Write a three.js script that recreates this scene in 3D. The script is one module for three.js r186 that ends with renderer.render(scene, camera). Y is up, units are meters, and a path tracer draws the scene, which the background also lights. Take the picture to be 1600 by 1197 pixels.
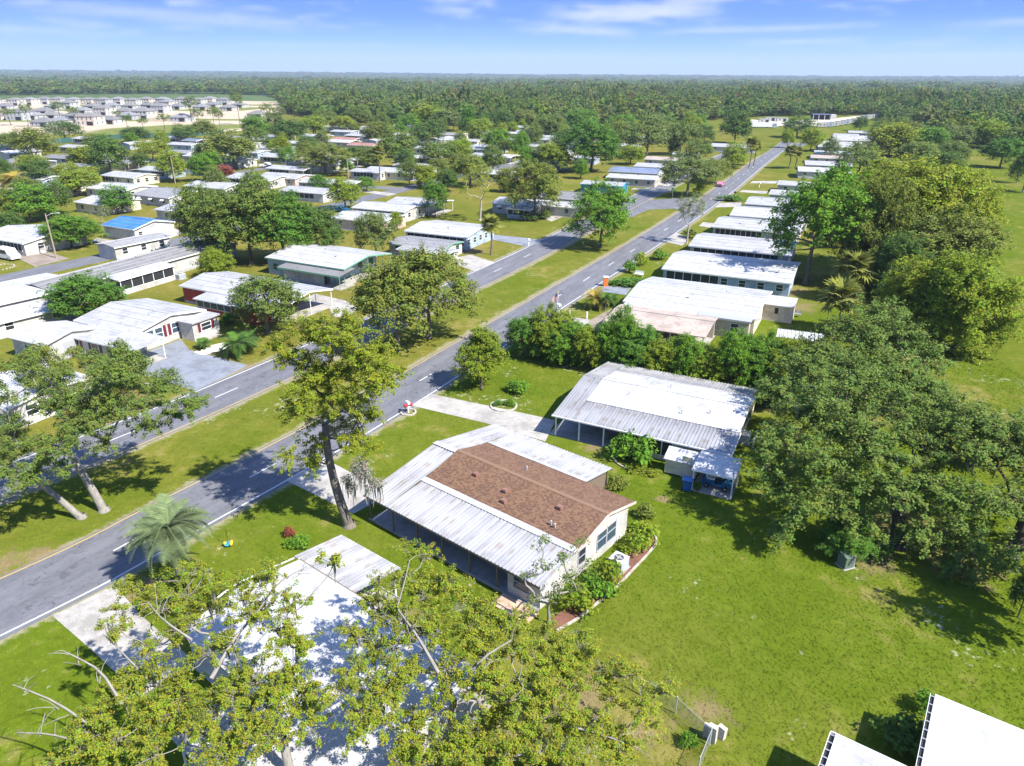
import * as THREE from 'three';
import { mergeGeometries } from 'three/addons/utils/BufferGeometryUtils.js';

// ---------- camera, sky, sun, exposure ----------
const scene = new THREE.Scene();
const camera = new THREE.PerspectiveCamera(56.67, 1024 / 766, 0.5, 40000);
camera.rotation.order = 'YXZ';
camera.position.set(0, 32, 0);
camera.rotation.set(-23.45 * Math.PI / 180, 0, 0.35 * Math.PI / 180);
const renderer = new THREE.WebGLRenderer();
renderer.toneMapping = THREE.LinearToneMapping;
renderer.toneMappingExposure = 2.5;
renderer.shadowMap.enabled = true;
const SUN_EL = 48, SUN_AZ = 124;      // degrees; azimuth clockwise from the view direction
const D2R = Math.PI / 180;
const sunDir = new THREE.Vector3(Math.sin(SUN_AZ * D2R) * Math.cos(SUN_EL * D2R), Math.sin(SUN_EL * D2R), -Math.cos(SUN_AZ * D2R) * Math.cos(SUN_EL * D2R));
const sun = new THREE.DirectionalLight(new THREE.Color().setRGB(1, 0.955, 0.88), 4.25);
sun.position.copy(sunDir).multiplyScalar(400).add(new THREE.Vector3(0, 0, -120));
sun.target.position.set(0, 0, -120); sun.castShadow = true;
Object.assign(sun.shadow.camera, { left: -300, right: 300, top: 300, bottom: -300, near: 1, far: 900 });
sun.shadow.mapSize.set(4096, 4096);
scene.add(sun, sun.target);

function rng(seed) { let a = seed >>> 0; return () => { a = (a + 0x6D2B79F5) | 0; let t = Math.imul(a ^ (a >>> 15), 1 | a); t = (t + Math.imul(t ^ (t >>> 7), 61 | t)) ^ t; return ((t ^ (t >>> 14)) >>> 0) / 4294967296; }; }
const NT = new Float32Array(65536); { const r = rng(77); for (let i = 0; i < 65536; i++) NT[i] = r(); }
function vn(x, y) {
  const xi = Math.floor(x), yi = Math.floor(y); let fx = x - xi, fy = y - yi;
  fx = fx * fx * (3 - 2 * fx); fy = fy * fy * (3 - 2 * fy);
  const a = xi & 255, b = (xi + 1) & 255, c = (yi & 255) << 8, d = ((yi + 1) & 255) << 8;
  const p = NT[a | c], q = NT[b | c], r = NT[a | d], s = NT[b | d];
  return p + (q - p) * fx + (r - p) * fy + (p - q - r + s) * fx * fy;
}
const fbm = (x, y, n) => { let v = 0, a = 0.5, s = 0; for (let i = 0; i < n; i++) { v += a * vn(x, y); s += a; a *= 0.55; x = x * 2.03 + 17.3; y = y * 2.03 + 9.1; } return v / s; };
const sst = (a, b, x) => { x = Math.min(1, Math.max(0, (x - a) / (b - a))); return x * x * (3 - 2 * x); };
const mix = (a, b, t) => a + (b - a) * t;

const CIRRUS = [[8.5, 4.1, 6.5, .75, .02, .85], [13.5, 4.9, 4, .35, .05, .7], [4.5, 3.0, 4.5, .4, -.03, .6], [28.5, 4.9, 5, .28, .045, .95], [17, 3.0, 8, .22, .02, .5], [20, 2.2, 4.5, .16, .03, .5], [-24, 3.5, 9, .55, -.05, .42], [-33, 2.4, 6, .3, -.02, .38], [-3.5, 5.3, 4, .28, -.03, .42], [23, 5.9, 7, .3, .02, .6], [34, 3.2, 6, .25, .03, .4], [30, 1.3, 9, .16, .01, .3], [-14, 1.9, 8, .2, 0, .25], [2, 1.3, 6, .14, .01, .2]];
{ // sky: thin cirrus low down; overhead brightened beyond clear air to fill shadows
  const W = 2048, Hh = 1024, d = new Float32Array(W * Hh * 4);
  const keys = [[0, .32, .385, .47], [.012, .275, .36, .47], [.035, .148, .265, .435], [.065, .076, .168, .412], [.1, .056, .134, .392], [.2, .070, .148, .40], [.5, .088, .168, .40], [1, .092, .172, .40]];
  for (let j = 0; j < Hh; j++) {
    const el = ((j + .5) / Hh - .5) * Math.PI, s = Math.max(0, Math.sin(el));
    let k = 0; while (k < keys.length - 2 && s > keys[k + 1][0]) k++;
    const A = keys[k], B = keys[k + 1], t = Math.min(1, Math.max(0, (s - A[0]) / (B[0] - A[0])));
    for (let i = 0; i < W; i++) {
      const az = (i + .5) / W * Math.PI * 2, o = (j * W + i) * 4;
      let r = mix(A[1], B[1], t), g = mix(A[2], B[2], t), b = mix(A[3], B[3], t);
      if (el > 0) {
        const ex = el * 180 / Math.PI, ax = (((i + .5) / W - .25) * 360 + 540) % 360 - 180;
        // cirrus: long fibrous streaks, some placed where the photograph shows them, thin veils elsewhere
        const fib = fbm(ax * .55 + ex * 2.2, ex * 5.5 + 7 - ax * .12, 5), wisp = fbm(ax * .22 + 11, ex * 1.1 + ax * .03, 3);
        let c = .42 * sst(.58, .86, wisp * .7 + fib * .42) * sst(1.0, 3.0, ex);
        for (const [ca, ce, ha, he, sl, st] of CIRRUS) { const dx = (ax - ca) / ha, dy = (ex - ce - (ax - ca) * sl) / he; if (Math.abs(dx) > 1.3 || Math.abs(dy) > 1.6) continue; const k = (1 - sst(.35, 1.15, Math.abs(dx) + (fib - .5) * .7)) * (1 - sst(.1, 1.15, Math.abs(dy) + (fib - .5) * 1.3)); c = Math.max(c, k * st * (.45 + .75 * fib)); }
        r = mix(r, .40, c); g = mix(g, .415, c); b = mix(b, .475, c);
      } else { r = .16; g = .19; b = .16; }
      d[o] = r; d[o + 1] = g; d[o + 2] = b; d[o + 3] = 1;
    }
  }
  const t = new THREE.DataTexture(d, W, Hh, THREE.RGBAFormat, THREE.FloatType);
  t.mapping = THREE.EquirectangularReflectionMapping; t.magFilter = t.minFilter = THREE.LinearFilter; t.needsUpdate = true;
  scene.background = t; scene.environment = t;
}

// ---------- textures and materials ----------
const s8 = c => { c = c < 0 ? 0 : c > 1 ? 1 : c; return 255 * (c <= .0031308 ? 12.92 * c : 1.055 * Math.pow(c, 1 / 2.4) - .055); };
const S8 = new Uint8Array(4097); for (let i = 0; i <= 4096; i++) S8[i] = Math.round(s8(i / 4096));
function tex(n, m, fn, rx, ry, wrap = true) {     // fn(u, v, out) -> linear rgb
  const d = new Uint8Array(n * m * 4), o = [0, 0, 0];
  for (let j = 0; j < m; j++) for (let i = 0; i < n; i++) { fn(i / n, j / m, o); const k = (j * n + i) * 4; for (let c = 0; c < 3; c++) d[k + c] = S8[Math.max(0, Math.min(4096, (o[c] * 4096) | 0))]; d[k + 3] = 255; }
  const t = new THREE.DataTexture(d, n, m); t.colorSpace = THREE.SRGBColorSpace; t.magFilter = THREE.LinearFilter; t.minFilter = THREE.LinearMipmapLinearFilter; t.generateMipmaps = true;
  if (wrap) { t.wrapS = t.wrapT = THREE.RepeatWrapping; t.repeat.set(rx, ry); } t.needsUpdate = true; return t;
}
// tileable noise on a torus of the 256-cell table: integer frequencies
const tn = (u, v, f, g = f) => vnT(u * f, v * g, f, g);
function vnT(x, y, px, py) {
  const xi = Math.floor(x), yi = Math.floor(y); let fx = x - xi, fy = y - yi; fx = fx * fx * (3 - 2 * fx); fy = fy * fy * (3 - 2 * fy);
  const a = xi % px, b = (xi + 1) % px, c = (yi % py) << 8, d = ((yi + 1) % py) << 8;
  const p = NT[a | c], q = NT[b | c], r = NT[a | d], s = NT[b | d]; return p + (q - p) * fx + (r - p) * fy + (p - q - r + s) * fx * fy;
}
const dirtTex = tex(512, 512, (u, v, o) => { const n = .45 * tn(u, v, 5) + .3 * tn(u, v, 19) + .25 * tn(u, v, 83), k = .70 + .3 * sst(.25, .66, n) + .04 * (tn(u, v, 200) - .5); o[0] = k; o[1] = k * (.985 + .015 * n); o[2] = k * (.96 + .04 * n); }, 1 / 7, 1 / 7);
const streakTex = seed => tex(256, 512, (u, v, o) => { const a = tn((u + seed * .137) % 1, (v + seed * .31) % 1, 9, 3), b = tn((u + .3 * seed) % 1, v, 31, 6), c = tn(u, (v + .7 * seed) % 1, 70, 60); let k = .74 + .26 * sst(.2, .62, .5 * a + .32 * b + .18 * c); k *= 1 - .5 * sst(.68, .9, tn((u + seed * .61) % 1, (v + seed * .43) % 1, 11, 3) * .75 + c * .25); const ru = sst(.66, .9, tn((u + .57 * seed) % 1, (v + .17 * seed) % 1, 7, 4) * .7 + .3 * b); o[0] = k * mix(1, .72, ru); o[1] = k * mix(1, .62, ru); o[2] = k * mix(1.01, .52, ru); }, 1 / 3.7, 1 / 5.3);
const stdm = (r, g, b, rough = .8, extra = {}) => new THREE.MeshStandardMaterial({ color: new THREE.Color().setRGB(r, g, b), roughness: rough, ...extra });
const roofTex = tex(1024, 1024, (u, v, o) => { // 12 m square: mildew, run-off streaks and patches on coated metal
  const n = .45 * tn(u, v, 6) + .3 * tn(u, v, 22) + .25 * tn(u, v, 90), run = tn(u, v, 120, 7) * .6 + tn(u, v, 55, 4) * .4, pn = Math.abs((u * 12 / .62) % 1 - .5) > .47 ? .86 : 1;
  let k = (.84 + .16 * sst(.3, .62, n)) * (.93 + .07 * sst(.3, .6, run)) * pn; k *= 1 - .2 * sst(.66, .8, tn(u, v, 9) * .6 + tn(u, v, 40) * .4); o[0] = k; o[1] = k * .995; o[2] = k * .985; }, 1 / 12, 1 / 12);
const rm = (r, g, b, rough) => stdm(r, g, b, rough, { map: roofTex });
const dm = (r, g, b, rough = .7) => stdm(r, g, b, rough, { map: dirtTex });
const shingleTex = tex(1024, 1024, (u, v, o) => { // 4 m square, courses of 0.125 m
  const row = Math.floor(v * 32), fv = v * 32 - row, off = (row % 2) * .5 + NT[row * 7] * .3, ix = ((Math.floor(u * 24 + off) % 24) + 24) % 24, fx = u * 24 + off - Math.floor(u * 24 + off);
  const t = NT[(row * 61 + ix * 5) & 65535], e = (fv < .12 || fx < .05) ? .72 : 1, gr = .8 + .4 * tn(u, v, 250);
  const st = .93 + .14 * tn(u, v, 6), k = (.66 + .68 * t) * e * gr * st; o[0] = .155 * k; o[1] = .084 * k * (.95 + .1 * t); o[2] = .049 * k; }, 1 / 4, 1 / 4);
const shingleBump = tex(512, 512, (u, v, o) => { const row = Math.floor(v * 32), fv = v * 32 - row, off = (row % 2) * .5 + NT[row * 7] * .3, fx = u * 24 + off - Math.floor(u * 24 + off); const k = (1 - fv) * .8 * (fx < .06 ? .5 : 1) + .15 * tn(u, v, 200); o[0] = o[1] = o[2] = k * k; }, 1 / 4, 1 / 4);
const M = {
  roofWhite: rm(.42, .42, .425, .5), roofClean: rm(.47, .47, .475, .5), roofCoat: rm(.50, .50, .505, .5), roofGrey: rm(.26, .26, .27, .7), roofPale: rm(.40, .40, .407, .6), roofTan: dm(.42, .345, .295, .85), roofBlue: dm(.045, .19, .46, .5), roofRed: dm(.36, .17, .13, .8), roofSolar: dm(.20, .25, .36, .3), roofDark: dm(.22, .21, .205, .8), roofSlate: rm(.20, .197, .20, .8),
  shingle: new THREE.MeshStandardMaterial({ map: shingleTex, bumpMap: shingleBump, bumpScale: .012, roughness: .92 }),
  wallWhite: dm(.52, .51, .49), wallCream: dm(.70, .64, .48), wallTan: dm(.52, .45, .38), wallBlue: dm(.36, .45, .56), wallGrey: dm(.45, .46, .48), wallRed: dm(.42, .035, .04, .6), wallPink: dm(.6, .45, .4), wallTeal: dm(.03, .30, .42, .6), wallGreenB: dm(.30, .42, .46), wallBeige: dm(.60, .52, .46),
  trim: stdm(.78, .78, .77, .5), trimGreen: stdm(.16, .36, .25, .5), trimBrown: stdm(.17, .13, .10, .6), maroon: stdm(.12, .012, .03, .6), teal: stdm(.04, .3, .4, .5), trimGrey: stdm(.36, .37, .39, .5), rust: stdm(.30, .15, .09, .8),
  glass: stdm(.025, .03, .038, .12), glassBlue: stdm(.05, .08, .11, .1), screen: stdm(.022, .024, .028, .6), dark: stdm(.02, .02, .022, .7),
  concrete: dm(.38, .36, .33, .9), concreteDark: dm(.27, .275, .285, .85), driveBlue: dm(.22, .24, .28, .8), paver: dm(.27, .22, .18, .9),
  metal: stdm(.5, .51, .53, .4, { metalness: .6 }), pole: stdm(.30, .24, .18, .9), steel: stdm(.4, .41, .42, .5),
  white: stdm(.8, .8, .8, .5), orange: stdm(.65, .16, .03, .5), yellow: stdm(.75, .5, .03, .5), red: stdm(.5, .02, .02, .5), blueBin: stdm(.02, .12, .33, .4), cartBlue: stdm(.01, .10, .20, .25), black: stdm(.012, .012, .013, .5), tyre: stdm(.015, .015, .016, .8), green: stdm(.03, .16, .09, .5), greenNet: stdm(.03, .095, .085, .9), boxGreen: stdm(.10, .145, .115, .6), silver: stdm(.5, .5, .52, .25, { metalness: .7 }), carWhite: stdm(.75, .75, .75, .25), pinkCar: stdm(.45, .2, .3, .25), stone: dm(.52, .49, .43, .9), mulch: dm(.19, .085, .055, 1), soil: dm(.16, .11, .075, 1), whiteRock: dm(.72, .7, .64, .95), edging: dm(.45, .37, .29, .9),
};
const pans = [1, 2, 3, 4, 5, 6, 7].map(i => new THREE.MeshStandardMaterial({ color: new THREE.Color().setRGB(.40 - .012 * (i % 3), .40 - .012 * (i % 3), .41 - .012 * (i % 3)), map: streakTex(i), roughness: .55, metalness: .12 }));
const pansGrey = [1, 2, 3, 4].map(i => new THREE.MeshStandardMaterial({ color: new THREE.Color().setRGB(.35 - .012 * (i % 3), .352 - .012 * (i % 3), .36 - .012 * (i % 3)), map: pans[i].map, roughness: .55, metalness: .15 }));
const pansWhite = [1, 2].map(i => dm(.54 - .02 * i, .54 - .02 * i, .54 - .02 * i, .5));

// ---------- naming and shapes ----------
const used = {};
function numbered(n) { const k = used[n] = (used[n] ?? -1) + 1; return k ? n + '_' + String(k).padStart(3, '0') : n; }
function thing(name, label, category, x = 0, z = 0, rotY = 0, group, y = 0) {
  const o = new THREE.Group(); o.name = numbered(name); o.position.set(x, y, z); o.rotation.y = rotY; o.userData = { label, category }; if (group) o.userData.group = group; scene.add(o); return o;
}
function add(parent, name, geo, mat, label) { const m = new THREE.Mesh(geo, mat); m.name = name; m.castShadow = m.receiveShadow = true; if (label) m.userData.label = label; parent.add(m); return m; }
function tagm(name, geo, mat, label, category, group) { const m = add(scene, numbered(name), geo, mat); m.userData = { label, category }; if (group) m.userData.group = group; return m; }
function struct(name, geo, mat) { const m = add(scene, numbered(name), geo, mat); m.userData = { kind: 'structure' }; return m; }
function boxG(x0, y0, z0, x1, y1, z1) {
  if (x1 < x0) [x0, x1] = [x1, x0]; if (z1 < z0) [z0, z1] = [z1, z0];
  const g = new THREE.BoxGeometry(x1 - x0, y1 - y0, z1 - z0), p = g.attributes.position, n = g.attributes.normal, u = g.attributes.uv;
  for (let i = 0; i < p.count; i++) { const X = p.getX(i), Y = p.getY(i), Z = p.getZ(i), ax = Math.abs(n.getX(i)), ay = Math.abs(n.getY(i)); u.setXY(i, ax > .5 ? Z : X, ay > .5 ? Z : Y); }
  return g.translate((x0 + x1) / 2, (y0 + y1) / 2, (z0 + z1) / 2);
}
const box = (par, name, mat, ...c) => add(par, name, boxG(...c), mat);
function profile(par, name, mat, pts, x0, x1) { // pts: [s, y]; s runs away from the viewer (-z)
  const sh = new THREE.Shape(pts.map(p => new THREE.Vector2(p[0], p[1])));
  const g = new THREE.ExtrudeGeometry(sh, { depth: x1 - x0, bevelEnabled: false }); g.rotateY(Math.PI / 2); g.translate(x0, 0, 0); return add(par, name, g, mat);
}
const cyl = (x, y0, z, y1, r0, r1 = r0, seg = 10) => new THREE.CylinderGeometry(r1, r0, y1 - y0, seg).translate(x, (y0 + y1) / 2, z);
function tubeG(pts, r, seg = 6, rad = 5) { return new THREE.TubeGeometry(new THREE.CatmullRomCurve3(pts.map(p => new THREE.Vector3(...p))), seg, r, rad, false); }

// ---------- roads as centre lines ----------
function smoothLine(pts, step) { const c = new THREE.CatmullRomCurve3(pts.map(p => new THREE.Vector3(p[0], 0, p[1])), false, 'centripetal'); const n = Math.ceil(c.getLength() / step); return c.getSpacedPoints(n).map(p => [p.x, p.z]); }
function offsetLine(l, d) { return l.map((p, i) => { const a = l[Math.max(0, i - 1)], b = l[Math.min(l.length - 1, i + 1)], dx = b[0] - a[0], dz = b[1] - a[1], k = Math.hypot(dx, dz); return [p[0] - dz / k * d, p[1] + dx / k * d]; }); }
const whiteA = smoothLine([[-58, -5], [-41, -22.4], [-31.5, -34], [-27, -39.9], [-24.2, -44.6], [-17.8, -54.8], [-12.5, -64], [-7.5, -73.2], [2.6, -92.7], [15, -116.5], [35.9, -157.4], [63.5, -214], [104, -302], [126, -348], [150, -400]], 1.5);
const yellowB = smoothLine([[-75, -5], [-55, -30], [-41.5, -48.9], [-32.5, -62.3], [-25.3, -74.8], [-6.2, -110.8], [7.8, -138.7], [31.8, -190.2], [79, -289], [126, -388]], 1.5);
const roadA = offsetLine(whiteA, -3.1), roadB = offsetLine(yellowB, -3.1);
const roadC = smoothLine([[-115, -60], [-86, -116], [-66.8, -151.6], [-37.6, -211.5], [-30.3, -227.4], [-5, -280], [20, -330]], 3);
const roadX = smoothLine([[-190, -318], [-148, -298], [-118, -262], [-100, -248], [-66, -233], [-33, -221]], 3);
const roadY = smoothLine([[-100, -246], [-93, -266], [-75, -300], [-50, -350]], 3);
function ribbon(l, a, b, y, us = 1) {
  const L = offsetLine(l, a), R = offsetLine(l, b), p = [], uv = [], ix = []; let s = 0;
  for (let i = 0; i < l.length; i++) { if (i) s += Math.hypot(l[i][0] - l[i - 1][0], l[i][1] - l[i - 1][1]); p.push(L[i][0], y, L[i][1], R[i][0], y, R[i][1]); uv.push(a * us, s, b * us, s); if (i) { const k = i * 2; ix.push(k - 2, k, k - 1, k - 1, k, k + 1); } }
  const g = new THREE.BufferGeometry(); g.setAttribute('position', new THREE.Float32BufferAttribute(p, 3)); g.setAttribute('uv', new THREE.Float32BufferAttribute(uv, 2)); g.setIndex(ix); g.computeVertexNormals();
  if (g.attributes.normal.getY(0) < 0) { for (let i = 0; i < ix.length; i += 3) [ix[i], ix[i + 1]] = [ix[i + 1], ix[i]]; g.setIndex(ix); g.computeVertexNormals(); } return g;
}
const xAt = (l, z) => { for (let i = 1; i < l.length; i++) if ((l[i - 1][1] - z) * (l[i][1] - z) <= 0) { const t = (z - l[i - 1][1]) / (l[i][1] - l[i - 1][1] || 1); return l[i - 1][0] + (l[i][0] - l[i - 1][0]) * t; } return z > l[0][1] ? l[0][0] : l[l.length - 1][0]; };
const inPoly = (P, x, z) => { let c = false; for (let i = 0, j = P.length - 1; i < P.length; j = i++) if ((P[i][1] > z) !== (P[j][1] > z) && x < (P[j][0] - P[i][0]) * (z - P[i][1]) / (P[j][1] - P[i][1]) + P[i][0]) c = !c; return c; };

// ---------- ground ----------
const sandPoly = [[-367.15,-389.11], [-968.19,-1048.44], [-729.2,-1173.99], [-624.36,-1239.44], [-491.83,-1272.1], [-459.97,-1479.07], [-215.22,-724.64], [-174.87,-546.61], [-148.37,-481.43], [-171.98,-446.07], [-197.88,-419.57], [-225.34,-404.07], [-243.06,-382.3]];
const lotPoly = [[190.95,-618.29], [171.72,-536.46], [205.02,-525.91], [311.58,-650.47], [342.77,-719.61], [257.57,-625.43], [199.31,-592.81]];
// worn bare soil, leaf litter and mulch seen in the photograph: x, z, radius, kind
const bare = [[-24.85,-38.58, 1.7], [-25.38,-37.48, 1.2], [-39.12,-80.73, 3], [-35.58,-77.69, 2.6], [-30.69,-77.77, 2.4], [-31.6,-101.74, 3], [-36.43,-66.3, 4], [-41.04,-66.23, 5], [-50.11,-72.73, 4], [-10.86,-52.14, .9], [-12.36,-62.97, .7], [45.68,-111.98, 3.5], [43.5,-103.27, 3], [4.08,-68.13, 0], [9.79,-59.9, 1.1], [7.53,-58.6, .9], [11.13,-58.65, .8], [44.73,-195.65, 4], [35.58,-67.32, 5], [30.56,-45.63, 3], [32.26,-41.74, 2.4], [26.14,-42.42, 2], [10.67,-28.7, 1.3], [6.94,-27.42, 1.6], [-6.52,-36.13, 1.4], [3.69,-29.52, 2.6], [0.8,-27.79, 2.6], [49.22,-82.21, 4], [27.49,-67.2, 1.5], [-8.39,-139.36, 3], [-2.65,-66.78, .6], [12.71,-49.92, .6], [-35.81,-41.08, 1.6], [-34.09,-41.98, 1.5], [26.48,-70.41, 1.4], [-32.65,-95.68, 3]];
const cellB = {}; for (const b of bare) for (let i = -2; i <= 2; i++) for (let j = -2; j <= 2; j++) { const k = (Math.floor(b[0] / 6) + i) + ',' + (Math.floor(b[1] / 6) + j); (cellB[k] ??= []).push(b); }
const xw = z => xAt(whiteA, z), xb = z => xAt(yellowB, z); const lutW = [], lutB = []; for (let i = 0; i < 800; i++) { lutW.push(xw(-i * .5)); lutB.push(xb(-i * .5)); }
function ridge(x, z) { const d = Math.hypot(x, z), a = Math.atan2(x, -z); return 30 * sst(4200, 8800, d) * (.7 + .6 * vn(a * 5 + 9, d * .0004)); }
function groundColor(x, z, o, fine) {
  const li = Math.min(799, Math.max(0, Math.round(-z * 2))), w = lutW[li], b = lutB[li];
  const big = fbm(x * .035 + 5, z * .035, 3), med = fbm(x * .16 + 40, z * .16 + 7, 3), sm = fbm(x * .9, z * .9, 3);
  const tiny = fine ? vn(x * 3.1, z * 3.1) * .34 + vn(x * 6.7, z * 6.7) * .33 + vn(x * 15.3, z * 15.3) * .33 : .5;
  // dryness by lot: the left yards are drier than the watered lots on the right
  let dry = x > w ? .14 + .14 * sst(115, 150, -z) * (1 - sst(60, 70, x - w)) : x > b ? .30 : .46;
  dry += (big - .5) * .6 + (med - .5) * .4 + (sm - .5) * .22; dry = Math.max(0, Math.min(1, dry));
  let r = mix(.088, .195, dry), g = mix(.125, .147, dry), bl = mix(.009, .040, dry);
  const shade = .90 + .22 * sm + .5 * (tiny - .5) + .22 * (med - .5); r *= shade; g *= shade; bl *= shade;
  // straw and bare sand between the tufts
  const st = sst(.60, .78, sm * .55 + med * .45 + dry * .06); r = mix(r, .235, st * .5); g = mix(g, .19, st * .5); bl = mix(bl, .07, st * .5);
  const sd = fine ? sst(.76, .86, vn(x * .33 + 3, z * .33) * .42 + vn(x * 2.9, z * 2.9) * .33 + vn(x * 8, z * 8) * .25) * .8 : 0; if (sd) { r = mix(r, .38, sd * .75); g = mix(g, .37, sd * .75); bl = mix(bl, .28, sd * .75); }
  { // sand and grit washed along the asphalt edges
    const e = Math.min(Math.abs((x - w) * .87 - .45), Math.abs((w - x) * .87 - 6.5), Math.abs((x - b) * .87 - .3), Math.abs((b - x) * .87 - 6.7)), k = (1 - sst(.05, .75, e + (sm - .5) * .9 + (tiny - .5) * .8)) * .75; if (fine && k > 0 && z > -330) { r = mix(r, .30, k); g = mix(g, .265, k); bl = mix(bl, .185, k); }
  }
  const L = cellB[Math.floor(x / 6) + ',' + Math.floor(z / 6)]; if (L) { let k = 0; for (const c of L) if (c[2] > 0) { const q = Math.hypot(x - c[0], z - c[1]) / c[2]; k = Math.max(k, 1 - sst(.2, 1.25, q + (sm - .5) * 1.5 + (tiny - .5) * 1.6)); } if (k) { const n = .8 + .4 * tiny; r = mix(r, .23 * n, k * .7); g = mix(g, .165 * n, k * .7); bl = mix(bl, .095 * n, k * .7); } }
  if (z < -420) { // beyond the homes
    if (inPoly(sandPoly, x, z)) { const gq = vn(x * .018, z * .03) ; const lawn = sst(.55, .66, gq); r = mix(.44, .15, lawn) * (.75 + .5 * sm); g = mix(.36, .17, lawn) * (.75 + .5 * sm); bl = mix(.265, .045, lawn) * (.75 + .5 * sm); }
    else if (inPoly(lotPoly, x, z)) { r = .5; g = .45; bl = .36; }
  }
  o[0] = r; o[1] = g; o[2] = bl;
}
function sheet(name, x0, x1, z0, z1, y, n, m, fine) {
  const t = tex(n, m, (u, v, o) => groundColor(x0 + u * (x1 - x0), z0 + v * (z1 - z0), o, fine), 1, 1, false);
  const g = new THREE.PlaneGeometry(x1 - x0, z1 - z0, 1, 1).rotateX(-Math.PI / 2).translate((x0 + x1) / 2, y, (z0 + z1) / 2), uv = g.attributes.uv, p = g.attributes.position;
  for (let i = 0; i < uv.count; i++) uv.setXY(i, (p.getX(i) - x0) / (x1 - x0), (p.getZ(i) - z0) / (z1 - z0));
  return struct(name, g, new THREE.MeshPhysicalMaterial({ map: t, roughness: 1, specularIntensity: .05 }));
}
{
  const ft = tex(512, 512, (u, v, o) => { const n = .5 * tn(u, v, 7) + .3 * tn(u, v, 31) + .2 * tn(u, v, 120); o[0] = .05 + .06 * n; o[1] = .085 + .07 * n; o[2] = .028 + .03 * n; }, 1, 1);
  // open country: flat around the homes, rising to low wooded ridges several kilometres away
  const rad = [0, 300, 700, 1200, 2000, 3000, 3800, 4500, 5200, 5900, 6600, 7300, 8000, 8700, 9500, 12000, 16000], NS = 128, P = [], U = [], I = [];
  rad.forEach((r, i) => { for (let j = 0; j <= NS; j++) { const a = j / NS * 6.28319, x = Math.sin(a) * r, z = -Math.cos(a) * r; P.push(x, -.03 + ridge(x, z), z); U.push(x / 160, z / 160); if (i && j) { const k = i * (NS + 1) + j, e = k - NS - 1; I.push(e - 1, e, k, e - 1, k, k - 1); } } });
  const g = new THREE.BufferGeometry(); g.setAttribute('position', new THREE.Float32BufferAttribute(P, 3)); g.setAttribute('uv', new THREE.Float32BufferAttribute(U, 2)); g.setIndex(I); g.computeVertexNormals();
  if (g.attributes.normal.getY(500) < 0) { for (let i = 0; i < I.length; i += 3) [I[i], I[i + 1]] = [I[i + 1], I[i]]; g.setIndex(I); g.computeVertexNormals(); }
  struct('terrain', g, new THREE.MeshPhysicalMaterial({ map: ft, roughness: 1, specularIntensity: .05 }));
}
sheet('ground', -760, 560, -960, 40, -.012, 1320, 1000, false);
sheet('grass_ground', -170, 150, -330, -10, -.006, 2048, 2048, true);
sheet('lawn', -52, 48, -118, -18, 0, 2048, 2048, true);

// ---------- roads and paving ----------
const asphaltTex = tex(512, 2048, (u, v, o) => { const x = (u - .5) * 8, tr = Math.exp(-Math.pow((Math.abs(Math.abs(x) - 1.55) - .75) / .28, 2)); const n = tn(u, v, 160, 240) * .5 + tn(u, v, 60, 200) * .5, p = tn(u, v, 6, 9) * .6 + tn(u, v, 21, 40) * .4; let k = .139 * (.84 + .34 * n) * (.78 + .42 * p); k *= 1 - .10 * tr * (.5 + tn(u, v, 3, 14)); if (tn(u, v, 14, 33) * .6 + tn(u, v, 50, 130) * .4 > .80) k *= .72; const cr = Math.abs(tn(u, v, 5, 12) * .6 + tn(u, v, 23, 55) * .4 - .5); if (cr < .007) k *= .62; o[0] = k * .985; o[1] = k; o[2] = k * 1.1; }, 1 / 8, 1 / 40);
asphaltTex.offset.set(.5, 0);
const asphalt = new THREE.MeshStandardMaterial({ map: asphaltTex, roughness: .9 });
const paintW = stdm(.6, .6, .58, .7), paintY = stdm(.48, .33, .07, .75);
struct('road', ribbon(roadA, -3.35, 3.5, .012), asphalt); struct('road', ribbon(roadB, -3.5, 3.35, .012), asphalt);
struct('side_street', ribbon(roadC, -3, 3, .008), asphalt); struct('side_street', ribbon(roadX, -2.7, 2.7, .004), asphalt); struct('side_street', ribbon(roadY, -2.7, 2.7, .002), asphalt);
struct('road_edge_line', ribbon(roadA, 3.0, 3.14, .017), paintW); struct('road_edge_line', ribbon(roadA, -3.14, -3.02, .017), paintY);
struct('road_edge_line', ribbon(roadB, 3.0, 3.12, .017), paintY); struct('road_edge_line', ribbon(roadB, -3.14, -3.0, .017), paintW);
function dashes(l, start) {
  let s = 0; const cum = l.map((p, i) => s += i ? Math.hypot(p[0] - l[i - 1][0], p[1] - l[i - 1][1]) : 0);
  let best = 0, bd = 1e9; l.forEach((p, i) => { const d = Math.hypot(p[0] - start[0], p[1] - start[1]); if (d < bd) { bd = d; best = cum[i]; } });
  const at = t => { let i = cum.findIndex(c => c >= t); if (i < 1) i = 1; const k = (t - cum[i - 1]) / (cum[i] - cum[i - 1]); return [mix(l[i - 1][0], l[i][0], k), mix(l[i - 1][1], l[i][1], k)]; };
  for (let t = best % 12.19; t + 3.2 < s; t += 12.19) { const q = [at(t), at(t + 1.0), at(t + 2.0), at(t + 3.05)]; struct('road_dash', ribbon(q, -.065, .065, .018), paintW); }
}
dashes(roadA, [-29.18,-42.4]); dashes(roadB, [-32.41,-68.89]);
const paved = [];
function flat(name, pts, y, mat, kind = 'structure') { paved.push(pts); // slab on the ground: outline in world metres
  const sh = new THREE.Shape(pts.map(p => new THREE.Vector2(p[0], -p[1]))); const g = new THREE.ExtrudeGeometry(sh, { depth: y + .05, bevelEnabled: false }); g.rotateX(-Math.PI / 2); g.translate(0, -.05, 0); return struct(name, g, mat);
}
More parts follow.
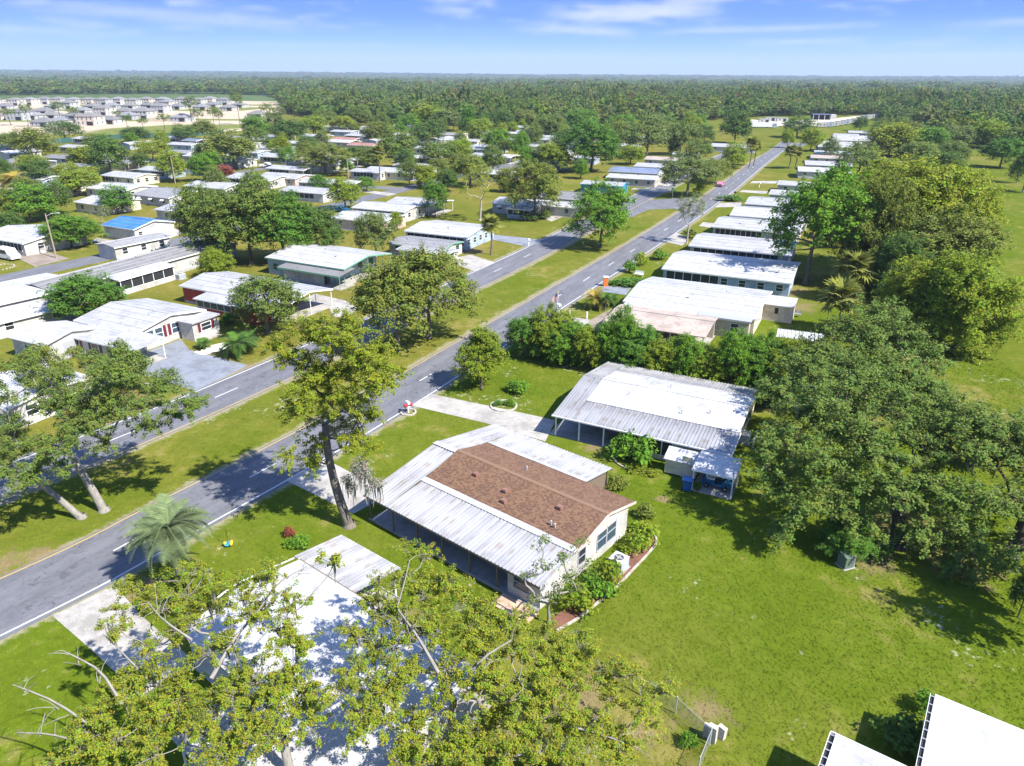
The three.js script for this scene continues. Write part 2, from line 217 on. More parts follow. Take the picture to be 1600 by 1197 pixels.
// median crossovers
flat('crossover', [[26.88,-185.2], [36.94,-202.84], [48.41,-207.8], [56.48,-209.27], [52.51,-194.91], [44.41,-184.87], [42.09,-189.54], [35.66,-188.35], [28.84,-176.33]], .006, asphalt);
flat('crossover', [[137.56,-382.66], [156.92,-399.13], [139.76,-362.11], [129.74,-348.85], [130.11,-364.79]], .006, asphalt);
const drive = (mat, ...pts) => flat('driveway', pts, .025, mat);
drive(M.concrete, [-19.16,-52.36], [-16.8,-56.13], [-9.94,-50.44], [-12.52,-47.51]);
drive(M.concrete, [-10.56,-67.6], [-8.72,-70.57], [0.02,-66.51], [4.42,-64.33], [3.2,-59.81], [-2.67,-63.66]);
drive(M.concrete, [-29.36,-35.75], [-26.97,-38.76], [-23.5,-35.68], [-18.94,-32.19], [-20.61,-29.34], [-24.84,-32.55]);
drive(M.driveBlue, [-44.85,-76.56], [-45.55,-83.26], [-43.37,-87.53], [-40.62,-83.57], [-31.49,-78.57], [-34.8,-71.03], [-38.97,-73.44]);
drive(M.concrete, [-33.11,-103], [-31.33,-108.85], [-25.65,-105.14], [-22.85,-100.97], [-23.82,-96.72], [-25.85,-97.56], [-27.17,-101.2], [-30.78,-103.7]);
drive(M.concrete, [-10.53,-133.93], [-8.21,-136.1], [-3.35,-130.08], [-6.82,-123.43], [-12.1,-130.84]);
drive(M.driveBlue, [-6.77,-152.08], [-5.1,-155.46], [6.45,-149.89], [3.2,-143.1]);
drive(M.concrete, [3.97,-94.13], [6.19,-99.09], [11.08,-96.53], [9.76,-92.07]);
drive(M.paver, [9.76,-92.07], [11.08,-96.53], [16.3,-104.01], [17.48,-100.84], [12.1,-91.07]);
drive(M.driveBlue, [13.19,-111.64], [14.89,-114.73], [19.45,-113.29], [18.02,-109.19]);
drive(M.concrete, [31.94,-148.73], [36.32,-158.07], [38.09,-152.73], [34.79,-145.15]);
drive(M.concrete, [43.26,-166.31], [45.47,-171.08], [47.68,-169.55], [45.38,-164.11]);
drive(M.concrete, [53.63,-191.92], [56.48,-198.17], [63.82,-201.66], [60.63,-193.17]);
drive(M.concrete, [68.12,-219.5], [70.26,-223.48], [77.35,-221.16], [74.89,-216]);
drive(M.concrete, [77.42,-239.24], [79.7,-243.92], [88.14,-244.29], [85.4,-238.1]);
drive(M.concrete, [-87.37,-145.96], [-87.47,-149.09], [-76.53,-143.25], [-76.36,-139.77]);
drive(M.paver, [-94.69,-132.78], [-91.27,-137.14], [-83.02,-131.03], [-85.45,-124.69]);
drive(M.concrete, [-76.13,-151.36], [-76.81,-160.33], [-71.07,-156.24], [-72.56,-148.89]);
drive(M.concrete, [-46.35,-216.13], [-45.78,-220.01], [-33.89,-211.68], [-35.72,-208.03]);
drive(M.concrete, [35.92,-223.38], [37.32,-226.12], [48.23,-221.27], [46.67,-217.37]);
drive(M.concrete, [40.94,-236.16], [43.21,-242.29], [51.06,-235.14], [48.95,-230.76]);
drive(M.concrete, [-92.32,-272.49], [-89.96,-278.66], [-79.42,-265.44], [-82.42,-261.59]);
drive(M.concrete, [7.52,-173.94], [12.98,-186.6], [14.24,-181.1], [9.22,-170.72]);
flat('sand_track', [[186.2,-575.1], [241.99,-605.8], [330.06,-683.76], [319.51,-661.43], [228.57,-571.42], [176.36,-543.96]], .02, dm(.6, .53, .43, 1));

// ---------- building kit ----------
const SIDE = { f: 0, r: Math.PI / 2, b: Math.PI, l: -Math.PI / 2 };
function put(m, side, plane, pos, y) { m.rotation.y = SIDE[side]; if (side === 'f' || side === 'b') m.position.set(pos, y, plane); else m.position.set(plane, y, pos); return m; }
const gcache = {}; const cached = (k, fn) => gcache[k] ??= fn();
function win(par, side, plane, pos, y, w, h, mat = M.trim, glass = M.glass) {
  const g = cached('win' + w + ',' + h, () => mergeGeometries([boxG(-w / 2 - .07, -.07, -.02, w / 2 + .07, 0, .07), boxG(-w / 2 - .07, h, -.02, w / 2 + .07, h + .07, .05), boxG(-w / 2 - .07, 0, -.02, -w / 2, h, .05), boxG(w / 2, 0, -.02, w / 2 + .07, h, .05), boxG(-w / 2, h * .48, -.01, w / 2, h * .53, .035)]));
  const f = put(add(par, 'window', g, mat), side, plane, pos, y); const p = cached('pane' + w + ',' + h, () => boxG(-w / 2, 0, -.02, w / 2, h, .012)); add(f, 'pane', p, glass); return f;
}
function door(par, side, plane, pos, y, mat = M.white) {
  const g = cached('door', () => boxG(-.45, 0, -.02, .45, 2.03, .04)), d = put(add(par, 'door', g, mat), side, plane, pos, y);
  add(d, 'handle', cached('dh', () => new THREE.SphereGeometry(.045, 8, 6).translate(.36, .98, .07)), M.metal); return d;
}
function shutter(par, side, plane, pos, y, h, mat) { return put(add(par, 'shutter', cached('sh' + h, () => boxG(-.2, 0, -.01, .2, h, .035)), mat), side, plane, pos, y); }
function awning(par, side, plane, pos, y, w, mat = M.trim) {
  const g = cached('aw' + w, () => { const s = new THREE.Shape([[0, 0], [.75, -.42], [.75, -.50], [0, -.05]].map(p => new THREE.Vector2(...p))); return new THREE.ExtrudeGeometry(s, { depth: w, bevelEnabled: false }).rotateY(-Math.PI / 2).translate(w / 2, 0, 0); });
  return put(add(par, 'awning', g, mat), side, plane, pos, y);
}
function screens(par, side, plane, a, b, y0, y1, n, mat = M.trim, pane = M.screen) {
  const d = (b - a) / n, h = y1 - y0;
  for (let i = 0; i < n; i++) put(add(par, 'screen_panel', cached('sp' + d.toFixed(2) + h.toFixed(2), () => boxG(-Math.abs(d) / 2 + .04, 0, -.02, Math.abs(d) / 2 - .04, h, .012)), pane), side, plane, a + d * (i + .5), y0);
  for (let i = 0; i <= n; i++) put(add(par, 'mullion', cached('mu' + h.toFixed(2), () => boxG(-.045, -.06, -.02, .045, h + .06, .05)), mat), side, plane, a + d * i, y0);
  const L = Math.abs(b - a); for (const yy of [y0 - .07, y1 - .01]) put(add(par, 'rail', cached('ra' + L.toFixed(2), () => boxG(-L / 2, 0, -.02, L / 2, .08, .055)), mat), side, plane, (a + b) / 2, yy);
}
function post(par, mat, x, y0, z, y1, w = .09) { return box(par, 'post', mat, x - w / 2, y0, z - w / 2, x + w / 2, y1, z + w / 2); }
function vent(par, x, y, z, kind = 0) {
  if (kind === 0) return add(par, 'roof_vent', cached('rv', () => mergeGeometries([boxG(-.16, -.1, -.16, .16, .1, .16), boxG(-.2, .1, -.2, .2, .15, .2)])), M.roofPale).position.set(x, y, z);
  if (kind === 2) return add(par, 'roof_vent', cached('rv2', () => mergeGeometries([boxG(-.2, -.1, -.2, .2, .08, .2), boxG(-.17, .08, -.17, .17, .15, .17)])), dm(.27, .14, .11)).position.set(x, y, z);
  return add(par, 'vent_pipe', cached('vp', () => mergeGeometries([cyl(0, -.1, 0, .3, .05, .05, 8), cyl(0, .27, 0, .36, .085, .07, 8)])), M.trimGrey).position.set(x, y, z);
}
// a run of ribbed metal pans from a high edge down to a low edge; s runs away from the viewer
let panSeed = rng(5);
function pansRun(par, x0, x1, sHi, yHi, sLo, yLo, mats = pans, pitch = .31) {
  const len = Math.hypot(sHi - sLo, yHi - yLo), a = Math.atan2(yHi - yLo, Math.abs(sHi - sLo)), n = Math.round((x1 - x0) / pitch), w = (x1 - x0) / n, far = sLo > sHi;
  const g = cached('pan' + w.toFixed(3) + ',' + len.toFixed(2), () => { const q = [[0, 0], [w - .10, 0], [w - .085, .06], [w - .03, .06], [w - .015, 0], [w - .004, 0], [w - .004, -.012], [0, -.012]]; const gg = new THREE.ExtrudeGeometry(new THREE.Shape(q.map(p => new THREE.Vector2(...p))), { depth: len, bevelEnabled: false }); const u = gg.attributes.uv, p = gg.attributes.position; for (let i = 0; i < u.count; i++) u.setXY(i, p.getX(i), p.getZ(i)); return gg; });
  for (let i = 0; i < n; i++) { const m = add(par, 'roof_panel', g, mats[Math.floor(panSeed() * mats.length)]); m.rotation.order = 'YXZ'; m.rotation.set(a, far ? Math.PI : 0, 0); m.position.set(x0 + (far ? i + 1 : i) * w, yHi, -sHi); }
}
const frame = (name, label, cat, p, az, group) => thing(name, label, cat, p[0], p[1], (90 - az) * D2R, group);
const away = az => { const t = (90 - az) * D2R; return [-Math.sin(t), -Math.cos(t)]; };
const shift = (p, az, dx, ds) => { const t = (90 - az) * D2R; return [p[0] + Math.cos(t) * dx - Math.sin(t) * ds, p[1] - Math.sin(t) * dx - Math.cos(t) * ds]; };

// ordinary mobile home: p is the near-left eave corner; length runs along az, width away from the viewer
let hseed = rng(31); const lots = [];
function home(label, p, az, L, W, o = {}) {
  lots.push([p, az, L, W]); const g = frame(o.n || 'mobile_home', label, 'house', p, az, o.group || 'mobile homes'), h = o.h || 2.5, rise = o.rise ?? W * .075, ov = o.ov ?? .35, car = o.car || 0, R = o.roof || M.roofWhite, Wm = o.wall || M.wallWhite, T = o.trim || M.trim;
  const y = s => h + rise * (1 - Math.abs(s - W / 2) / (W / 2)), s0 = ov, s1 = W - ov, x0 = .3, x1 = L - .3 - car, t = .13;
  profile(g, 'wall', Wm, [[s0, 0], [s1, 0], [s1, y(s1) - t], [W / 2, y(W / 2) - t], [s0, y(s0) - t]], x0, x1);
  profile(g, 'roof', R, [[0, h - t], [W / 2, h + rise - t], [W, h - t], [W, h], [W / 2, h + rise], [0, h]], 0, L);
  box(g, 'fascia', T, 0, h - t - .06, .004, L, h + .015, .03); box(g, 'fascia', T, 0, h - t - .06, -W - .03, L, h + .015, -W - .004);
  profile(g, 'rake_trim', T, [[0, h - t - .07], [W / 2, h + rise - t - .07], [W, h - t - .07], [W, h + .02], [W / 2, h + rise + .02], [0, h + .02]], L + .004, L + .03);
  if (o.cap !== 0) box(g, 'ridge_cap', R, .05, h + rise - .01, -W / 2 - .12, L - .05, h + rise + .035, -W / 2 + .12);
  for (const f of o.seam || [.12, .27, .38, .62, .75, .88]) { const s = W * f, th = Math.atan2(rise, W / 2) * (f < .5 ? 1 : -1), m = add(g, 'roof_seam', cached('seam' + L.toFixed(1), () => boxG(.1, -.02, -.035, L - .1, .035, .035)), M.trimGrey); m.position.set(0, y(s) + .004, -s); m.rotation.x = th; }
  if (car) { box(g, 'carport_floor', M.concrete, x1 + .01, 0, -W + .3, L - .1, .06, -.3); for (const xx of [L - .25, x1 + car * .45]) for (const ss of [.25, W - .25]) post(g, T, xx, .06, -ss, y(ss) - t); post(g, T, L - .25, .06, -W / 2, h + rise - t); }
  const fr = o.fr ?? Math.max(1, Math.round((x1 - x0) / 4.2)), scr = o.scr;
  if (scr) { const a = x0 + scr[0] * (x1 - x0), b = x0 + scr[1] * (x1 - x0); screens(g, 'f', -s0 + .006, a + .1, b - .1, .85, h - .32, scr[2] || Math.max(3, Math.round((b - a) / 1.5)), T); }
  for (let i = 0; i < fr; i++) { const xx = x0 + (i + .5) / fr * (x1 - x0); if (scr && xx > x0 + scr[0] * (x1 - x0) - .6 && xx < x0 + scr[1] * (x1 - x0) + .6) continue; if (o.doorAt === i) { door(g, 'f', -s0 + .004, xx, .3); box(g, 'step', M.concrete, xx - .6, 0, -s0 + .01, xx + .6, .28, .35); } else { win(g, 'f', -s0, xx, .95, 1.0, 1.0, T); if (o.aw) awning(g, 'f', -s0 + .004, xx, 2.15, 1.3); } }
  const rn = o.rn ?? 2; if (o.rscr) screens(g, 'r', x1 + .006, -s0 - o.rscr[0] * (s1 - s0) - .1, -s0 - o.rscr[1] * (s1 - s0) + .1, .85, h - .3, o.rscr[2] || 5, T);
  else for (let i = 0; i < rn; i++) { const zz = -s0 - (i + .5) / rn * (s1 - s0); if (o.rdoor === i) door(g, 'r', x1 + .004, zz, .25); else { win(g, 'r', x1, zz, .95, 1.1, 1.05, T); if (o.aw) awning(g, 'r', x1 + .004, zz, 2.15, 1.4); } }
  if (o.ribs) { const len = Math.hypot(W / 2, rise) - .05, th = Math.atan2(rise, W / 2), rg = boxG(-.03, 0, -len / 2, .03, .045, len / 2); for (let i = 1; i < L / .62; i++) for (const sd of [1, -1]) { const m = add(g, 'roof_rib', rg, R); m.position.set(i * .62, h + rise / 2, -W / 2 + sd * W / 4); m.rotation.x = sd * th; } }
  const nv = o.vents ?? 2; for (let i = 0; i < nv; i++) { const s = W * (.25 + hseed() * .4), xx = L * (.2 + .6 * hseed()); vent(g, xx, y(s), -s, hseed() < .5 ? 0 : 1); }
  if (o.skirt !== 0) box(g, 'skirting', M.wallGrey, x0 - .005, 0, -s0 + .003, x1 + .005, .4, -s0 + .02);
  return g;
}

const ridgeTone = dm(.235, .14, .088, .9);
// ---------- the brown shingled home in the middle ----------
const hmA = [-11.39,-46.78], hmAz = 128.9;
{
  const g = frame('shingled_home', 'home with brown shingle roof between two ribbed white metal carport roofs', 'house', hmA, hmAz), W = 15.7, L = 17.1, ye = 2.25, yj = 2.85, yr = 3.75, sn = 4.1, sf = 11.7, sr = 7.9, xf = 2.6, lc = 12.7;
  box(g, 'carport_floor', M.concreteDark, .3, 0, -sn - .1, L - .4, .07, -.25); box(g, 'carport_floor', M.concreteDark, .3, 0, -W + .3, lc - .2, .07, -sf); box(g, 'porch_floor', M.concreteDark, .3, 0, -sf - .002, xf + .4, .066, -sn - .102);
  box(g, 'slab_edge', M.concrete, .2, 0, -.25, L - .4, .10, -.12);
  profile(g, 'wall', M.wallWhite, [[sn + .35, 0], [sf - .35, 0], [sf - .35, yj - .12], [sr, yr - .16], [sn + .35, yj - .12]], xf + .5, L - .38);
  profile(g, 'wall', M.wallWhite, [[.45, 0], [sn + .348, 0], [sn + .348, yj - .2], [.45, ye - .1]], L - 3.1, L - .382);
  profile(g, 'gable_panel', M.wallBeige, [[sn + .3, yj - .75], [sf - .3, yj - .75], [sf - .3, yj - .14], [sr, yr - .15], [sn + .3, yj - .14]], L - .379, L - .35);
  // shingled slopes with visible thickness
  const slope = (s0, y0, s1, y1) => { const g2 = profile(g, 'roof_slope', M.shingle, [[s0, y0 - .1], [s1, y1 - .1], [s1, y1], [s0, y0]], xf, L); return g2; };
  for (const [sa, ya, sb, yb] of [[sn, yj, sr, yr], [sr, yr, sf, yj]]) {
    const m = slope(sa, ya, sb, yb), p = m.geometry.attributes.position, u = m.geometry.attributes.uv; for (let i = 0; i < p.count; i++) u.setXY(i, p.getX(i), Math.abs(-p.getZ(i) - sr) * 1.03);
  }
  { const nC = 34; for (let i = 0; i < nC; i++) { const x = xf + (L - xf) * i / nC, w = (L - xf) / nC; const c = add(g, 'ridge_shingle', cached('rcap', () => { const gg = new THREE.ExtrudeGeometry(new THREE.Shape([[-.17, -.035], [0, .015], [.17, -.035], [.17, -.015], [0, .04], [-.17, -.015]].map(p => new THREE.Vector2(...p))), { depth: w + .05, bevelEnabled: false }).rotateY(Math.PI / 2); return gg; }), ridgeTone); c.position.set(x, yr + .006, -sr); c.rotation.z = -.02; } }
  for (const [x, s] of [[6.0, 6.3], [9.2, 6.0], [13.8, 6.6], [9.8, 5.1]]) vent(g, x, yj + (s - sn) / (sr - sn) * (yr - yj) + .08, -s, 2);
  for (const [x, s] of [[14.6, 4.9], [8.6, 9.4], [14.2, 5.0]]) vent(g, x, yj + (1 - Math.abs(s - sr) / (sr - sn)) * (yr - yj), -s, 1);
  // ribbed metal roofs
  pansRun(g, xf - .02, L - .05, sn - .02, yj - .06, 0, ye); pansRun(g, 0, xf - .03, sr, yr - .22, 0, ye); pansRun(g, 0, xf - .03, sr + .01, yr - .22, W, ye); pansRun(g, xf - .02, lc, sf + .02, yj - .06, W, ye);
  profile(g, 'flashing', pansWhite[0], [[sn - .42, yj - .04], [sn + .1, yj + .05], [sn + .1, yj + .06], [sn - .42, yj - .025]], xf - .3, L);
  profile(g, 'flashing', pansWhite[0], [[sf - .1, yj + .05], [sf + .35, yj - .03], [sf + .35, yj - .015], [sf - .1, yj + .06]], xf, lc);
  box(g, 'porch_ridge_cap', pansWhite[0], -.02, yr - .17, -sr - .3, xf - .03, yr - .145, -sr + .3);
  for (let i = 0; i < 38; i++) box(g, 'pan_closure', M.trimGrey, xf + .3 + i * .37, yj - .075, -sn + .43, xf + .45 + i * .37, yj - .03, -sn + .45);
  // beams, fascia, posts
  box(g, 'eave_beam', M.trimBrown, -.02, ye - .16, -.10, L - .1, ye - .012, .02); box(g, 'eave_beam', M.trimBrown, -.02, ye - .16, -W - .02, lc, ye - .012, -W + .1);
  profile(g, 'front_trim', M.trim, [[0, ye - .12], [sr, yr - .36], [W, ye - .12], [W, ye - .016], [sr, yr - .24], [0, ye - .016]], .03, .07);
  profile(g, 'rake_trim', M.wallBeige, [[sn - .1, yj - .24], [sr, yr - .2], [sf + .1, yj - .24], [sf + .1, yj - .02], [sr, yr + .01], [sn - .1, yj - .02]], L + .003, L + .04);
  for (const x of [.35, 2.9, 5.5, 8.1, 10.7, 13.2]) post(g, M.trimBrown, x, .07, -.3, ye - .15, .1);
  for (const x of [.35, 4.4, 8.5, 12.4]) post(g, M.trimBrown, x, .07, -W + .3, ye - .15, .1); for (const s of [4.2, sr, 11.6]) post(g, M.trim, .35, .066, -s, 2.7, .1);
  profile(g, 'wall', M.trimBrown, [[sf + .3, .07], [W - .4, .07], [W - .4, ye - .1], [sf + .3, yj - .25]], lc - .5, lc - .4);
  // openings
  for (const z of [-9.05, -7.75]) win(g, 'r', L - .38, z, .75, 1.15, 1.55, M.trimGrey, M.glassBlue); win(g, 'r', L - .38, -5.2, .9, .8, 1.2, M.trimGrey);
  for (const x of [5.5, 9.2]) win(g, 'f', -sn - .35, x, .95, 1.2, 1.1); door(g, 'f', -sn - .346, 7.4, .1); door(g, 'l', xf + .496, -8.4, .1); win(g, 'l', xf + .5, -6, .9, 1.4, 1.1);
  win(g, 'f', -.45, L - 1.9, .8, 1.3, 1.0, M.trimGrey, M.glassBlue); box(g, 'patio_slab', dm(.62, .42, .30, .9), L - 3.2, .0, -.1, L - .2, .09, 1.2);
}
function acUnit(label, p, az, s = .9, y = .05) {
  const g = frame('air_conditioner', label, 'air conditioner', p, az); g.position.y = y; box(g, 'base_pad', M.concrete, -s * .6, -y, -s * .6, s * .6, .06, s * .6);
  box(g, 'cabinet', dm(.40, .46, .52, .5), -s / 2, .06, -s / 2, s / 2, .82, s / 2); box(g, 'top_cover', dm(.62, .64, .66, .5), -s / 2 - .02, .82, -s / 2 - .02, s / 2 + .02, .9, s / 2 + .02);
  const f = add(g, 'fan_opening', cyl(0, .895, 0, .91, s * .33, s * .33, 24), M.dark); for (let i = 0; i < 4; i++) { const b = add(f, 'fan_blade', cached('fb', () => boxG(.04, .915, -.05, .26, .925, .05)), M.steel); b.rotation.y = i * Math.PI / 2; }
  add(g, 'fan_guard', mergeGeometries([.12, .2, .28].map(r => new THREE.TorusGeometry(s * r * 1.1, .008, 4, 24).rotateX(Math.PI / 2).translate(0, .935, 0))), M.trimGrey);
  for (let i = 0; i < 7; i++) box(g, 'louvre', M.trimGrey, -s / 2 - .012, .16 + i * .085, -s / 2 - .012, s / 2 + .012, .19 + i * .085, s / 2 + .012);
}
acUnit('square grey air conditioner with round fan beside the brown shingled home', [7.6,-40.93], hmAz, 1.05);

// ---------- the white neighbour with wrap-around ribbed roof ----------
const hbA = [3.86,-60.94], hbAz = 117;
{
  const g = frame('ribbed_roof_home', 'white-roofed home with grey ribbed metal edges and carport, beyond the brown shingled home', 'house', hbA, hbAz), W = 15.4, L = 16.7, ye = 2.3, yj = 2.82, yr = 3.55, sn = 3.75, sf = 12, sr = 7.8, xf = 2.1;
  box(g, 'carport_floor', M.concreteDark, .2, 0, -sn - .3, 7.6, .07, -.2); box(g, 'carport_floor', M.concrete, -.4, 0, -sn, .19, .065, -.2);
  profile(g, 'wall', M.wallWhite, [[sn + .3, 0], [sf - .3, 0], [sf - .3, yj - .12], [sr, yr - .15], [sn + .3, yj - .12]], xf + .4, L - .35);
  profile(g, 'wall', M.wallCream, [[.4, 0], [sn + .298, 0], [sn + .298, yj - .2], [.4, ye - .1]], 7.6, L - .352); profile(g, 'wall', M.wallCream, [[sf - .298, 0], [W - .5, 0], [W - .5, ye - .1], [sf - .298, yj - .2]], 3, L - .352);
  profile(g, 'roof_slope', M.roofCoat, [[sn, yj - .1], [sr, yr - .1], [sr, yr], [sn, yj]], xf, L); profile(g, 'roof_slope', M.roofCoat, [[sr, yr - .1], [sf, yj - .1], [sf, yj], [sr, yr]], xf, L);
  box(g, 'ridge_cap', M.roofCoat, xf, yr - .012, -sr - .15, L, yr + .02, -sr + .15);
  pansRun(g, xf, L + .1, sn - .02, yj - .06, 0, ye, pansGrey); pansRun(g, 0, xf - .02, sr, yr - .1, 0, ye, pansGrey); pansRun(g, 0, xf - .02, sr + .01, yr - .1, W, ye, pansGrey); pansRun(g, xf, L - .3, sf + .02, yj - .06, W, ye, pansGrey);
  profile(g, 'flashing', pansWhite[1], [[sn - .2, yj - .03], [sn + .12, yj + .03], [sn + .12, yj + .045], [sn - .2, yj - .015]], xf - .1, L); profile(g, 'flashing', pansWhite[1], [[sf - .12, yj + .03], [sf + .2, yj - .03], [sf + .2, yj - .015], [sf - .12, yj + .045]], xf, L - .3);
  box(g, 'flashing', pansWhite[1], xf - .12, yj - .02, -sf, xf - .02, yj + .03, -sn);
  box(g, 'gutter', M.trim, -.04, ye - .15, -.02, L + .1, ye - .012, .10); box(g, 'eave_beam', M.trim, 0, ye - .15, -W - .03, L - .3, ye - .012, -W + .07);
  profile(g, 'rake_trim', M.wallCream, [[sn - .1, yj - .26], [sr, yr - .24], [sf + .1, yj - .26], [sf + .1, yj - .02], [sr, yr + .01], [sn - .1, yj - .02]], L + .003, L + .04); profile(g, 'rake_trim', M.trim, [[0, ye - .17], [sn, yj - .3], [sn, yj - .1], [0, ye - .02]], L + .106, L + .14);
  for (const x of [.3, 2.7, 5.15]) post(g, M.trim, x, .07, -.28, ye - .14, .13); post(g, M.trim, .3, .065, -sn, 2.6, .1); post(g, M.trim, .3, 0, -W + .3, ye - .1, .1); post(g, M.trim, .3, .0, -sf, 2.6, .1);
  for (const x of [3.4, 5.9]) win(g, 'f', -sn - .3, x, .95, 1.5, 1.1); door(g, 'f', -sn - .296, 4.7, .1); screens(g, 'f', -.396, 7.75, 11.6, .5, 2.0, 4); box(g, 'cupboard', dm(.6, .62, .6), 1.7, .07, -sn + .1, 3.1, 1.0, -sn - .29);
  for (const [x, s] of [[5.6, 5.9], [11.2, 4.6], [8.8, 9.4], [13.6, 5.5]]) vent(g, x, yj + (1 - Math.abs(s - sr) / 4.1) * (yr - yj), -s, 1);
  for (const z of [-5.6, -9.8]) win(g, 'r', L - .35, z, .9, 1.2, 1.1, M.trimGrey);
  box(g, 'meter_box', M.green, L - .34, 1.0, -11.2, L - .1, 1.5, -10.9);
}
{ // garden store and cart shelter at the near side of that home
  const p = shift(hbA, hbAz, 11.6, -.35);
  const g = frame('garden_store', 'small cream metal garden store with white roof beside the cart shelter', 'shed', p, hbAz); box(g, 'wall', M.wallCream, 0, .15, .05, 2.7, 1.62, 1.45);
  profile(g, 'roof', M.roofCoat, [[-1.65, 1.5], [.02, 1.95], [.02, 2.02], [-1.65, 1.58]], -.12, 2.8); box(g, 'base', M.dark, .05, 0, .1, 2.65, .149, 1.4); door(g, 'f', 1.45, 1.9, .1, M.wallCream);
  const q = shift(hbA, hbAz, 14.7, -.3), s = frame('cart_shelter', 'lean-to shelter with flat white roof over a blue golf cart', 'shelter', q, hbAz);
  profile(s, 'roof', M.roofCoat, [[-3.3, 2.02], [.02, 2.14], [.02, 2.24], [-3.3, 2.12]], -.4, 3.1); box(s, 'floor', M.concrete, -.3, 0, .05, 3, .05, 3.2); for (const [x, z] of [[-.25, 3.1], [2.95, 3.1], [2.95, .15]]) post(s, M.trim, x, .05, z, 2.05, .1); box(s, 'side_panel', M.wallCream, 2.97, .05, .4, 3.0, 2.0, 1.5); box(s, 'eave_trim', M.trim, -.42, 1.98, 3.302, 3.12, 2.13, 3.34);
  // golf cart
  const cp = shift(hbA, hbAz, 16.2, -1.9), c = frame('golf_cart', 'blue golf cart parked under the lean-to shelter', 'golf cart', cp, hbAz); c.position.y = .05;
  const sh = new THREE.Shape([[-1.15, .3], [1.1, .3], [1.18, .55], [.95, .82], [.55, .86], [.45, .5], [-.2, .48], [-.25, .7], [-.95, .78], [-1.18, .6]].map(a => new THREE.Vector2(...a))); add(c, 'body', new THREE.ExtrudeGeometry(sh, { depth: 1.05, bevelEnabled: true, bevelSize: .04, bevelThickness: .05, bevelSegments: 2 }).translate(0, 0, -.52), M.cartBlue);
  box(c, 'seat', M.white, -.8, .8, -.5, -.15, .92, .5); box(c, 'backrest', M.white, -.9, .93, -.5, -.78, 1.3, .5); box(c, 'canopy', M.white, -1.0, 1.82, -.58, .75, 1.88, .58); for (const x of [-.95, .66]) for (const z of [-.52, .52]) add(c, 'canopy_post', cyl(x, .6, z, 1.82, .02), M.black);
  for (const x of [-.78, .78]) for (const z of [-.55, .55]) { const w = add(c, 'wheel', cached('cw', () => new THREE.CylinderGeometry(.23, .23, .18, 16).rotateX(Math.PI / 2)), M.tyre); w.position.set(x, .23, z); add(w, 'hub', cached('ch', () => new THREE.CylinderGeometry(.11, .11, .2, 10).rotateX(Math.PI / 2)), M.silver); } add(c, 'steering_wheel', new THREE.TorusGeometry(.16, .018, 6, 16).rotateX(1).translate(.3, 1.02, .22), M.black);
  const b = frame('wheeled_bin', 'bright blue wheeled rubbish bin beside the cart shelter', 'bin', shift(hbA, hbAz, 14.1, -3.6), hbAz); const bs = new THREE.CylinderGeometry(.52, .42, 1.0, 4, 1).rotateY(Math.PI / 4).translate(0, .56, 0); add(b, 'bin_body', bs, M.blueBin); box(b, 'lid', M.blueBin, -.42, 1.06, -.42, .42, 1.13, .44); for (const z of [-.25, .25]) add(b, 'wheel', new THREE.CylinderGeometry(.1, .1, .06, 10).rotateX(Math.PI / 2).translate(-.35, .1, z), M.tyre);
}
acUnit('grey air conditioner behind a white screen at the end of the ribbed-roof home', [22.09,-60.06], hbAz, 1.15);
{ const g = frame('privacy_screen', 'low white slatted screen around the rear air conditioner', 'screen', [22.65,-59.68], hbAz); for (let i = 0; i < 8; i++) box(g, 'slat', M.white, .35, .05, -.9 + i * .24, .39, 1.05, -.72 + i * .24); for (const z of [-.92, 1.0]) post(g, M.white, .42, 0, z, 1.1, .07); }

// ---------- home under the near oak ----------
{
  const az = 127.5, C = [-11.91,-41.4], g = frame('oak_shaded_home', 'white-roofed home with ribbed carport under the foreground oak', 'house', C, az); // local: far-left corner at origin, the home lies towards the viewer
  const L = 16.5, y0 = 2.35, j0 = -3.9, j1 = -12.2, ed = -16;
  pansRun(g, 0, 5.9, -j0 * -1, 2.85, 0, y0, [pans[1], pans[2], pansWhite[1]]); // far carport
  profile(g, 'roof_slope', M.roofCoat, [[j0, 2.8], [-8, 3.4], [-8, 3.5], [j0, 2.9]].reverse(), .6, L); profile(g, 'roof_slope', M.roofCoat, [[-8, 3.4], [j1, 2.8], [j1, 2.9], [-8, 3.5]].reverse(), .6, L);
  pansRun(g, 6.5, L - .5, j1, 2.82, ed, y0, pansWhite); box(g, 'seam_trim', M.trimBrown, .6, 2.78, -j0 - .06, L, 2.92, -j0 + .003 - .002);
  profile(g, 'wall', M.wallWhite, [[j1 + .3, 0], [j0 - .35, 0], [j0 - .35, 2.75], [-8, 3.35], [j1 + .3, 2.75]], 1, L - .3); box(g, 'carport_floor', M.concrete, 0, 0, .2, 6, .06, 3.9); box(g, 'carport_floor', M.concrete, 6.5, 0, 12.2, L - .5, .06, 15.8);
  box(g, 'eave_beam', M.trim, 0, y0 - .14, -.03, 5.9, y0 - .012, .08); profile(g, 'front_trim', M.trim, [[j1, 2.66], [-8, 3.26], [j0, 2.7], [0, y0 - .12], [0, y0 - .014], [j0, 2.78], [-8, 3.38], [j1, 2.78]], .0, .04);
  for (const x of [.3, 3, 5.6]) post(g, M.trim, x, .06, .3, y0 - .14); for (const x of [6.8, 10, 13, 15.7]) post(g, M.trim, x, .06, 15.7, y0 - .02); for (const [x, z] of [[8, 6.6], [12, 9], [5, 9.6]]) vent(g, x, 3.2, z, 1); win(g, 'b', 4.25, 9, .95, 1.2, 1); win(g, 'b', 4.25, 13, .95, 1.2, 1); win(g, 'l', 1, 7, .95, 1.4, 1.1);
}
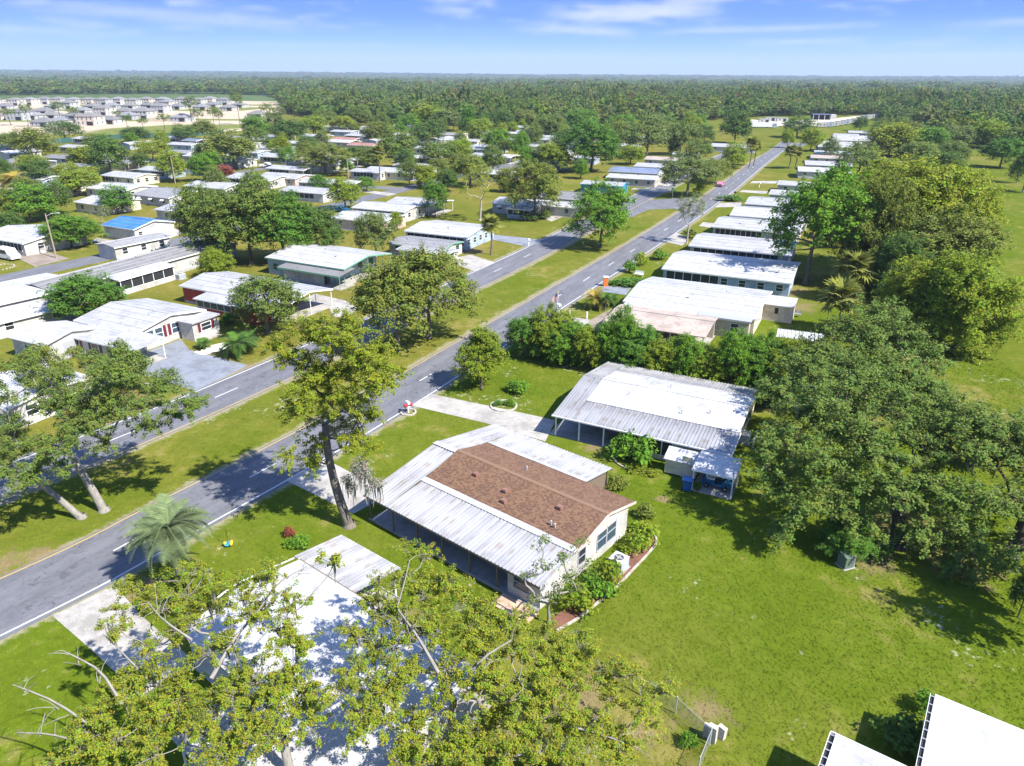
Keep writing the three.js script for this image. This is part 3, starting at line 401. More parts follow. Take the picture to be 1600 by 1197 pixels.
// ---------- home at the lower right ----------
{
  const az = 125, C = [21.83,-27.15], g = frame('flat_roof_home', 'white flat-roofed home with guttered edge at the lower right', 'house', C, az); // far-left corner at origin
  const L = 15, D = 7.6;
  const r = boxG(0, 2.78, 0, L, 2.9, D); add(g, 'roof', r, M.roofCoat); box(g, 'wall', M.wallWhite, .45, 0, .45, L - .4, 2.779, D - .4);
  const gut = (x, z0, z1, y) => { box(g, 'gutter', M.trim, x - .2, y - .16, z0, x - .006, y - .14, z1); box(g, 'gutter_lip', M.trim, x - .21, y - .16, z0, x - .19, y + .01, z1); for (let z = z0 + .15; z < z1; z += .62) box(g, 'gutter_strap', M.trimGrey, x - .2, y - .02, z, x - .006, y + .012, z + .05); box(g, 'gutter_bed', M.dark, x - .188, y - .139, z0 + .02, x - .008, y - .10, z1 - .02); };
  gut(0, 0, D, 2.9); box(g, 'roof_edge', M.trim, -.004, 2.75, -.05, L, 2.93, -.004); win(g, 'b', .45, 3, .9, 1.2, 1.1); win(g, 'b', .45, 8, .9, 1.2, 1.1); door(g, 'l', .446, 3.4, .1);
  for (const z of [1.8, 5.6]) win(g, 'l', .45, z, .9, 1.1, 1.1);
  // lower carport in front
  const p = [15.73,-25.19], c = frame('flat_carport', 'lower white flat carport roof beside the lower right home', 'carport', p, az);
  box(c, 'roof', M.roofCoat, .35, 2.43, 0, 4.6, 2.55, 7); box(c, 'roof_edge', M.trim, 0, 2.40, -.05, 4.6, 2.57, -.004); box(c, 'gutter', M.trim, .004, 2.39, 0, .2, 2.41, 7); box(c, 'gutter_lip', M.trim, -.02, 2.39, 0, .003, 2.57, 7); box(c, 'gutter_lip', M.trim, .25, 2.43, 0, .346, 2.6, 7); for (let z = .15; z < 7; z += .5) box(c, 'gutter_strap', M.trimGrey, .004, 2.54, z, .25, 2.565, z + .05);
  box(c, 'gutter_bed', M.dark, .02, 2.412, .02, .24, 2.45, 6.98); for (const [x, z] of [[.5, .25], [4.4, .25], [.5, 6.6], [4.4, 6.6]]) post(c, M.trim, x, 0, z, 2.43); box(c, 'floor', M.concrete, .3, 0, .2, 4.6, .05, 6.8);
}
// ---------- homes along the right of the divided road ----------
{
  const az = 116, p = [15.73,-97.73];
  const g = home('big plain white roof home behind the tan-roofed carport and the hedge', p, az, 18.5, 15, { rise: .95, fr: 0, rn: 2, roof: M.roofClean, wall: M.wallCream });
  box(g, 'side_wing', M.wallTan, 11.2, 0, .05, 17.8, 2.35, 1.6); box(g, 'wing_roof', M.trimGrey, 11, 2.36, .033, 18, 2.62, 1.9); win(g, 'f', 1.6, 13, .9, 1.2, 1.1); win(g, 'f', 1.6, 16, .9, 1.0, 1.1);
  const q = shift(p, az, .3, -9.4), t = frame('tan_carport', 'low tan gravel-roofed carport with white strip, in front of the big white roof', 'carport', q, az);
  profile(t, 'roof', M.roofTan, [[0, 2.1], [5, 2.66], [7.6, 2.45], [7.6, 2.56], [5, 2.78], [0, 2.22]], 0, 13.5); profile(t, 'roof_strip', M.roofClean, [[7.6, 2.3], [9.3, 2.42], [9.3, 2.5], [7.6, 2.4]], .2, 13.5); box(t, 'ridge_cap', M.roofDark, 0, 2.775, -5.1, 13.5, 2.80, -4.9);
  for (const x of [.3, 4.5, 9, 13.2]) for (const s of [.3, 7.3]) post(t, M.trim, x, 0, -s, 2.12 + (s > 1 ? .35 : .02)); box(t, 'floor', M.concrete, 0, 0, -7.5, 13.4, .05, -.1); box(t, 'wall', M.wallTan, 6, .05, -6.5, 13.3, 2.3, -6.4);
  const sp = [35.69,-97.29], s = frame('garden_shed', 'tan sided garden shed with white lean-to roof and two small windows', 'shed', sp, az); box(s, 'wall', M.wallBeige, 0, 0, -3.2, 4.1, 2.35, 0); profile(s, 'roof', M.roofClean, [[-.25, 2.3], [3.3, 2.75], [3.3, 2.85], [-.25, 2.4]], -.15, 4.25); for (const y of [1.2, 1.62]) win(s, 'f', 0, 1.9, y, .32, .28, M.dark); for (let i = 1; i < 9; i++) box(s, 'siding_lap', M.wallTan, -.006, i * .25, .001, 4.106, i * .25 + .02, .012);
  acUnit('dark grey air conditioner between the big white roof and the tan shed', [35.59,-97.87], az, .95);
  const pp = [32.86,-83.48], k = frame('patio_cover', 'free-standing white ribbed patio cover on twin posts', 'patio cover', pp, az - 4); pansRun(k, 0, 5.4, 2.6, 2.55, 0, 2.3, pansWhite, .45); for (const x of [.2, 5.0]) for (const s of [.3, 2.3]) post(k, M.trim, x, 0, -s, 2.32 + s * .08, .09); post(k, M.trim, 5.25, 0, -.3, 2.34, .07); box(k, 'beam', M.trim, 0, 2.2, -.36, 5.4, 2.29, -.26); box(k, 'beam', M.trim, 0, 2.4, -2.34, 5.4, 2.47, -2.26);
  const tp = [33.71,-82.82], tb = frame('patio_table', 'white rectangular patio table below the patio cover', 'table', tp, az); box(tb, 'table_top', M.white, 0, .7, -1, 2.2, .75, 0); for (const x of [.1, 2.1]) for (const z of [-.9, -.1]) post(tb, M.white, x, 0, z, .7, .06);
  const bp = [39.92,-99.15], be = frame('garden_bench', 'pale metal bench on the grass behind the tan shed', 'bench', bp, az + 6); box(be, 'seat', M.metal, 0, .42, -.45, 2, .48, 0); box(be, 'backrest', M.metal, 0, .5, -.5, 2, .9, -.45); for (const x of [.15, 1.85]) for (const z of [-.4, -.06]) post(be, M.steel, x, 0, z, .42, .05);
}
home('long white home with screened porch and pale blue wall, second beyond the hedge', [24.82,-116.43], 115.5, 20.6, 15, { rise: 1.05, roof: M.roofClean, wall: M.wallBlue, scr: [.02, .46, 6], fr: 7, rn: 2, vents: 5 });
home('ribbed white home dappled by tree shade, third beyond the hedge', [33.29,-134.12], 115.6, 18.5, 13.4, { rise: .9, roof: M.roofWhite, wall: M.wallGrey, scr: [.03, .9, 11], fr: 0, ribs: 1 });
home('white home with dark seams along its roof, fourth beyond the hedge', [42.47,-152.69], 116, 17.5, 13.8, { rise: .9, roof: M.roofWhite, scr: [.02, .6, 9], fr: 6 });
home('plain white roof home, fifth beyond the hedge', [50.16,-166.56], 114, 17, 14.6, { rise: .9, roof: M.roofClean, fr: 5 });
home('white home with a raised flat roof deck, sixth beyond the hedge', [58.6,-182.93], 114, 15, 13.5, { rise: .7, roof: M.roofWhite, fr: 4, vents: 4 });
home('small white-roofed home partly behind the lush green tree', [69.93,-199.16], 114, 14, 10, { roof: M.roofPale, rise: .6 });
home('white-roofed home just past the lush green tree', [78.65,-218.13], 114, 14, 10, { roof: M.roofWhite, rise: .6 });
const ord = ['first', 'second', 'third', 'fourth', 'fifth', 'sixth', 'seventh', 'eighth', 'ninth', 'tenth', 'eleventh', 'twelfth', 'thirteenth', 'fourteenth', 'fifteenth', 'sixteenth', 'seventeenth', 'eighteenth'];
[[1247, 267, 17, 13, M.roofClean, .8], [1258, 257, 16, 13, M.roofWhite, .8], [1267, 246, 16, 11, M.roofTan, .6], [1273, 239, 15, 12, M.roofWhite, .6], [1278, 229, 19, 15, M.roofPale, 2.0], [1301, 219, 20, 15, M.roofPale, 2.1], [1303, 212, 13, 12, M.roofWhite, .8], [1326, 207, 17, 12, M.roofWhite, .7]].forEach((q, i) => { const P = [[97.15,-251.38], [106.85,-270.76], [118.48,-295.61], [127.09,-313.83], [140.23,-343.86], [162.06,-380.41], [175.11,-410.4], [193.99,-435.47]][i]; home(`distant home, ${ord[i]} beyond the fan palms on the right of the road`, P, 108, q[2], q[3], { roof: q[4], rise: q[5], rn: 3, trim: q[4] === M.roofPale ? M.trimGrey : M.trim }); });
// ---------- homes left of the divided road ----------
{ // white home with maroon shutters
  const az = 116, p = [-56.63,-87.09], g = home('white home with maroon shutters and wide front windows beside the blue-grey drive', p, az, 11.6, 11, { rise: .95, roof: M.roofPale, fr: 0, rn: 0, n: 'shuttered_home', vents: 1, h: 2.7 });
  const xr = 11.3; for (const z of [-2.2, -3.5, -6.0, -7.2]) win(g, 'r', xr, z, .95, 1.05, 1.35, M.trim, M.glassBlue); for (const z of [-1.35, -4.4, -5.1, -8.2]) shutter(g, 'r', xr + .004, z, .9, 1.5, M.maroon); door(g, 'r', xr + .004, -8.9, .15, M.wallCream);
  const w = frame('shuttered_wing', 'low white side wing with maroon shutters and carport, nearest the twin-trunk oaks', 'house', [-55.49,-82.44], az); profile(w, 'roof', M.roofPale, [[0, 2.25], [4.6, 2.6], [4.6, 2.7], [0, 2.35]], 0, 12.8); profile(w, 'wall', M.wallWhite, [[.3, 0], [4.55, 0], [4.55, 2.55], [.3, 2.22]], .25, 8.6);
  for (const x of [2.0, 5.6]) { win(w, 'f', -.3, x, .7, 1.2, 1.3); shutter(w, 'f', -.296, x - 1.0, .65, 1.4, M.maroon); shutter(w, 'f', -.296, x + 1.0, .65, 1.4, M.maroon); } for (const x of [9.4, 12.6]) for (const s of [.3, 4.2]) post(w, M.trim, x, 0, -s, 2.2 + s * .07); box(w, 'fascia', M.trim, 0, 2.2, .004, 12.8, 2.37, .03); box(w, 'carport_floor', M.concrete, 8.62, 0, -4.4, 12.7, .06, -.2);
  const e = frame('front_room', 'small white front room with maroon shuttered window on the shuttered home', 'house', [-43.51,-87.55], az); box(e, 'wall', M.wallWhite, .2, 0, -4.4, 2.5, 2.4, -.2); box(e, 'roof', M.roofPale, 0, 2.4, -4.7, 2.8, 2.55, .05); win(e, 'r', 2.5, -2.3, 1.05, 1.5, .95); for (const z of [-1.2, -3.4]) shutter(e, 'r', 2.504, z, 1.0, 1.1, M.maroon); box(e, 'step', M.concrete, 2.55, 0, -3.6, 3.6, .1, -1.4);
  const s = frame('gabled_outbuilding', 'white gabled outbuilding with steel roof behind the shuttered home', 'shed', [-61.04,-81], az); profile(s, 'wall', M.wallWhite, [[.2, 0], [7, 0], [7, 2.4], [3.6, 3.1], [.2, 2.4]], .2, 6.6); profile(s, 'roof', M.roofClean, [[-.1, 2.4], [3.6, 3.2], [7.3, 2.4], [7.3, 2.5], [3.6, 3.3], [-.1, 2.5]], 0, 6.9); box(s, 'garage_door', M.trimGrey, 6.605, .05, -4.9, 6.64, 2.1, -2.3); win(s, 'f', -.2, 3, 1, .9, .9);
  const bn = frame('garden_bin', 'blue rubbish bin beside the wall of the shuttered wing', 'bin', [-54.39,-80.91], az); add(bn, 'bin_body', new THREE.CylinderGeometry(.42, .34, .95, 4).rotateY(.78).translate(0, .48, 0), M.blueBin); box(bn, 'lid', M.blueBin, -.34, .96, -.34, .34, 1.02, .36);
}
{ // red home
  const az = 117, p = [-50.18,-103.62], g = home('red-walled home with pale roof beside the sprawling garden tree', p, az, 21.5, 9.5, { rise: .85, roof: M.roofPale, wall: M.wallRed, car: 5.5, fr: 0, rn: 1, n: 'red_home', h: 2.7 });
  const w = frame('red_porch', 'low red porch with five tall windows and sloping pale roof', 'house', [-46.12,-98.71], az); profile(w, 'roof', M.roofPale, [[0, 2.1], [3, 2.45], [3, 2.55], [0, 2.2]], 0, 12.5); box(w, 'wall', M.wallRed, .3, 0, -2.9, 12, .95, -.3); box(w, 'upper_wall', M.wallRed, 7.4, .95, -2.9, 12, 2.1, -.3); screens(w, 'f', -.3, .4, 7.2, 1.02, 1.98, 5, M.trim, M.glassBlue); box(w, 'inner_wall', M.wallRed, .35, .95, -2.88, 7.39, 2.09, -1.4); box(w, 'fascia', M.trim, 0, 2.05, .004, 12.5, 2.22, .03); post(w, M.trim, .35, 0, -.3, 2.1, .1);
}
{ // green-trimmed home
  const az = 117.3, p = [-42.85,-120.93], g = home('white-roofed home with mint green trim and long grey side awning', p, az, 17.4, 13, { rise: .95, roof: M.roofClean, wall: M.wallGreenB, trim: M.trimGreen, car: 3, fr: 4, rn: 4, n: 'green_trim_home', h: 2.9 });
  const w = frame('side_awning', 'grey lean-to awning with mint green edge on the green-trimmed home', 'awning', [-39.47,-116.71], az); profile(w, 'roof', M.roofSlate, [[0, 2.2], [4, 2.7], [4, 2.8], [0, 2.3]], 0, 13.2); box(w, 'fascia', M.trimGreen, -.02, 2.05, .004, 13.22, 2.32, .05); for (const x of [.3, 4.5, 9, 13]) post(w, M.trimGreen, x, 0, -.3, 2.15); box(w, 'screen_wall', M.wallGrey, .2, 0, -1.2, 9, 1.9, -1.1); box(w, 'floor', M.concrete, 0, 0, -3.9, 13.2, .05, -.1);
}
home('white home with grey-blue walls beside a fan palm and the long drive', [-22.3,-145.25], 115, 14.5, 13.2, { rise: .85, roof: M.roofClean, wall: M.wallBlue, scr: [.02, .98, 8], rn: 5, h: 2.7 });
home('low grey and white roofed home behind the pair of median oaks', [-24.18,-135.38], 115, 12.5, 8, { rise: .5, roof: M.roofGrey, rn: 2, h: 2.3, trim: M.trimGreen });
home('white flat-roofed annex behind the pair of median oaks', [-21.87,-131.42], 115, 11, 5, { rise: .25, roof: M.roofPale, rn: 1, h: 2.1, fr: 2 });
home('pale home with dark screened room, left of the round median tree', [-5.59,-181.89], 114, 13, 10, { rise: .8, roof: M.roofPale, wall: M.wallWhite, aw: 1 });
home('dark blue screened room with pale frame beside the mossy oak', [-1.81,-174.79], 114, 6.5, 4, { rise: .3, roof: M.roofSolar, wall: M.wallBlue, scr: [0, 1, 4], rscr: [0, 1, 3], fr: 0, h: 2.4 });
home('wide grey-roofed home behind the round median tree', [6.13,-191.99], 113, 13, 12, { rise: .95, roof: M.roofSlate, rn: 3 });
home('white-roofed wing in front of the wide grey-roofed home', [1.65,-180.83], 113, 15, 8, { rise: .4, roof: M.roofClean, rn: 2 });
home('turquoise home with pale flat roof behind the round median tree', [19.75,-216.82], 113, 13, 8, { rise: .6, roof: M.roofWhite, wall: M.wallTeal, trim: M.teal, rn: 2, fr: 2 });
home('long white home with rooftop solar panels on the far side of the crossover', [31.91,-248.23], 112, 17, 12, { rise: .9, roof: M.roofSolar, rn: 3 });
home('white-roofed home with tan front, nearest the crossover', [29.19,-232.48], 112, 16, 10, { rise: .6, roof: M.roofClean, wall: M.wallTan, rn: 3 });
home('white home partly hidden behind the multi-trunk oak', [42.76,-262.55], 112, 15, 11, { rise: .7, roof: M.roofWhite });
home('tan-roofed home behind the multi-trunk oak', [50.35,-286.09], 112, 14, 10, { rise: .7, roof: M.roofTan });
home('wide white roof home beside the tall double palm', [90.38,-342.61], 110, 20, 14, { rise: .8, roof: M.roofWhite });
home('small white roof showing behind oaks near the second tan roof', [65.37,-306.43], 110, 10, 9, { rise: .6, roof: M.roofWhite });
// second row, backing on to the side street
{
  const az = 30, g = home('very long grey-roofed home with screened porch seen side-on', [-66.85,-99.49], 23.34, 34.5, 8, { rise: .8, roof: M.roofSlate, fr: 0, rn: 0, n: 'long_grey_home', h: 2.7, vents: 4 });
  const w = frame('screened_porch', 'white screened porch with five dark bays on the long grey home', 'porch', [-60.8,-106.64], 23.34); profile(w, 'roof', M.roofWhite, [[0, 2.4], [3, 2.75], [3, 2.85], [0, 2.5]], 0, 11); box(w, 'wall', M.wallWhite, .2, 0, -2.9, 10.8, .8, -.25); screens(w, 'f', -.25, .4, 10.6, .85, 2.3, 5); screens(w, 'r', 10.8, -.4, -2.7, .85, 2.3, 2); box(w, 'inner_wall', M.wallWhite, .25, .8, -2.88, 10.7, 2.35, -2.5); box(w, 'fascia', M.trim, 0, 2.35, .004, 11, 2.52, .03);
  acUnit('grey air conditioner at the end of the white screened porch', [-56.19,-117.12], az, 1.3);
}
home('white flat-roofed home at the left edge behind the bright green tree', [-71.9,-90.82], 33, 15, 12, { rise: .4, roof: M.roofClean, rn: 2, fr: 2, h: 2.8 });
home('low white lean-to building at the left edge', [-67.43,-85.31], 33, 12.5, 6, { rise: .25, roof: M.roofClean, rn: 0, fr: 2, h: 2.2 });
home('white-roofed corner home cut off by the left edge, behind the twin-trunk oaks', [-55.76,-64.72], 117, 8.5, 9, { rise: .6, roof: M.roofClean });
home('white and pale blue home behind the yellow-green round shrub', [-63.22,-129.05], 117, 8.2, 9, { rise: .5, roof: M.roofPale, wall: M.wallWhite, rn: 2, h: 2.5 });
home('grey-roofed home just across from the blue-roofed garage', [-73.18,-129.22], 30, 12, 6, { rise: .4, roof: M.roofGrey, rn: 1 });
home('white home with long screened side, left edge beyond the side street', [-105.69,-139.22], 117, 15.5, 13, { rise: .9, roof: M.roofClean, scr: [0, .95, 12], fr: 0 });
{ const g = home('white garage with bright blue roof beside the side street', [-86.22,-149.19], 118, 10.5, 10, { rise: 1.1, roof: M.roofBlue, trim: M.trim, fr: 0, rn: 0, n: 'blue_roof_garage', h: 2.8, vents: 0 }); box(g, 'garage_door', M.trim, 10.21, .05, -6.2, 10.25, 2.3, -3.2); win(g, 'r', 10.2, -1.6, 1.2, .8, .9); for (let i = 0; i < 4; i++) box(g, 'panel_line', M.trimGrey, 10.251, .45 + i * .45, -6.2, 10.256, .47 + i * .45, -3.2); }
home('white home with row of sash windows beside the blue-roofed garage', [-84.73,-169.78], 117, 14, 8, { rise: .6, roof: M.roofWhite, scr: [.35, 1, 6], fr: 2 });
home('grey gabled home with white window awnings', [-100.88,-192.15], 117, 14, 13, { rise: 1.1, roof: M.roofGrey, aw: 1, rn: 3 });
home('cream home with white hip-like roof behind the shading oaks', [-109.33,-179.35], 117, 11, 11, { rise: .9, roof: M.roofClean, wall: M.wallCream, fr: 2, rn: 1 });
home('cream home with a line of small windows behind the utility pole', [-129.43,-229.68], 116, 15, 10, { rise: .8, roof: M.roofWhite, wall: M.wallCream, scr: [.0, .4, 4], rn: 3 });
home('pale blue home with screened corner near the utility pole', [-125.35,-244.73], 116, 13, 9, { rise: .7, roof: M.roofWhite, wall: M.wallBlue, scr: [.5, 1, 4] });
const small = [
  [[-157.71,-249.3], 15, 12, M.roofGrey, 'grey-roofed home above the first yellow-green garden tree'], [[-184.37,-265.32], 16, 10, M.roofSlate, 'slate-roofed home at the far left beyond the palms'], [[-226.14,-325.73], 12, 9, M.roofWhite, 'white and blue home at the far left edge'],
  [[-146.81,-203.33], 12, 10, M.roofTan, 'tan-roofed home at the left edge behind the date palm'], [[-136.37,-203.77], 12, 8, M.roofWhite, 'white home right of the date palm'], [[-179.13,-280.83], 14, 9, M.roofSlate, 'slate-grey roof beyond the dark round oak'], [[-196.85,-321.61], 12, 9, M.roofWhite, 'white home with dark windows before the green boundary fence'],
  [[-135.43,-214.19], 9, 7, M.roofWhite, 'small white outbuilding between dark oaks on the left'], [[-157.22,-336.71], 15, 9, M.roofWhite, 'white home with awnings behind the utility pole tree'], [[-159.08,-357.14], 10, 9, M.roofSolar, 'blue-grey roof behind the white home with awnings'], [[-129,-288.43], 14, 10, M.roofClean, 'bright white home left of the red-leaved tree'],
  [[-94.35,-208.07], 15, 11, M.roofPale, 'pale-roofed home behind the big left oak cluster'], [[-89.29,-226.25], 18, 11, M.roofWhite, 'wide white home right of the red-leaved tree'], [[-131.17,-366.6], 14, 10, M.roofPale, 'pale home with blue screen behind the wide yellow-green tree'], [[-110.53,-321.34], 12, 11, M.roofWhite, 'white gabled home right of the wide yellow-green tree'],
  [[-98.92,-287.81], 16, 11, M.roofWhite, 'white home with parked pick-up on its drive'], [[-80.56,-229.69], 15, 10, M.roofPale, 'pale-roofed home behind the left oak cluster'], [[-64.27,-217.34], 19, 10, M.roofClean, 'bright white home in front of the olive-green dome tree'], [[-64.73,-200.7], 15, 9, M.roofPale, 'pale home with pinkish walls between the palms'],
  [[-90.06,-311.3], 12, 9, M.roofPale, 'low pale roof left of the olive-green dome tree'], [[-102.97,-420.71], 14, 9, M.roofWhite, 'white home with dark openings behind the dome tree'], [[-90.49,-369.61], 14, 10, M.roofRed, 'home with brownish red roof behind the dome tree'], [[-75.97,-339.02], 14, 10, M.roofRed, 'home with terracotta roof nearer than the brown one'], [[-90.88,-437.06], 10, 9, M.roofWhite, 'small white home behind the terracotta roof'],
  [[-54.53,-243.9], 12, 8, M.roofWhite, 'white wall and orange door home right of the dome tree'], [[-50.66,-245.82], 20, 11, M.roofWhite, 'long white home with dark screens behind the tall fan palm'], [[-42.77,-260.91], 14, 8, M.roofWhite, 'white roof glimpsed between the dark mid-ground oaks'], [[-39.11,-173.77], 15, 10, M.roofClean, 'bright white home with a black chimney cap'], [[-41,-160.32], 14, 10, M.roofClean, 'bright white home with blue car beside it'], [[-31.92,-181.53], 14, 10, M.roofPale, 'pale-roofed home left of the lush dark tree'],
  [[-76.24,-466.54], 14, 10, M.roofWhite, 'pale roofs at the edge of the woods, centre left'], [[-33,-366.28], 17, 9, M.roofWhite, 'white home with dark car port in the centre distance'], [[-22.34,-324.11], 16, 9, M.roofClean, 'bright white home with turquoise end, centre distance'], [[-17.59,-294.97], 18, 10, M.roofClean, 'white home with brown gable in the centre distance'], [[-2.65,-253.56], 9, 9, M.roofSlate, 'grey-blue roofed home right of the tall bare tree'],
  [[0.95,-429.44], 9, 9, M.roofClean, 'tall white gable far behind the dark big oak'], [[6.59,-393.02], 14, 9, M.roofPale, 'pale home left of the dark big oak'], [[5.14,-338.08], 18, 9, M.roofWhite, 'white home with pale wall left of the dark big oak'], [[23.25,-290.15], 9, 8, M.roofWhite, 'white glimpse of a home under the dark big oak'],
];
small.forEach(([p, L, W, r, lab], i) => home(lab, p, 114 - (i % 3), L, W, { roof: r, rise: W * .07, wall: [M.wallWhite, M.wallCream, M.wallBlue, M.wallWhite, M.wallPink, M.wallGrey][i % 6], car: i % 4 === 1 ? 3.5 : 0, scr: i % 3 === 0 ? [.1, .8, 6] : null, vents: 1 }));
// ---------- new two-storey estate in the distance ----------
function estateHouse(label, p, az, two, wall, roof) {
  const g = frame('estate_house', label, 'house', p, az, 'new estate houses'), L = 14, W = 12, h = two ? 5.6 : 3, rr = two ? 2.2 : 2.4;
  box(g, 'wall', wall, .4, 0, -W + .4, L - .4, h, -.4);
  const v = [[0, h, 0], [L, h, 0], [L, h, -W], [0, h, -W], [W * .42, h + rr, -W / 2], [L - W * .42, h + rr, -W / 2]], f = [[0, 1, 5], [0, 5, 4], [1, 2, 5], [2, 3, 4], [2, 4, 5], [3, 0, 4], [0, 2, 1], [0, 3, 2]], ps = []; for (const t of f) for (const k of t) ps.push(...v[k]);
  const hg = cached('hip' + two, () => { const q = new THREE.BufferGeometry(); q.setAttribute('position', new THREE.Float32BufferAttribute(ps, 3)); q.setAttribute('uv', new THREE.Float32BufferAttribute(new Float32Array(ps.length / 3 * 2), 2)); q.computeVertexNormals(); return q; }); add(g, 'roof', hg, roof);
  for (const y of two ? [.9, 3.6] : [.9]) { for (const x of [2.4, 5.4, 8.6, 11.6]) win(g, 'f', -.4, x, y, 1.1, 1.5); for (const z of [-3.2, -8.6]) win(g, 'r', L - .4, z, y, 1.1, 1.5); } box(g, 'lanai', M.dark, 8, .1, -.42, 12.5, 2.5, -.33); return g;
}
{
  const Pb = [[-544.2,-781.7], [-523.3,-784.92], [-519.33,-802.54], [-515.18,-820.96], [-501.33,-823.19], [-476.66,-809.25], [-462.28,-811.52], [-447.82,-813.79], [-441.33,-832.83], [-410.56,-802.28], [-412.76,-837.42], [-395.74,-840.16], [-375.96,-843.34], [-352.18,-828.83], [-353.91,-866.01], [-325.91,-832.96]];
  Pb.forEach((p, i) => estateHouse(`two-storey house in the back row of the new estate, ${ord[i]} from the left`, p, 96 + (i % 3) * 4, i % 7 !== 3 || true, [M.wallWhite, M.wallWhite, M.wallBeige, M.wallGrey][i % 4], [M.roofSlate, M.roofDark, M.roofGrey][i % 3]));
  const Pf = [[-415.01,-627.78], [-394.2,-619.91], [-369.38,-633.31], [-342.28,-615.94], [-331.04,-627.44], [-322.44,-639], [-316.97,-661.82], [-329.12,-722.73], [-301.94,-712.99], [-273.2,-703.8], [-308.19,-479.08], [-307.8,-498.07], [-287.04,-493.54], [-281.04,-507.29], [-246.23,-539.38], [-209.42,-592.99]];
  Pf.forEach((p, i) => estateHouse(i < 10 ? `house in the middle row of the new estate, ${ord[i]} from the left` : `house in the nearest row of the new estate, ${ord[i - 10]} from the left`, p, 98 + (i % 4) * 3, [3, 6, 12].includes(i), [M.wallWhite, M.wallBeige, M.wallWhite, M.wallGrey][(i + 1) % 4], [M.roofDark, M.roofSlate, M.roofGrey][i % 3]));
  const Pm = [[-480.77,-701.97], [-438.16,-707.8], [-432.33,-722.24], [-404.91,-712.36], [-393.81,-727.61], [-377.79,-729.84], [-367,-745.68], [-355.75,-762.21], [-336.43,-765.01], [-313.31,-768.36], [-287.53,-772.1], [-382.44,-548.71], [-365.38,-542.56], [-360.66,-551.01], [-351.35,-560.2], [-332.08,-554.03], [-294.24,-558.02], [-286.91,-567.1]];
  Pm.forEach((p, i) => estateHouse(i < 11 ? `house between the back and middle rows of the new estate, ${ord[i]} from the left` : `house in the second nearest row of the new estate, ${ord[i - 11]} from the left`, p, 97 + (i % 4) * 4, i % 5 === 2, [M.wallGrey, M.wallWhite, M.wallWhite, M.wallBeige][i % 4], [M.roofSlate, M.roofGrey, M.roofDark][i % 3]));
  // timber roof trusses on an unfinished house
  const t = frame('house_frame', 'unfinished house with bare pale timber trusses on the sand', 'building frame', [-260.2,-537.97], 100); box(t, 'wall_frame', dm(.6, .53, .40), 0, 0, -8, 12, 2.6, -7.7); box(t, 'wall_frame', dm(.6, .53, .4), 0, 0, -.3, 12, 2.6, 0); for (let i = 0; i < 12; i++) profile(t, 'truss', dm(.66, .6, .48), [[0, 2.6], [4, 4.7], [8, 2.6], [7.6, 2.6], [4, 4.45], [.4, 2.6]], i * 1.05, i * 1.05 + .1);
}
{ // green mesh boundary fence
  const pts = [[-226.07,-354.62], [-221.63,-365.26], [-212.69,-380.63], [-205.25,-393.02], [-190.06,-402.47], [-176.88,-412.15], [-166.52,-431.51]], g = thing('boundary_fence', 'long green mesh fence between the homes and the new estate', 'fence');
  for (let i = 1; i < pts.length; i++) { const a = pts[i - 1], b = pts[i], d = Math.hypot(b[0] - a[0], b[1] - a[1]), th = -Math.atan2(b[1] - a[1], b[0] - a[0]), n = Math.round(d / 6); for (let k = 0; k < n; k++) { const m = add(g, 'mesh_panel', cached('fp' + (d / n).toFixed(2), () => boxG(.04, .1, -.02, d / n - .04, 2.4, .02)), M.greenNet); m.position.set(mix(a[0], b[0], k / n), 0, mix(a[1], b[1], k / n)); m.rotation.y = th; const q = add(g, 'fence_post', cached('fpo', () => cyl(0, 0, 0, 2.5, .05)), M.steel); q.position.copy(m.position); } }
}
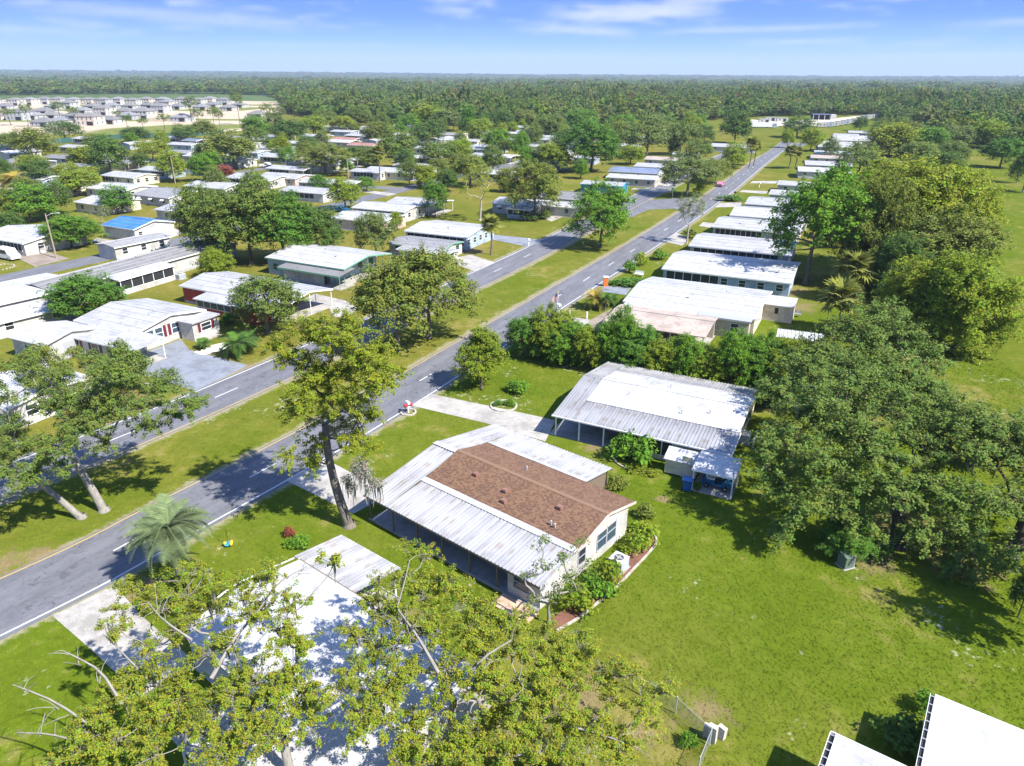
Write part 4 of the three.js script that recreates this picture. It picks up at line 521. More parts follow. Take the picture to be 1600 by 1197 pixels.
{ // storage yard: trailers and a van body at the far right
  const P = [[209.74,-519.75], [215.68,-523.57], [222.66,-530.88], [231.36,-542.04], [240.41,-553.67], [249.35,-565.74], [258.68,-578.34], [288.66,-628.76], [298.79,-639.31], [308.11,-650.09]];
  P.forEach((p, i) => { const g = frame('storage_cabin', `white cabin in the far field row, ${ord[i]} from the left`, 'cabin', p, 95, 'cabins in the far field'); box(g, 'wall', i % 3 === 1 ? M.wallBlue : M.wallWhite, 0, .4, -2.6, 5.6, 3, 0); box(g, 'roof', M.roofWhite, -.1, 3.01, -2.7, 5.7, 3.15, .1); win(g, 'f', 0, 1.6, 1.2, 1.0, .9); win(g, 'f', 0, 4.1, 1.2, 1.0, .9); box(g, 'base', M.dark, .3, 0, -2.3, 5.3, .4, -.2); });
  const g = frame('long_trailer', 'long white trailer parked near the bend of the road', 'trailer', [160.11,-508.9], 96); box(g, 'box_body', M.carWhite, 0, .8, -2.6, 14, 3.6, 0); box(g, 'chassis', M.dark, .5, .45, -2.3, 13.5, .8, -.3); for (const x of [2, 3.2, 11]) for (const z of [-2.2, -.25]) add(g, 'wheel', new THREE.CylinderGeometry(.45, .45, .3, 12).rotateX(Math.PI / 2).translate(x, .45, z), M.tyre); box(g, 'cab', M.wallBlue, 14.3, .6, -2.5, 17, 3.2, -.1); win(g, 'f', -.1, 15.8, 1.7, 1.4, .9, M.trim, M.glassBlue);
  const b = frame('open_barn', 'dark fronted metal barn in the far field', 'barn', [242.88,-614.74], 97); box(b, 'roof', M.roofSolar, -.3, 4, -9, 14, 4.2, .3); box(b, 'back_wall', M.dark, 0, 0, -8.7, 13.5, 4, -4); box(b, 'end_wall', M.wallWhite, 13.5, 0, -8.7, 18, 4.0, 0); for (const x of [.2, 4.5, 9]) post(b, M.trim, x, 0, -.2, 4, .25);
  const yl = [['white sheds at the far left of the storage yard', 1180, 0], ['low white shelter in the storage yard', 1192, 1], ['pale trailer beside the storage yard track', 1213, 2]]; [[184.13,-567.04], [197.24,-592.59], [203.66,-584.93]].forEach((p, i) => { const s = frame('yard_shed', yl[i][0], 'shed', p, 98); box(s, 'wall', M.wallWhite, 0, 0, -4, 8, 2.6, 0); box(s, 'roof', M.roofClean, -.2, 2.61, -4.2, 8.2, 2.75, .2); win(s, 'f', 0, 2, 1, 1, 1); box(s, 'door_opening', M.dark, 4.5, 0, .001, 6.8, 2.2, .02); });
}

lots.push([hmA, hmAz, 17.6, 15.9], [shift(hbA, hbAz, -.6, -4), hbAz, 18.6, 19.6], [shift([-11.91,-41.4], 127.5, 0, -16.2), 127.5, 16.8, 16.4], [shift([21.83,-27.15], 125, 0, -8), 125, 15, 8], [shift([15.73,-25.19], 125, 0, -7), 125, 5, 7.2]);

// more homes on the far lots, in lines along the back streets
{
  const R = rng(4242), hitRect = (p, az, L, W) => { for (const fx of [-.1, .5, 1.1]) for (const fs of [-.15, .5, 1.15]) { const q = shift(p, az, L * fx, W * fs); for (const [pp, a, l, w] of lots) { const t = (90 - a) * D2R, dx = q[0] - pp[0], dz = q[1] - pp[1], u = dx * Math.cos(t) - dz * Math.sin(t), s = -dx * Math.sin(t) - dz * Math.cos(t); if (u > -1 && u < l + 1 && s > -1 && s < w + 1) return true; } for (const l of [roadA, roadB, roadC, roadX, roadY]) for (const e of l) if (Math.hypot(e[0] - q[0], e[1] - q[1]) < 4.5) return true; } return false; };
  const rows = [[[-147.67,-453.34], [106.43,-486.05], 'farthest', 17], [[-228.06,-357.87], [88.61,-437.3], 'sixth', 18], [[-219.6,-321.52], [69.85,-393], 'fifth', 18], [[-200,-287.8], [47.43,-349.85], 'fourth', 17], [[-179.45,-256.84], [26.38,-312.28], 'third', 15], [[-159.02,-226.06], [4.32,-277.41], 'second', 13], [[-139.9,-197.25], [-8.96,-244.64], 'nearest', 11]];
  for (const [a, b, nm, n] of rows) { let c = 0; for (let k = 0; k < n; k++) for (let t = 0; t < 6; t++) { const f = (k + R()) / n, L = 13 + R() * 5, W = 7.5 + R() * 4, p = [mix(a[0], b[0], f), mix(a[1], b[1], f) + (R() - .5) * 8], az = R() < .8 ? 114 : 27; if (hitRect(p, az, L, W)) continue; home(`infill home in the ${nm} line of back lots, ${ord[c++]} from the left`, p, az, L, W, { roof: [M.roofClean, M.roofWhite, M.roofClean, M.roofPale, M.roofWhite, M.roofGrey][Math.floor(R() * 6)], rise: W * .07, wall: [M.wallWhite, M.wallCream, M.wallBlue, M.wallWhite][Math.floor(R() * 4)], car: R() < .4 ? 3.5 : 0, scr: R() < .4 ? [.1, .8, 6] : null, vents: 1, seam: [.25, .75] }); break; } }
}

// ---------- trees ----------
const barkTex = tex(128, 256, (u, v, o) => { const n = .5 * tn(u, v, 24, 6) + .3 * tn(u, v, 50, 22) + .2 * tn(u, v, 9, 5), k = .55 + .9 * n; o[0] = k * .8; o[1] = k * .78; o[2] = k * .75; }, 1, .5);
const bark = { grey: stdm(.20, .178, .155, .95, { map: barkTex }), brown: stdm(.135, .108, .085, .95, { map: barkTex }), pale: stdm(.44, .40, .35, .9, { map: barkTex }), dark: stdm(.085, .07, .058, .95, { map: barkTex }), lichen: stdm(.30, .285, .26, .95, { map: barkTex }) };
const leafMat = (r, g, b) => new THREE.MeshPhysicalMaterial({ color: new THREE.Color().setRGB(r, g, b), vertexColors: true, roughness: .95, transmission: .38, specularIntensity: .3, thickness: 0, side: THREE.DoubleSide });
// leaf tints: multiplied with the vertex colours (which vary from leaf to leaf around 1)
const LF = { olive: leafMat(.185, .230, .032), oak: leafMat(.150, .215, .034), bright: leafMat(.130, .265, .016), lush: leafMat(.100, .222, .020), gold: leafMat(.245, .300, .020), lime: leafMat(.225, .305, .018), dark: leafMat(.098, .178, .026), grey: leafMat(.165, .225, .050), red: leafMat(.32, .09, .055), pine: leafMat(.135, .195, .035), spring: leafMat(.235, .285, .016), live: leafMat(.150, .222, .036), moss: leafMat(.27, .265, .215), citrus: leafMat(.200, .270, .015), fore: leafMat(.255, .300, .022), dead: leafMat(.22, .16, .09) };
function leaves(twigs, o, R) {     // twigs: [x,y,z,radius,nx,ny,nz,count]
  let n = 0; for (const t of twigs) n += t[7];
  const P = new Float32Array(n * 12), N = new Float32Array(n * 12), C = new Float32Array(n * 12), I = new Uint32Array(n * 6); let k = 0;
  const hue = o.hue ?? .22;
  for (const t of twigs) {
    const tr = 1 + (R() - .5) * hue * 1.6, tg = 1 + (R() - .5) * hue * .8, tb = 1 + (R() - .5) * hue;
    for (let q = 0; q < t[7]; q++) {
      let a = R() * 6.2832, c = R() * 2 - 1, s = Math.sqrt(1 - c * c), rr = t[3] * Math.cbrt(R());
      const px = t[0] + Math.cos(a) * s * rr, py = t[1] + c * rr * .7, pz = t[2] + Math.sin(a) * s * rr;
      let nx = t[4] * .75 + (R() - .5) * 1.4, ny = t[5] * .75 + .5 + (R() - .5) * 1.2, nz = t[6] * .75 + (R() - .5) * 1.4, m = Math.hypot(nx, ny, nz) || 1; nx /= m; ny /= m; nz /= m;
      let ux = R() - .5, uy = (R() - .6) * .8, uz = R() - .5; const d = ux * nx + uy * ny + uz * nz; ux -= d * nx; uy -= d * ny; uz -= d * nz; m = Math.hypot(ux, uy, uz) || 1; ux /= m; uy /= m; uz /= m;
      const vx = ny * uz - nz * uy, vy = nz * ux - nx * uz, vz = nx * uy - ny * ux, L = o.leaf * (.5 + .95 * R()), h = L * .5, w = L * (o.wide ?? .3), f = L * .12;
      const j = k * 12, V = [px - ux * h, py - uy * h, pz - uz * h, px + vx * w + nx * f, py + vy * w + ny * f, pz + vz * w + nz * f, px + ux * h, py + uy * h, pz + uz * h, px - vx * w + nx * f, py - vy * w + ny * f, pz - vz * w + nz * f];
      const g = .78 + .44 * R(), cr = tr * g * (.94 + .12 * R()), cg = tg * g, cb = tb * g;
      for (let e = 0; e < 4; e++) { P[j + e * 3] = V[e * 3]; P[j + e * 3 + 1] = V[e * 3 + 1]; P[j + e * 3 + 2] = V[e * 3 + 2]; N[j + e * 3] = nx; N[j + e * 3 + 1] = ny; N[j + e * 3 + 2] = nz; C[j + e * 3] = cr; C[j + e * 3 + 1] = cg; C[j + e * 3 + 2] = cb; }
      const b = k * 4, i6 = k * 6; I[i6] = b; I[i6 + 1] = b + 2; I[i6 + 2] = b + 1; I[i6 + 3] = b; I[i6 + 4] = b + 3; I[i6 + 5] = b + 2; k++;
    }
  }
  const g = new THREE.BufferGeometry(); g.setAttribute('position', new THREE.BufferAttribute(P, 3)); g.setAttribute('normal', new THREE.BufferAttribute(N, 3)); g.setAttribute('color', new THREE.BufferAttribute(C, 3)); g.setIndex(new THREE.BufferAttribute(I, 1)); return g;
}
function taper(pts, r0, r1, seg, rad) {
  const c = new THREE.CatmullRomCurve3(pts), f = c.computeFrenetFrames(seg, false), P = [], N = [], U = [], I = []; const len = c.getLength();
  for (let i = 0; i <= seg; i++) { const t = i / seg, p = c.getPointAt(t), r = mix(r0, r1, Math.pow(t, .8)); for (let j = 0; j <= rad; j++) { const a = j / rad * 6.2832, x = Math.cos(a), y = Math.sin(a), n = f.normals[i], b = f.binormals[i], dx = n.x * x + b.x * y, dy = n.y * x + b.y * y, dz = n.z * x + b.z * y; P.push(p.x + dx * r, p.y + dy * r, p.z + dz * r); N.push(dx, dy, dz); U.push(j / rad, t * len); if (i && j) { const q = i * (rad + 1) + j, e = q - rad - 1; I.push(e - 1, e, q - 1, e, q, q - 1); } } }
  const g = new THREE.BufferGeometry(); g.setAttribute('position', new THREE.Float32BufferAttribute(P, 3)); g.setAttribute('normal', new THREE.Float32BufferAttribute(N, 3)); g.setAttribute('uv', new THREE.Float32BufferAttribute(U, 2)); g.setIndex(I); return g;
}
const V3 = (x, y, z) => new THREE.Vector3(x, y, z);
// builds wood and foliage from blobs [x,y,z,r] in local metres
function treeGeo(o) {
  const R = rng(o.seed || 1), wood = [], tw = [], moss = [], top = o.top || [0, 3, 0], tr = o.r || .3, bend = o.bend || [0, 0];
  const root = [V3(0, -.15, 0), V3(top[0] * .3 + bend[0], top[1] * .35, top[2] * .3 + bend[1]), V3(top[0] * .65 + bend[0], top[1] * .7, top[2] * .65 + bend[1]), V3(...top)];
  wood.push(taper(root, tr, tr * .62, 8, o.rad || 8)); wood.push(new THREE.CylinderGeometry(tr * .95, tr * 1.5, .5, 9, 1, true).translate(0, .12, 0));
  const at = new THREE.CatmullRomCurve3(root), nodes = [], s0 = o.split ?? .55;
  for (let i = 0; i <= 4; i++) { const p = at.getPointAt(s0 + (1 - s0) * i / 4); nodes.push({ p, up: null, n: 0, trunk: 1 }); }
  // each clump of foliage hangs on the nearest wood already grown, so limbs fork as they go outwards
  const tp = nodes[4].p, order = o.blobs.map(b => ({ b, d: tp.distanceTo(V3(b[0], b[1], b[2])) })).sort((x, y) => x.d - y.d);
  for (const q of order) { if (q.b[4]) continue; const p = V3(q.b[0], q.b[1] - q.b[3] * .25, q.b[2]); let best = null, bd = 1e9; for (const m of nodes) { let d = m.p.distanceTo(p) * (m.trunk ? 1.12 : 1) + (m.p.y > p.y ? (m.p.y - p.y) * .8 : 0) + (m.trunk ? 0 : .12 * q.d); if (d < bd) { bd = d; best = m; } } const nd = { p, up: best, n: 0 }; nodes.push(nd); q.b.node = nd; for (let m = nd; m; m = m.up) m.n++; }
  for (const m of nodes) if (m.up) { const d = m.p.distanceTo(m.up.p), r1 = Math.min(tr * .5, (o.limb || .034) * Math.sqrt(m.n) + .012), r0 = m.up.trunk ? Math.min(tr * .6, r1 * 1.35) : Math.min((o.limb || .034) * Math.sqrt(m.up.n) * .95, r1 * 1.4), k = d * .16; wood.push(taper([m.up.p, V3(mix(m.up.p.x, m.p.x, .36) + (R() - .5) * k, mix(m.up.p.y, m.p.y, .36) + k * .35 * R(), mix(m.up.p.z, m.p.z, .36) + (R() - .5) * k), V3(mix(m.up.p.x, m.p.x, .7) + (R() - .5) * k, mix(m.up.p.y, m.p.y, .7) + (R() - .5) * k * .6, mix(m.up.p.z, m.p.z, .7) + (R() - .5) * k), m.p], r0, r1 * .8, o.limbSeg || 6, o.limbRad || 5)); m.r = r1; }
  const LA = o.leaf * o.leaf * (o.wide ?? .3), per = o.per || 9;
  for (const b of o.blobs) {
    const [bx, by, bz, br] = b, r0 = b.node ? b.node.r : .03;
    if (o.spray) { // leafy shoots fanning out of the limb end
      const nt = Math.ceil(o.spray * br * br) + 6, ncl = Math.max(1, Math.round((o.lai || 2) * Math.PI * br * br / LA / per / nt)), ox = bx - tp.x, oy = by - tp.y + 1, oz = bz - tp.z, om = Math.hypot(ox, oy, oz) || 1;
      for (let i = 0; i < nt; i++) {
        const a = R() * 6.2832, c = R() * 1.9 - .9, sn = Math.sqrt(Math.max(0, 1 - c * c)); let dx = Math.cos(a) * sn + ox / om * .55, dy = c * .8 + oy / om * .4 + .1, dz = Math.sin(a) * sn + oz / om * .55; const m = Math.hypot(dx, dy, dz) || 1; dx /= m; dy /= m; dz /= m;
        const len = br * (.55 + .95 * R()), sx = bx + (R() - .5) * br * .5, sy = by + (R() - .5) * br * .4, sz = bz + (R() - .5) * br * .5, bd = (R() - .5) * len * .5, pt = t => [sx + dx * len * t + dz * bd * t * t, sy + dy * len * t - len * .22 * t * t, sz + dz * len * t - dx * bd * t * t];
        if (R() < (o.twigs ?? .5)) wood.push(taper([V3(...pt(0)), V3(...pt(.5)), V3(...pt(.97))], Math.max(.012, Math.min(.03, r0 * .45)), .005, 3, 3));
        for (let k = 0; k < ncl; k++) { if (R() < (o.gap || 0)) continue; const t = .25 + .8 * Math.sqrt(R()), q = pt(t), j = br * .13; tw.push([q[0] + (R() - .5) * j, q[1] + (R() - .5) * j, q[2] + (R() - .5) * j, o.leaf * (1.1 + R() * 1.2), dx * .6, dy * .5 + .4, dz * .6, Math.max(2, Math.round(per * (.5 + R())))]); }
        if (o.moss && R() < o.moss * .5) for (let k = 0; k < 3; k++) { const q = pt(.2 + .6 * R()), ml = .4 + 1.1 * R(), wd = .05 + .09 * R(), g = new THREE.PlaneGeometry(wd, ml, 1, 3), pp = g.attributes.position; for (let e = 0; e < pp.count; e++) { const f = .5 - pp.getY(e) / ml; pp.setX(e, pp.getX(e) * (1 - .8 * f * f) + Math.sin(f * 5 + k) * .04); pp.setZ(e, Math.cos(f * 4 + k) * .05); } g.rotateY(R() * 3.14).translate(q[0], q[1] - ml / 2, q[2]); g.computeVertexNormals(); moss.push(g); }
      }
      continue;
    }
    const ns = o.subs ? o.subs(br) : Math.ceil(br * br * 1.2) + 2;
    for (let i = 0; i < ns; i++) {
      const a = R() * 6.2832, c = R() * 1.6 - .6, sn = Math.sqrt(Math.max(0, 1 - c * c)), q = br * (.35 + .45 * R()), x = bx + Math.cos(a) * sn * q, y = by + c * q * .8, z = bz + Math.sin(a) * sn * q, pr = br * (.36 + .2 * R());
      if (o.twigs && R() < o.twigs) wood.push(taper([V3(bx, by, bz), V3(mix(bx, x, .5) + (R() - .5) * .3, mix(by, y, .5) + .1, mix(bz, z, .5) + (R() - .5) * .3), V3(x, y + pr * .5, z)], Math.max(.02, r0 * .5), .01, 3, 4));
      const kt = Math.max(2, Math.round((o.lai || 2) * Math.PI * br * br / LA / ns / per));
      for (let k = 0; k < kt; k++) { const a2 = R() * 6.2832, c2 = R() * 1.75 - .75, s2 = Math.sqrt(Math.max(0, 1 - c2 * c2)), q2 = pr * (.7 + .3 * R()); if (R() < (o.gap || 0)) continue; tw.push([x + Math.cos(a2) * s2 * q2, y + c2 * q2 * .72, z + Math.sin(a2) * s2 * q2, o.leaf * 1.9, Math.cos(a2) * s2, c2, Math.sin(a2) * s2, Math.max(2, Math.round(per * (.6 + .8 * R())))]); }
      if (o.moss && R() < o.moss) for (let k = 0; k < 7; k++) { const mx = x + (R() - .5) * pr * 1.4, mz = z + (R() - .5) * pr * 1.4, my = y - pr * .35, ml = .5 + 1.3 * R(), wd = .06 + .1 * R(), ang = R() * 3.1416; const g = new THREE.PlaneGeometry(wd, ml, 1, 3); const p = g.attributes.position; for (let e = 0; e < p.count; e++) { const f = .5 - p.getY(e) / ml; p.setX(e, p.getX(e) * (1 - .8 * f * f) + Math.sin(f * 5 + k) * .04); p.setZ(e, Math.cos(f * 4 + k) * .05); } g.rotateY(ang).translate(mx, my - ml / 2, mz); g.computeVertexNormals(); moss.push(g); }
    }
  }
  if (o.bare) for (const [p0, p1, r0] of o.bare) { const a = V3(...p0), b = V3(...p1), m = a.clone().lerp(b, .5).add(V3((R() - .5) * .5, .25, (R() - .5) * .5)); wood.push(taper([a, m, b], r0, r0 * .3, 5, 5)); for (let k = 0; k < 7; k++) { const t = .3 + .7 * R(), s = a.clone().lerp(b, t), e = s.clone().add(V3((R() - .5) * 1.8, .2 + (R() - .4) * 1.2, (R() - .5) * 1.8)); wood.push(taper([s, s.clone().lerp(e, .5).add(V3((R() - .5) * .2, .1, (R() - .5) * .2)), e], r0 * .3, .012, 3, 4)); } }
  return { wood: mergeGeometries(wood), crown: leaves(tw, o, R), moss: moss.length ? mergeGeometries(moss.map(g => { g.deleteAttribute('uv'); const c = new Float32Array(g.attributes.position.count * 3).fill(1); g.setAttribute('color', new THREE.BufferAttribute(c, 3)); return g; })) : null };
}
function plantTree(name, label, x, z, geo, lm, bm, group, sx = 1, sy = 1, rot = 0, cat = 'tree') {
  const g = thing(name, label, cat, x, z, rot, group); g.scale.set(sx, sy, sx);
  add(g, 'trunk', geo.wood, bm); const c = add(g, 'crown', geo.crown, lm); c.userData.kind = 'stuff'; if (geo.moss) { const m = add(g, 'hanging_moss', geo.moss, LF.moss); m.userData.kind = 'stuff'; } return g;
}
// a hand-placed tree: blobs given in world metres
function thicken(bl, n, seed) { const R = rng(seed), out = [...bl]; for (const b of bl) for (let i = 0; i < n; i++) out.push([b[0] + (R() - .5) * b[3] * 3.2, b[1] + (R() - .6) * b[3] * 1.6, b[2] + (R() - .5) * b[3] * 3.2, b[3] * (.6 + .4 * R())]); return out; }
function oakAt(name, label, base, o, lm, bm) { if (o.more) o.blobs = thicken(o.blobs, o.more, o.seed); const bl = o.blobs.map(b => [b[0] - base[0], b[1], b[2] - base[1], b[3], b[4]]); if (o.bare) o.bare = o.bare.map(([p, q, r]) => [[p[0] - base[0], p[1], p[2] - base[1]], [q[0] - base[0], q[1], q[2] - base[1]], r]); return plantTree(name, label, base[0], base[1], treeGeo({ ...o, blobs: bl }), lm, bm); }
// unit trees (10 m tall and wide) for repeats
function unitTree(kind, seed, hi) {
  const R = rng(seed * 101 + 7), bl = [], F = { round: [32, 5.4, 3.7, 4.0, 1.6], oak: [29, 5.5, 3.8, 3.6, 1.55], dome: [44, 4.8, 3.7, 4.5, 1.65], tall: [30, 5.9, 3.5, 3.6, 1.45], pine: [11, 7.6, 2.6, 2.0, 1.0], sparse: [15, 6.8, 3.5, 2.6, 1.05], cone: [30, 5.2, 3.4, 4.3, 1.4] }[kind];
  for (let i = 0; i < F[0]; i++) { const c = 1 - 2 * (i + .5) / F[0] * (kind === 'dome' ? .96 : .84), a = i * 2.39996 + R() * .7, s = Math.sqrt(Math.max(0, 1 - c * c)) * (kind === 'cone' ? mix(1.15, .35, (c + 1) / 2) : 1), q = (.80 + .3 * (R() - .3) - (i % 5 === 0 ? .35 : 0)) * (.78 + .5 * vn(Math.cos(a) * 1.3 + seed * 3.7, Math.sin(a) * 1.3 + c * 1.1 + 9)); bl.push([Math.cos(a) * s * F[2] * q, F[1] + c * F[3] * q, Math.sin(a) * s * F[2] * q, F[4] * (.72 + .55 * R())]); }
  const dense = kind === 'dome' || kind === 'round' || kind === 'cone';
  return treeGeo({ seed: seed * 13 + 1, blobs: bl, top: [(R() - .5) * .6, kind === 'pine' ? 7.5 : kind === 'dome' ? 3 : 3.6, (R() - .5) * .6], r: kind === 'pine' ? .16 : .27, leaf: hi ? .26 : .42, spray: hi ? 7 : 5, lai: (hi ? 1.9 : 1.6) * (dense ? 1.1 : kind === 'sparse' ? .75 : .95), per: hi ? 6 : 4, limb: .03, gap: kind === 'sparse' ? .3 : 0, subs: br => Math.ceil(br * br * 1.0) + 2, limbSeg: 4, limbRad: 4, hue: .24, split: .5, twigs: kind === 'sparse' ? .8 : hi ? .12 : 0 });
}
const UT = {}; const ut = (k, v, hi) => UT[k + v + hi] ??= unitTree(k, v + 1 + k.length * 3 + (hi ? 50 : 0), hi);
let tcount = 0;
const BK = { round: bark.brown, oak: bark.grey, dome: bark.brown, tall: bark.grey, pine: bark.brown, sparse: bark.pale, cone: bark.brown };
function T(kind, q, tint, label, hi = false, name) { const R = rng(900 + tcount++), v = tcount % (hi ? 3 : 4); return plantTree(name || { round: 'shade_tree', oak: 'oak_tree', dome: 'domed_tree', tall: 'tall_tree', pine: 'pine_tree', sparse: 'sparse_tree', cone: 'conical_tree' }[kind], label, q[0], q[1], ut(kind, v, hi), LF[tint], BK[kind], 'garden and street trees', q[3] / 10.4 * (.97 + .06 * R()), q[2] / 9.9, R() * 6.28); }

// --- tall leaning oak in front of the brown shingled home
{
  const b = [-12.47,-45.85], z = -46;
  oakAt('tall_oak', 'tall yellow-green oak with long bare trunk beside the concrete drive', b, { seed: 3, top: [-1.1, 8.6, -.3], bend: [-.35, 0], r: .40, rad: 12, split: .5, leaf: .13, lai: 2.5, per: 6, limb: .02, more: 1, gap: .1, spray: 13, hue: .3, twigs: .5, wide: .34, moss: 0,
    blobs: [[-16.44,14.33,-46.5,1.16], [-14.81,15.35,-47,1.34], [-15.22,13.92,-45.5,0.88], [-12.92,16.08,-46,1.31], [-11.31,15.37,-47,1.34], [-9.34,14.19,-46,1.24], [-10.42,14.8,-45,1.3], [-12.97,13.54,-48,1.48], [-10.48,12.18,-46.5,1.37], [-9.16,12.72,-47,0.82], [-14.67,11.73,-45,1.33], [-13.52,12.37,-46,1.35], [-15.24,9.87,-46,1.01], [-13.29,10.18,-47,1.4], [-11.16,11.11,-45,1.34], [-10.36,9.39,-46,0.92], [-14.13,7.28,-46,1.22], [-14.63,6.22,-45.5,0.84], [-11.62,8.34,-45,1.1], [-11.11,7.03,-46.5,0.76], [-12.92,7.84,-47.5,1.25], [-14.63,12.93,-47,1.1], [-11.92,12.63,-46,1.44]],
    bare: [[[-12.54,6.75,-46,0.05], [-13.55,9.6,-45,0.05], .16], [[-12.33,6.49,-46,0.05], [-11.11,9.12,-45.5,0.05], .1], [[-11.11,9.12,-45.5,0.05], [-10.83,6.79,-45,0.05], .06], [[-11.93,9.89,-46,0.05], [-10.43,8.46,-44.8,0.05], .07]].map(([p, q, r]) => [p.slice(0, 3), q.slice(0, 3), r]) }, LF.spring, bark.grey);
  // grey dead spray with moss hanging from the same trunk
  const g = scene.children[scene.children.length - 1], dg = treeGeo({ seed: 8, top: [0, .4, 0], r: .02, blobs: [[-11.25,5.28,-45.3,1.22], [-10.39,4.65,-45,0.94], [-11.93,4.12,-45.4,0.76]].map(q => [q[0] - b[0], q[1], q[2] - b[1], q[3], 1]), leaf: .16, per: 4, gap: .3, moss: .9, twigs: 1 }); const m = add(g, 'dead_spray', dg.crown, LF.moss, 'grey mossy dead spray of twigs'); m.userData.kind = 'stuff'; const m2 = add(g, 'hanging_moss', dg.moss, LF.moss); m2.userData.kind = 'stuff';
}
// --- twin-trunk oaks on the median, left
oakAt('median_oak', 'spreading median oak with straight pale trunk, right of the leaning twin', [-32.38,-47.74], { seed: 11, top: [-2.3, 5.8, -.6], r: .35, rad: 12, split: .55, leaf: .14, lai: 2.2, more: 1, limb: .024, per: 6, gap: .06, spray: 10, twigs: .7, hue: .3, wide: .33,
  blobs: [[-23.87,9.74,-47,1.03], [-25.8,8.84,-48,1.15], [-27.06,10.05,-50,1.28], [-27.06,9.72,-47,1.4], [-29.11,10.84,-50,1.37], [-30.59,12.01,-51,1.08], [-29.87,8.33,-49,1.57], [-30.29,10.64,-48,1.42], [-30.12,8.74,-46,1.3], [-32.43,9.58,-48,1.43], [-34.56,10.53,-50,1.37], [-32.73,7.95,-47,1.14], [-34.79,8.78,-48,1.15], [-36.63,9.18,-50,1.09], [-30.42,6.63,-47,0.86], [-27.3,7.83,-47,0.86], [-37.36,10.63,-51,1], [-33.52,10.24,-52,1.32], [-30.05,8.6,-52,1.34], [-28.4,12.6,-47,1.01]] }, LF.oak, bark.lichen);
oakAt('median_oak', 'leaning median oak with pale trunk bent to the left edge', [-33.61,-46.75], { seed: 12, top: [-3.0, 4.2, .2], bend: [-.2, 0], r: .29, rad: 10, split: .6, leaf: .14, lai: 2.2, more: 1, limb: .024, per: 6, gap: .06, spray: 10, twigs: .6, hue: .3,
  blobs: [[-34.36,6.1,-45,1.21], [-36.26,6.59,-46,1.32], [-32.26,7.46,-44,0.99], [-36.91,5.27,-45,1.12], [-34.63,5.35,-44,0.92], [-32.33,5.6,-44.5,0.74], [-39.06,5.75,-47,1.45], [-34.88,6.6,-47,1.05], [-39.73,4.39,-46,1.44], [-37.95,6.87,-48,0.97]] }, LF.oak, bark.lichen);
oakAt('yard_oak', 'thin grey-barked oak in the yard behind the twin-trunk oaks, left edge', [-45.94,-58.17], { seed: 13, top: [-.8, 4.5, 0], r: .2, leaf: .18, per: 9, gap: .15, twigs: .6, blobs: [[-43.35,8.41,-57,1.33], [-42.17,8.92,-58,1.12], [-43.89,6.11,-56,1.33], [-42.64,6.9,-57,1.23], [-45.73,6.88,-57,1.46], [-44.3,3.63,-56,1.13]] }, LF.oak, bark.lichen);
oakAt('yard_oak', 'bushy yard oak in front of the shuttered wing', [-48.26,-66.13], { seed: 14, top: [0, 3, 0], r: .2, leaf: .2, per: 9, gap: .1, twigs: .5, blobs: [[-46.71,5.74,-66,1.92], [-48.58,4.69,-66,1.54], [-44.44,4.79,-65,1.52], [-46.3,3.83,-64,1.64], [-44.73,5.71,-67,1.17], [-45.51,3.05,-65,1.28]] }, LF.olive, bark.lichen);
oakAt('yard_oak', 'dark bushy oak at the corner of the blue-grey drive', [-43.27,-71.95], { seed: 15, top: [.2, 3, 0], r: .22, leaf: .2, per: 10, gap: .05, twigs: .5, blobs: [[-43.35,3.8,-71,1.65], [-41.55,4.18,-71,1.65], [-39.98,3.45,-71,1.38], [-42.38,2.73,-70,1.78], [-40.36,2.6,-70,1.5], [-44.64,2.68,-71,1.25], [-42.98,4.75,-72,0.97]] }, LF.oak, bark.lichen);
oakAt('yard_oak', 'sparse yard oak on dry ground before the shuttered wing', [-42.2,-64.72], { seed: 16, top: [0, 3, 0], r: .16, leaf: .19, per: 8, gap: .2, twigs: .6, blobs: [[-41.39,3.62,-63,1.37], [-39.91,3.28,-63,1.37], [-42.06,2.36,-62,1.11], [-40.78,4.55,-64,1.13]] }, LF.olive, bark.lichen);
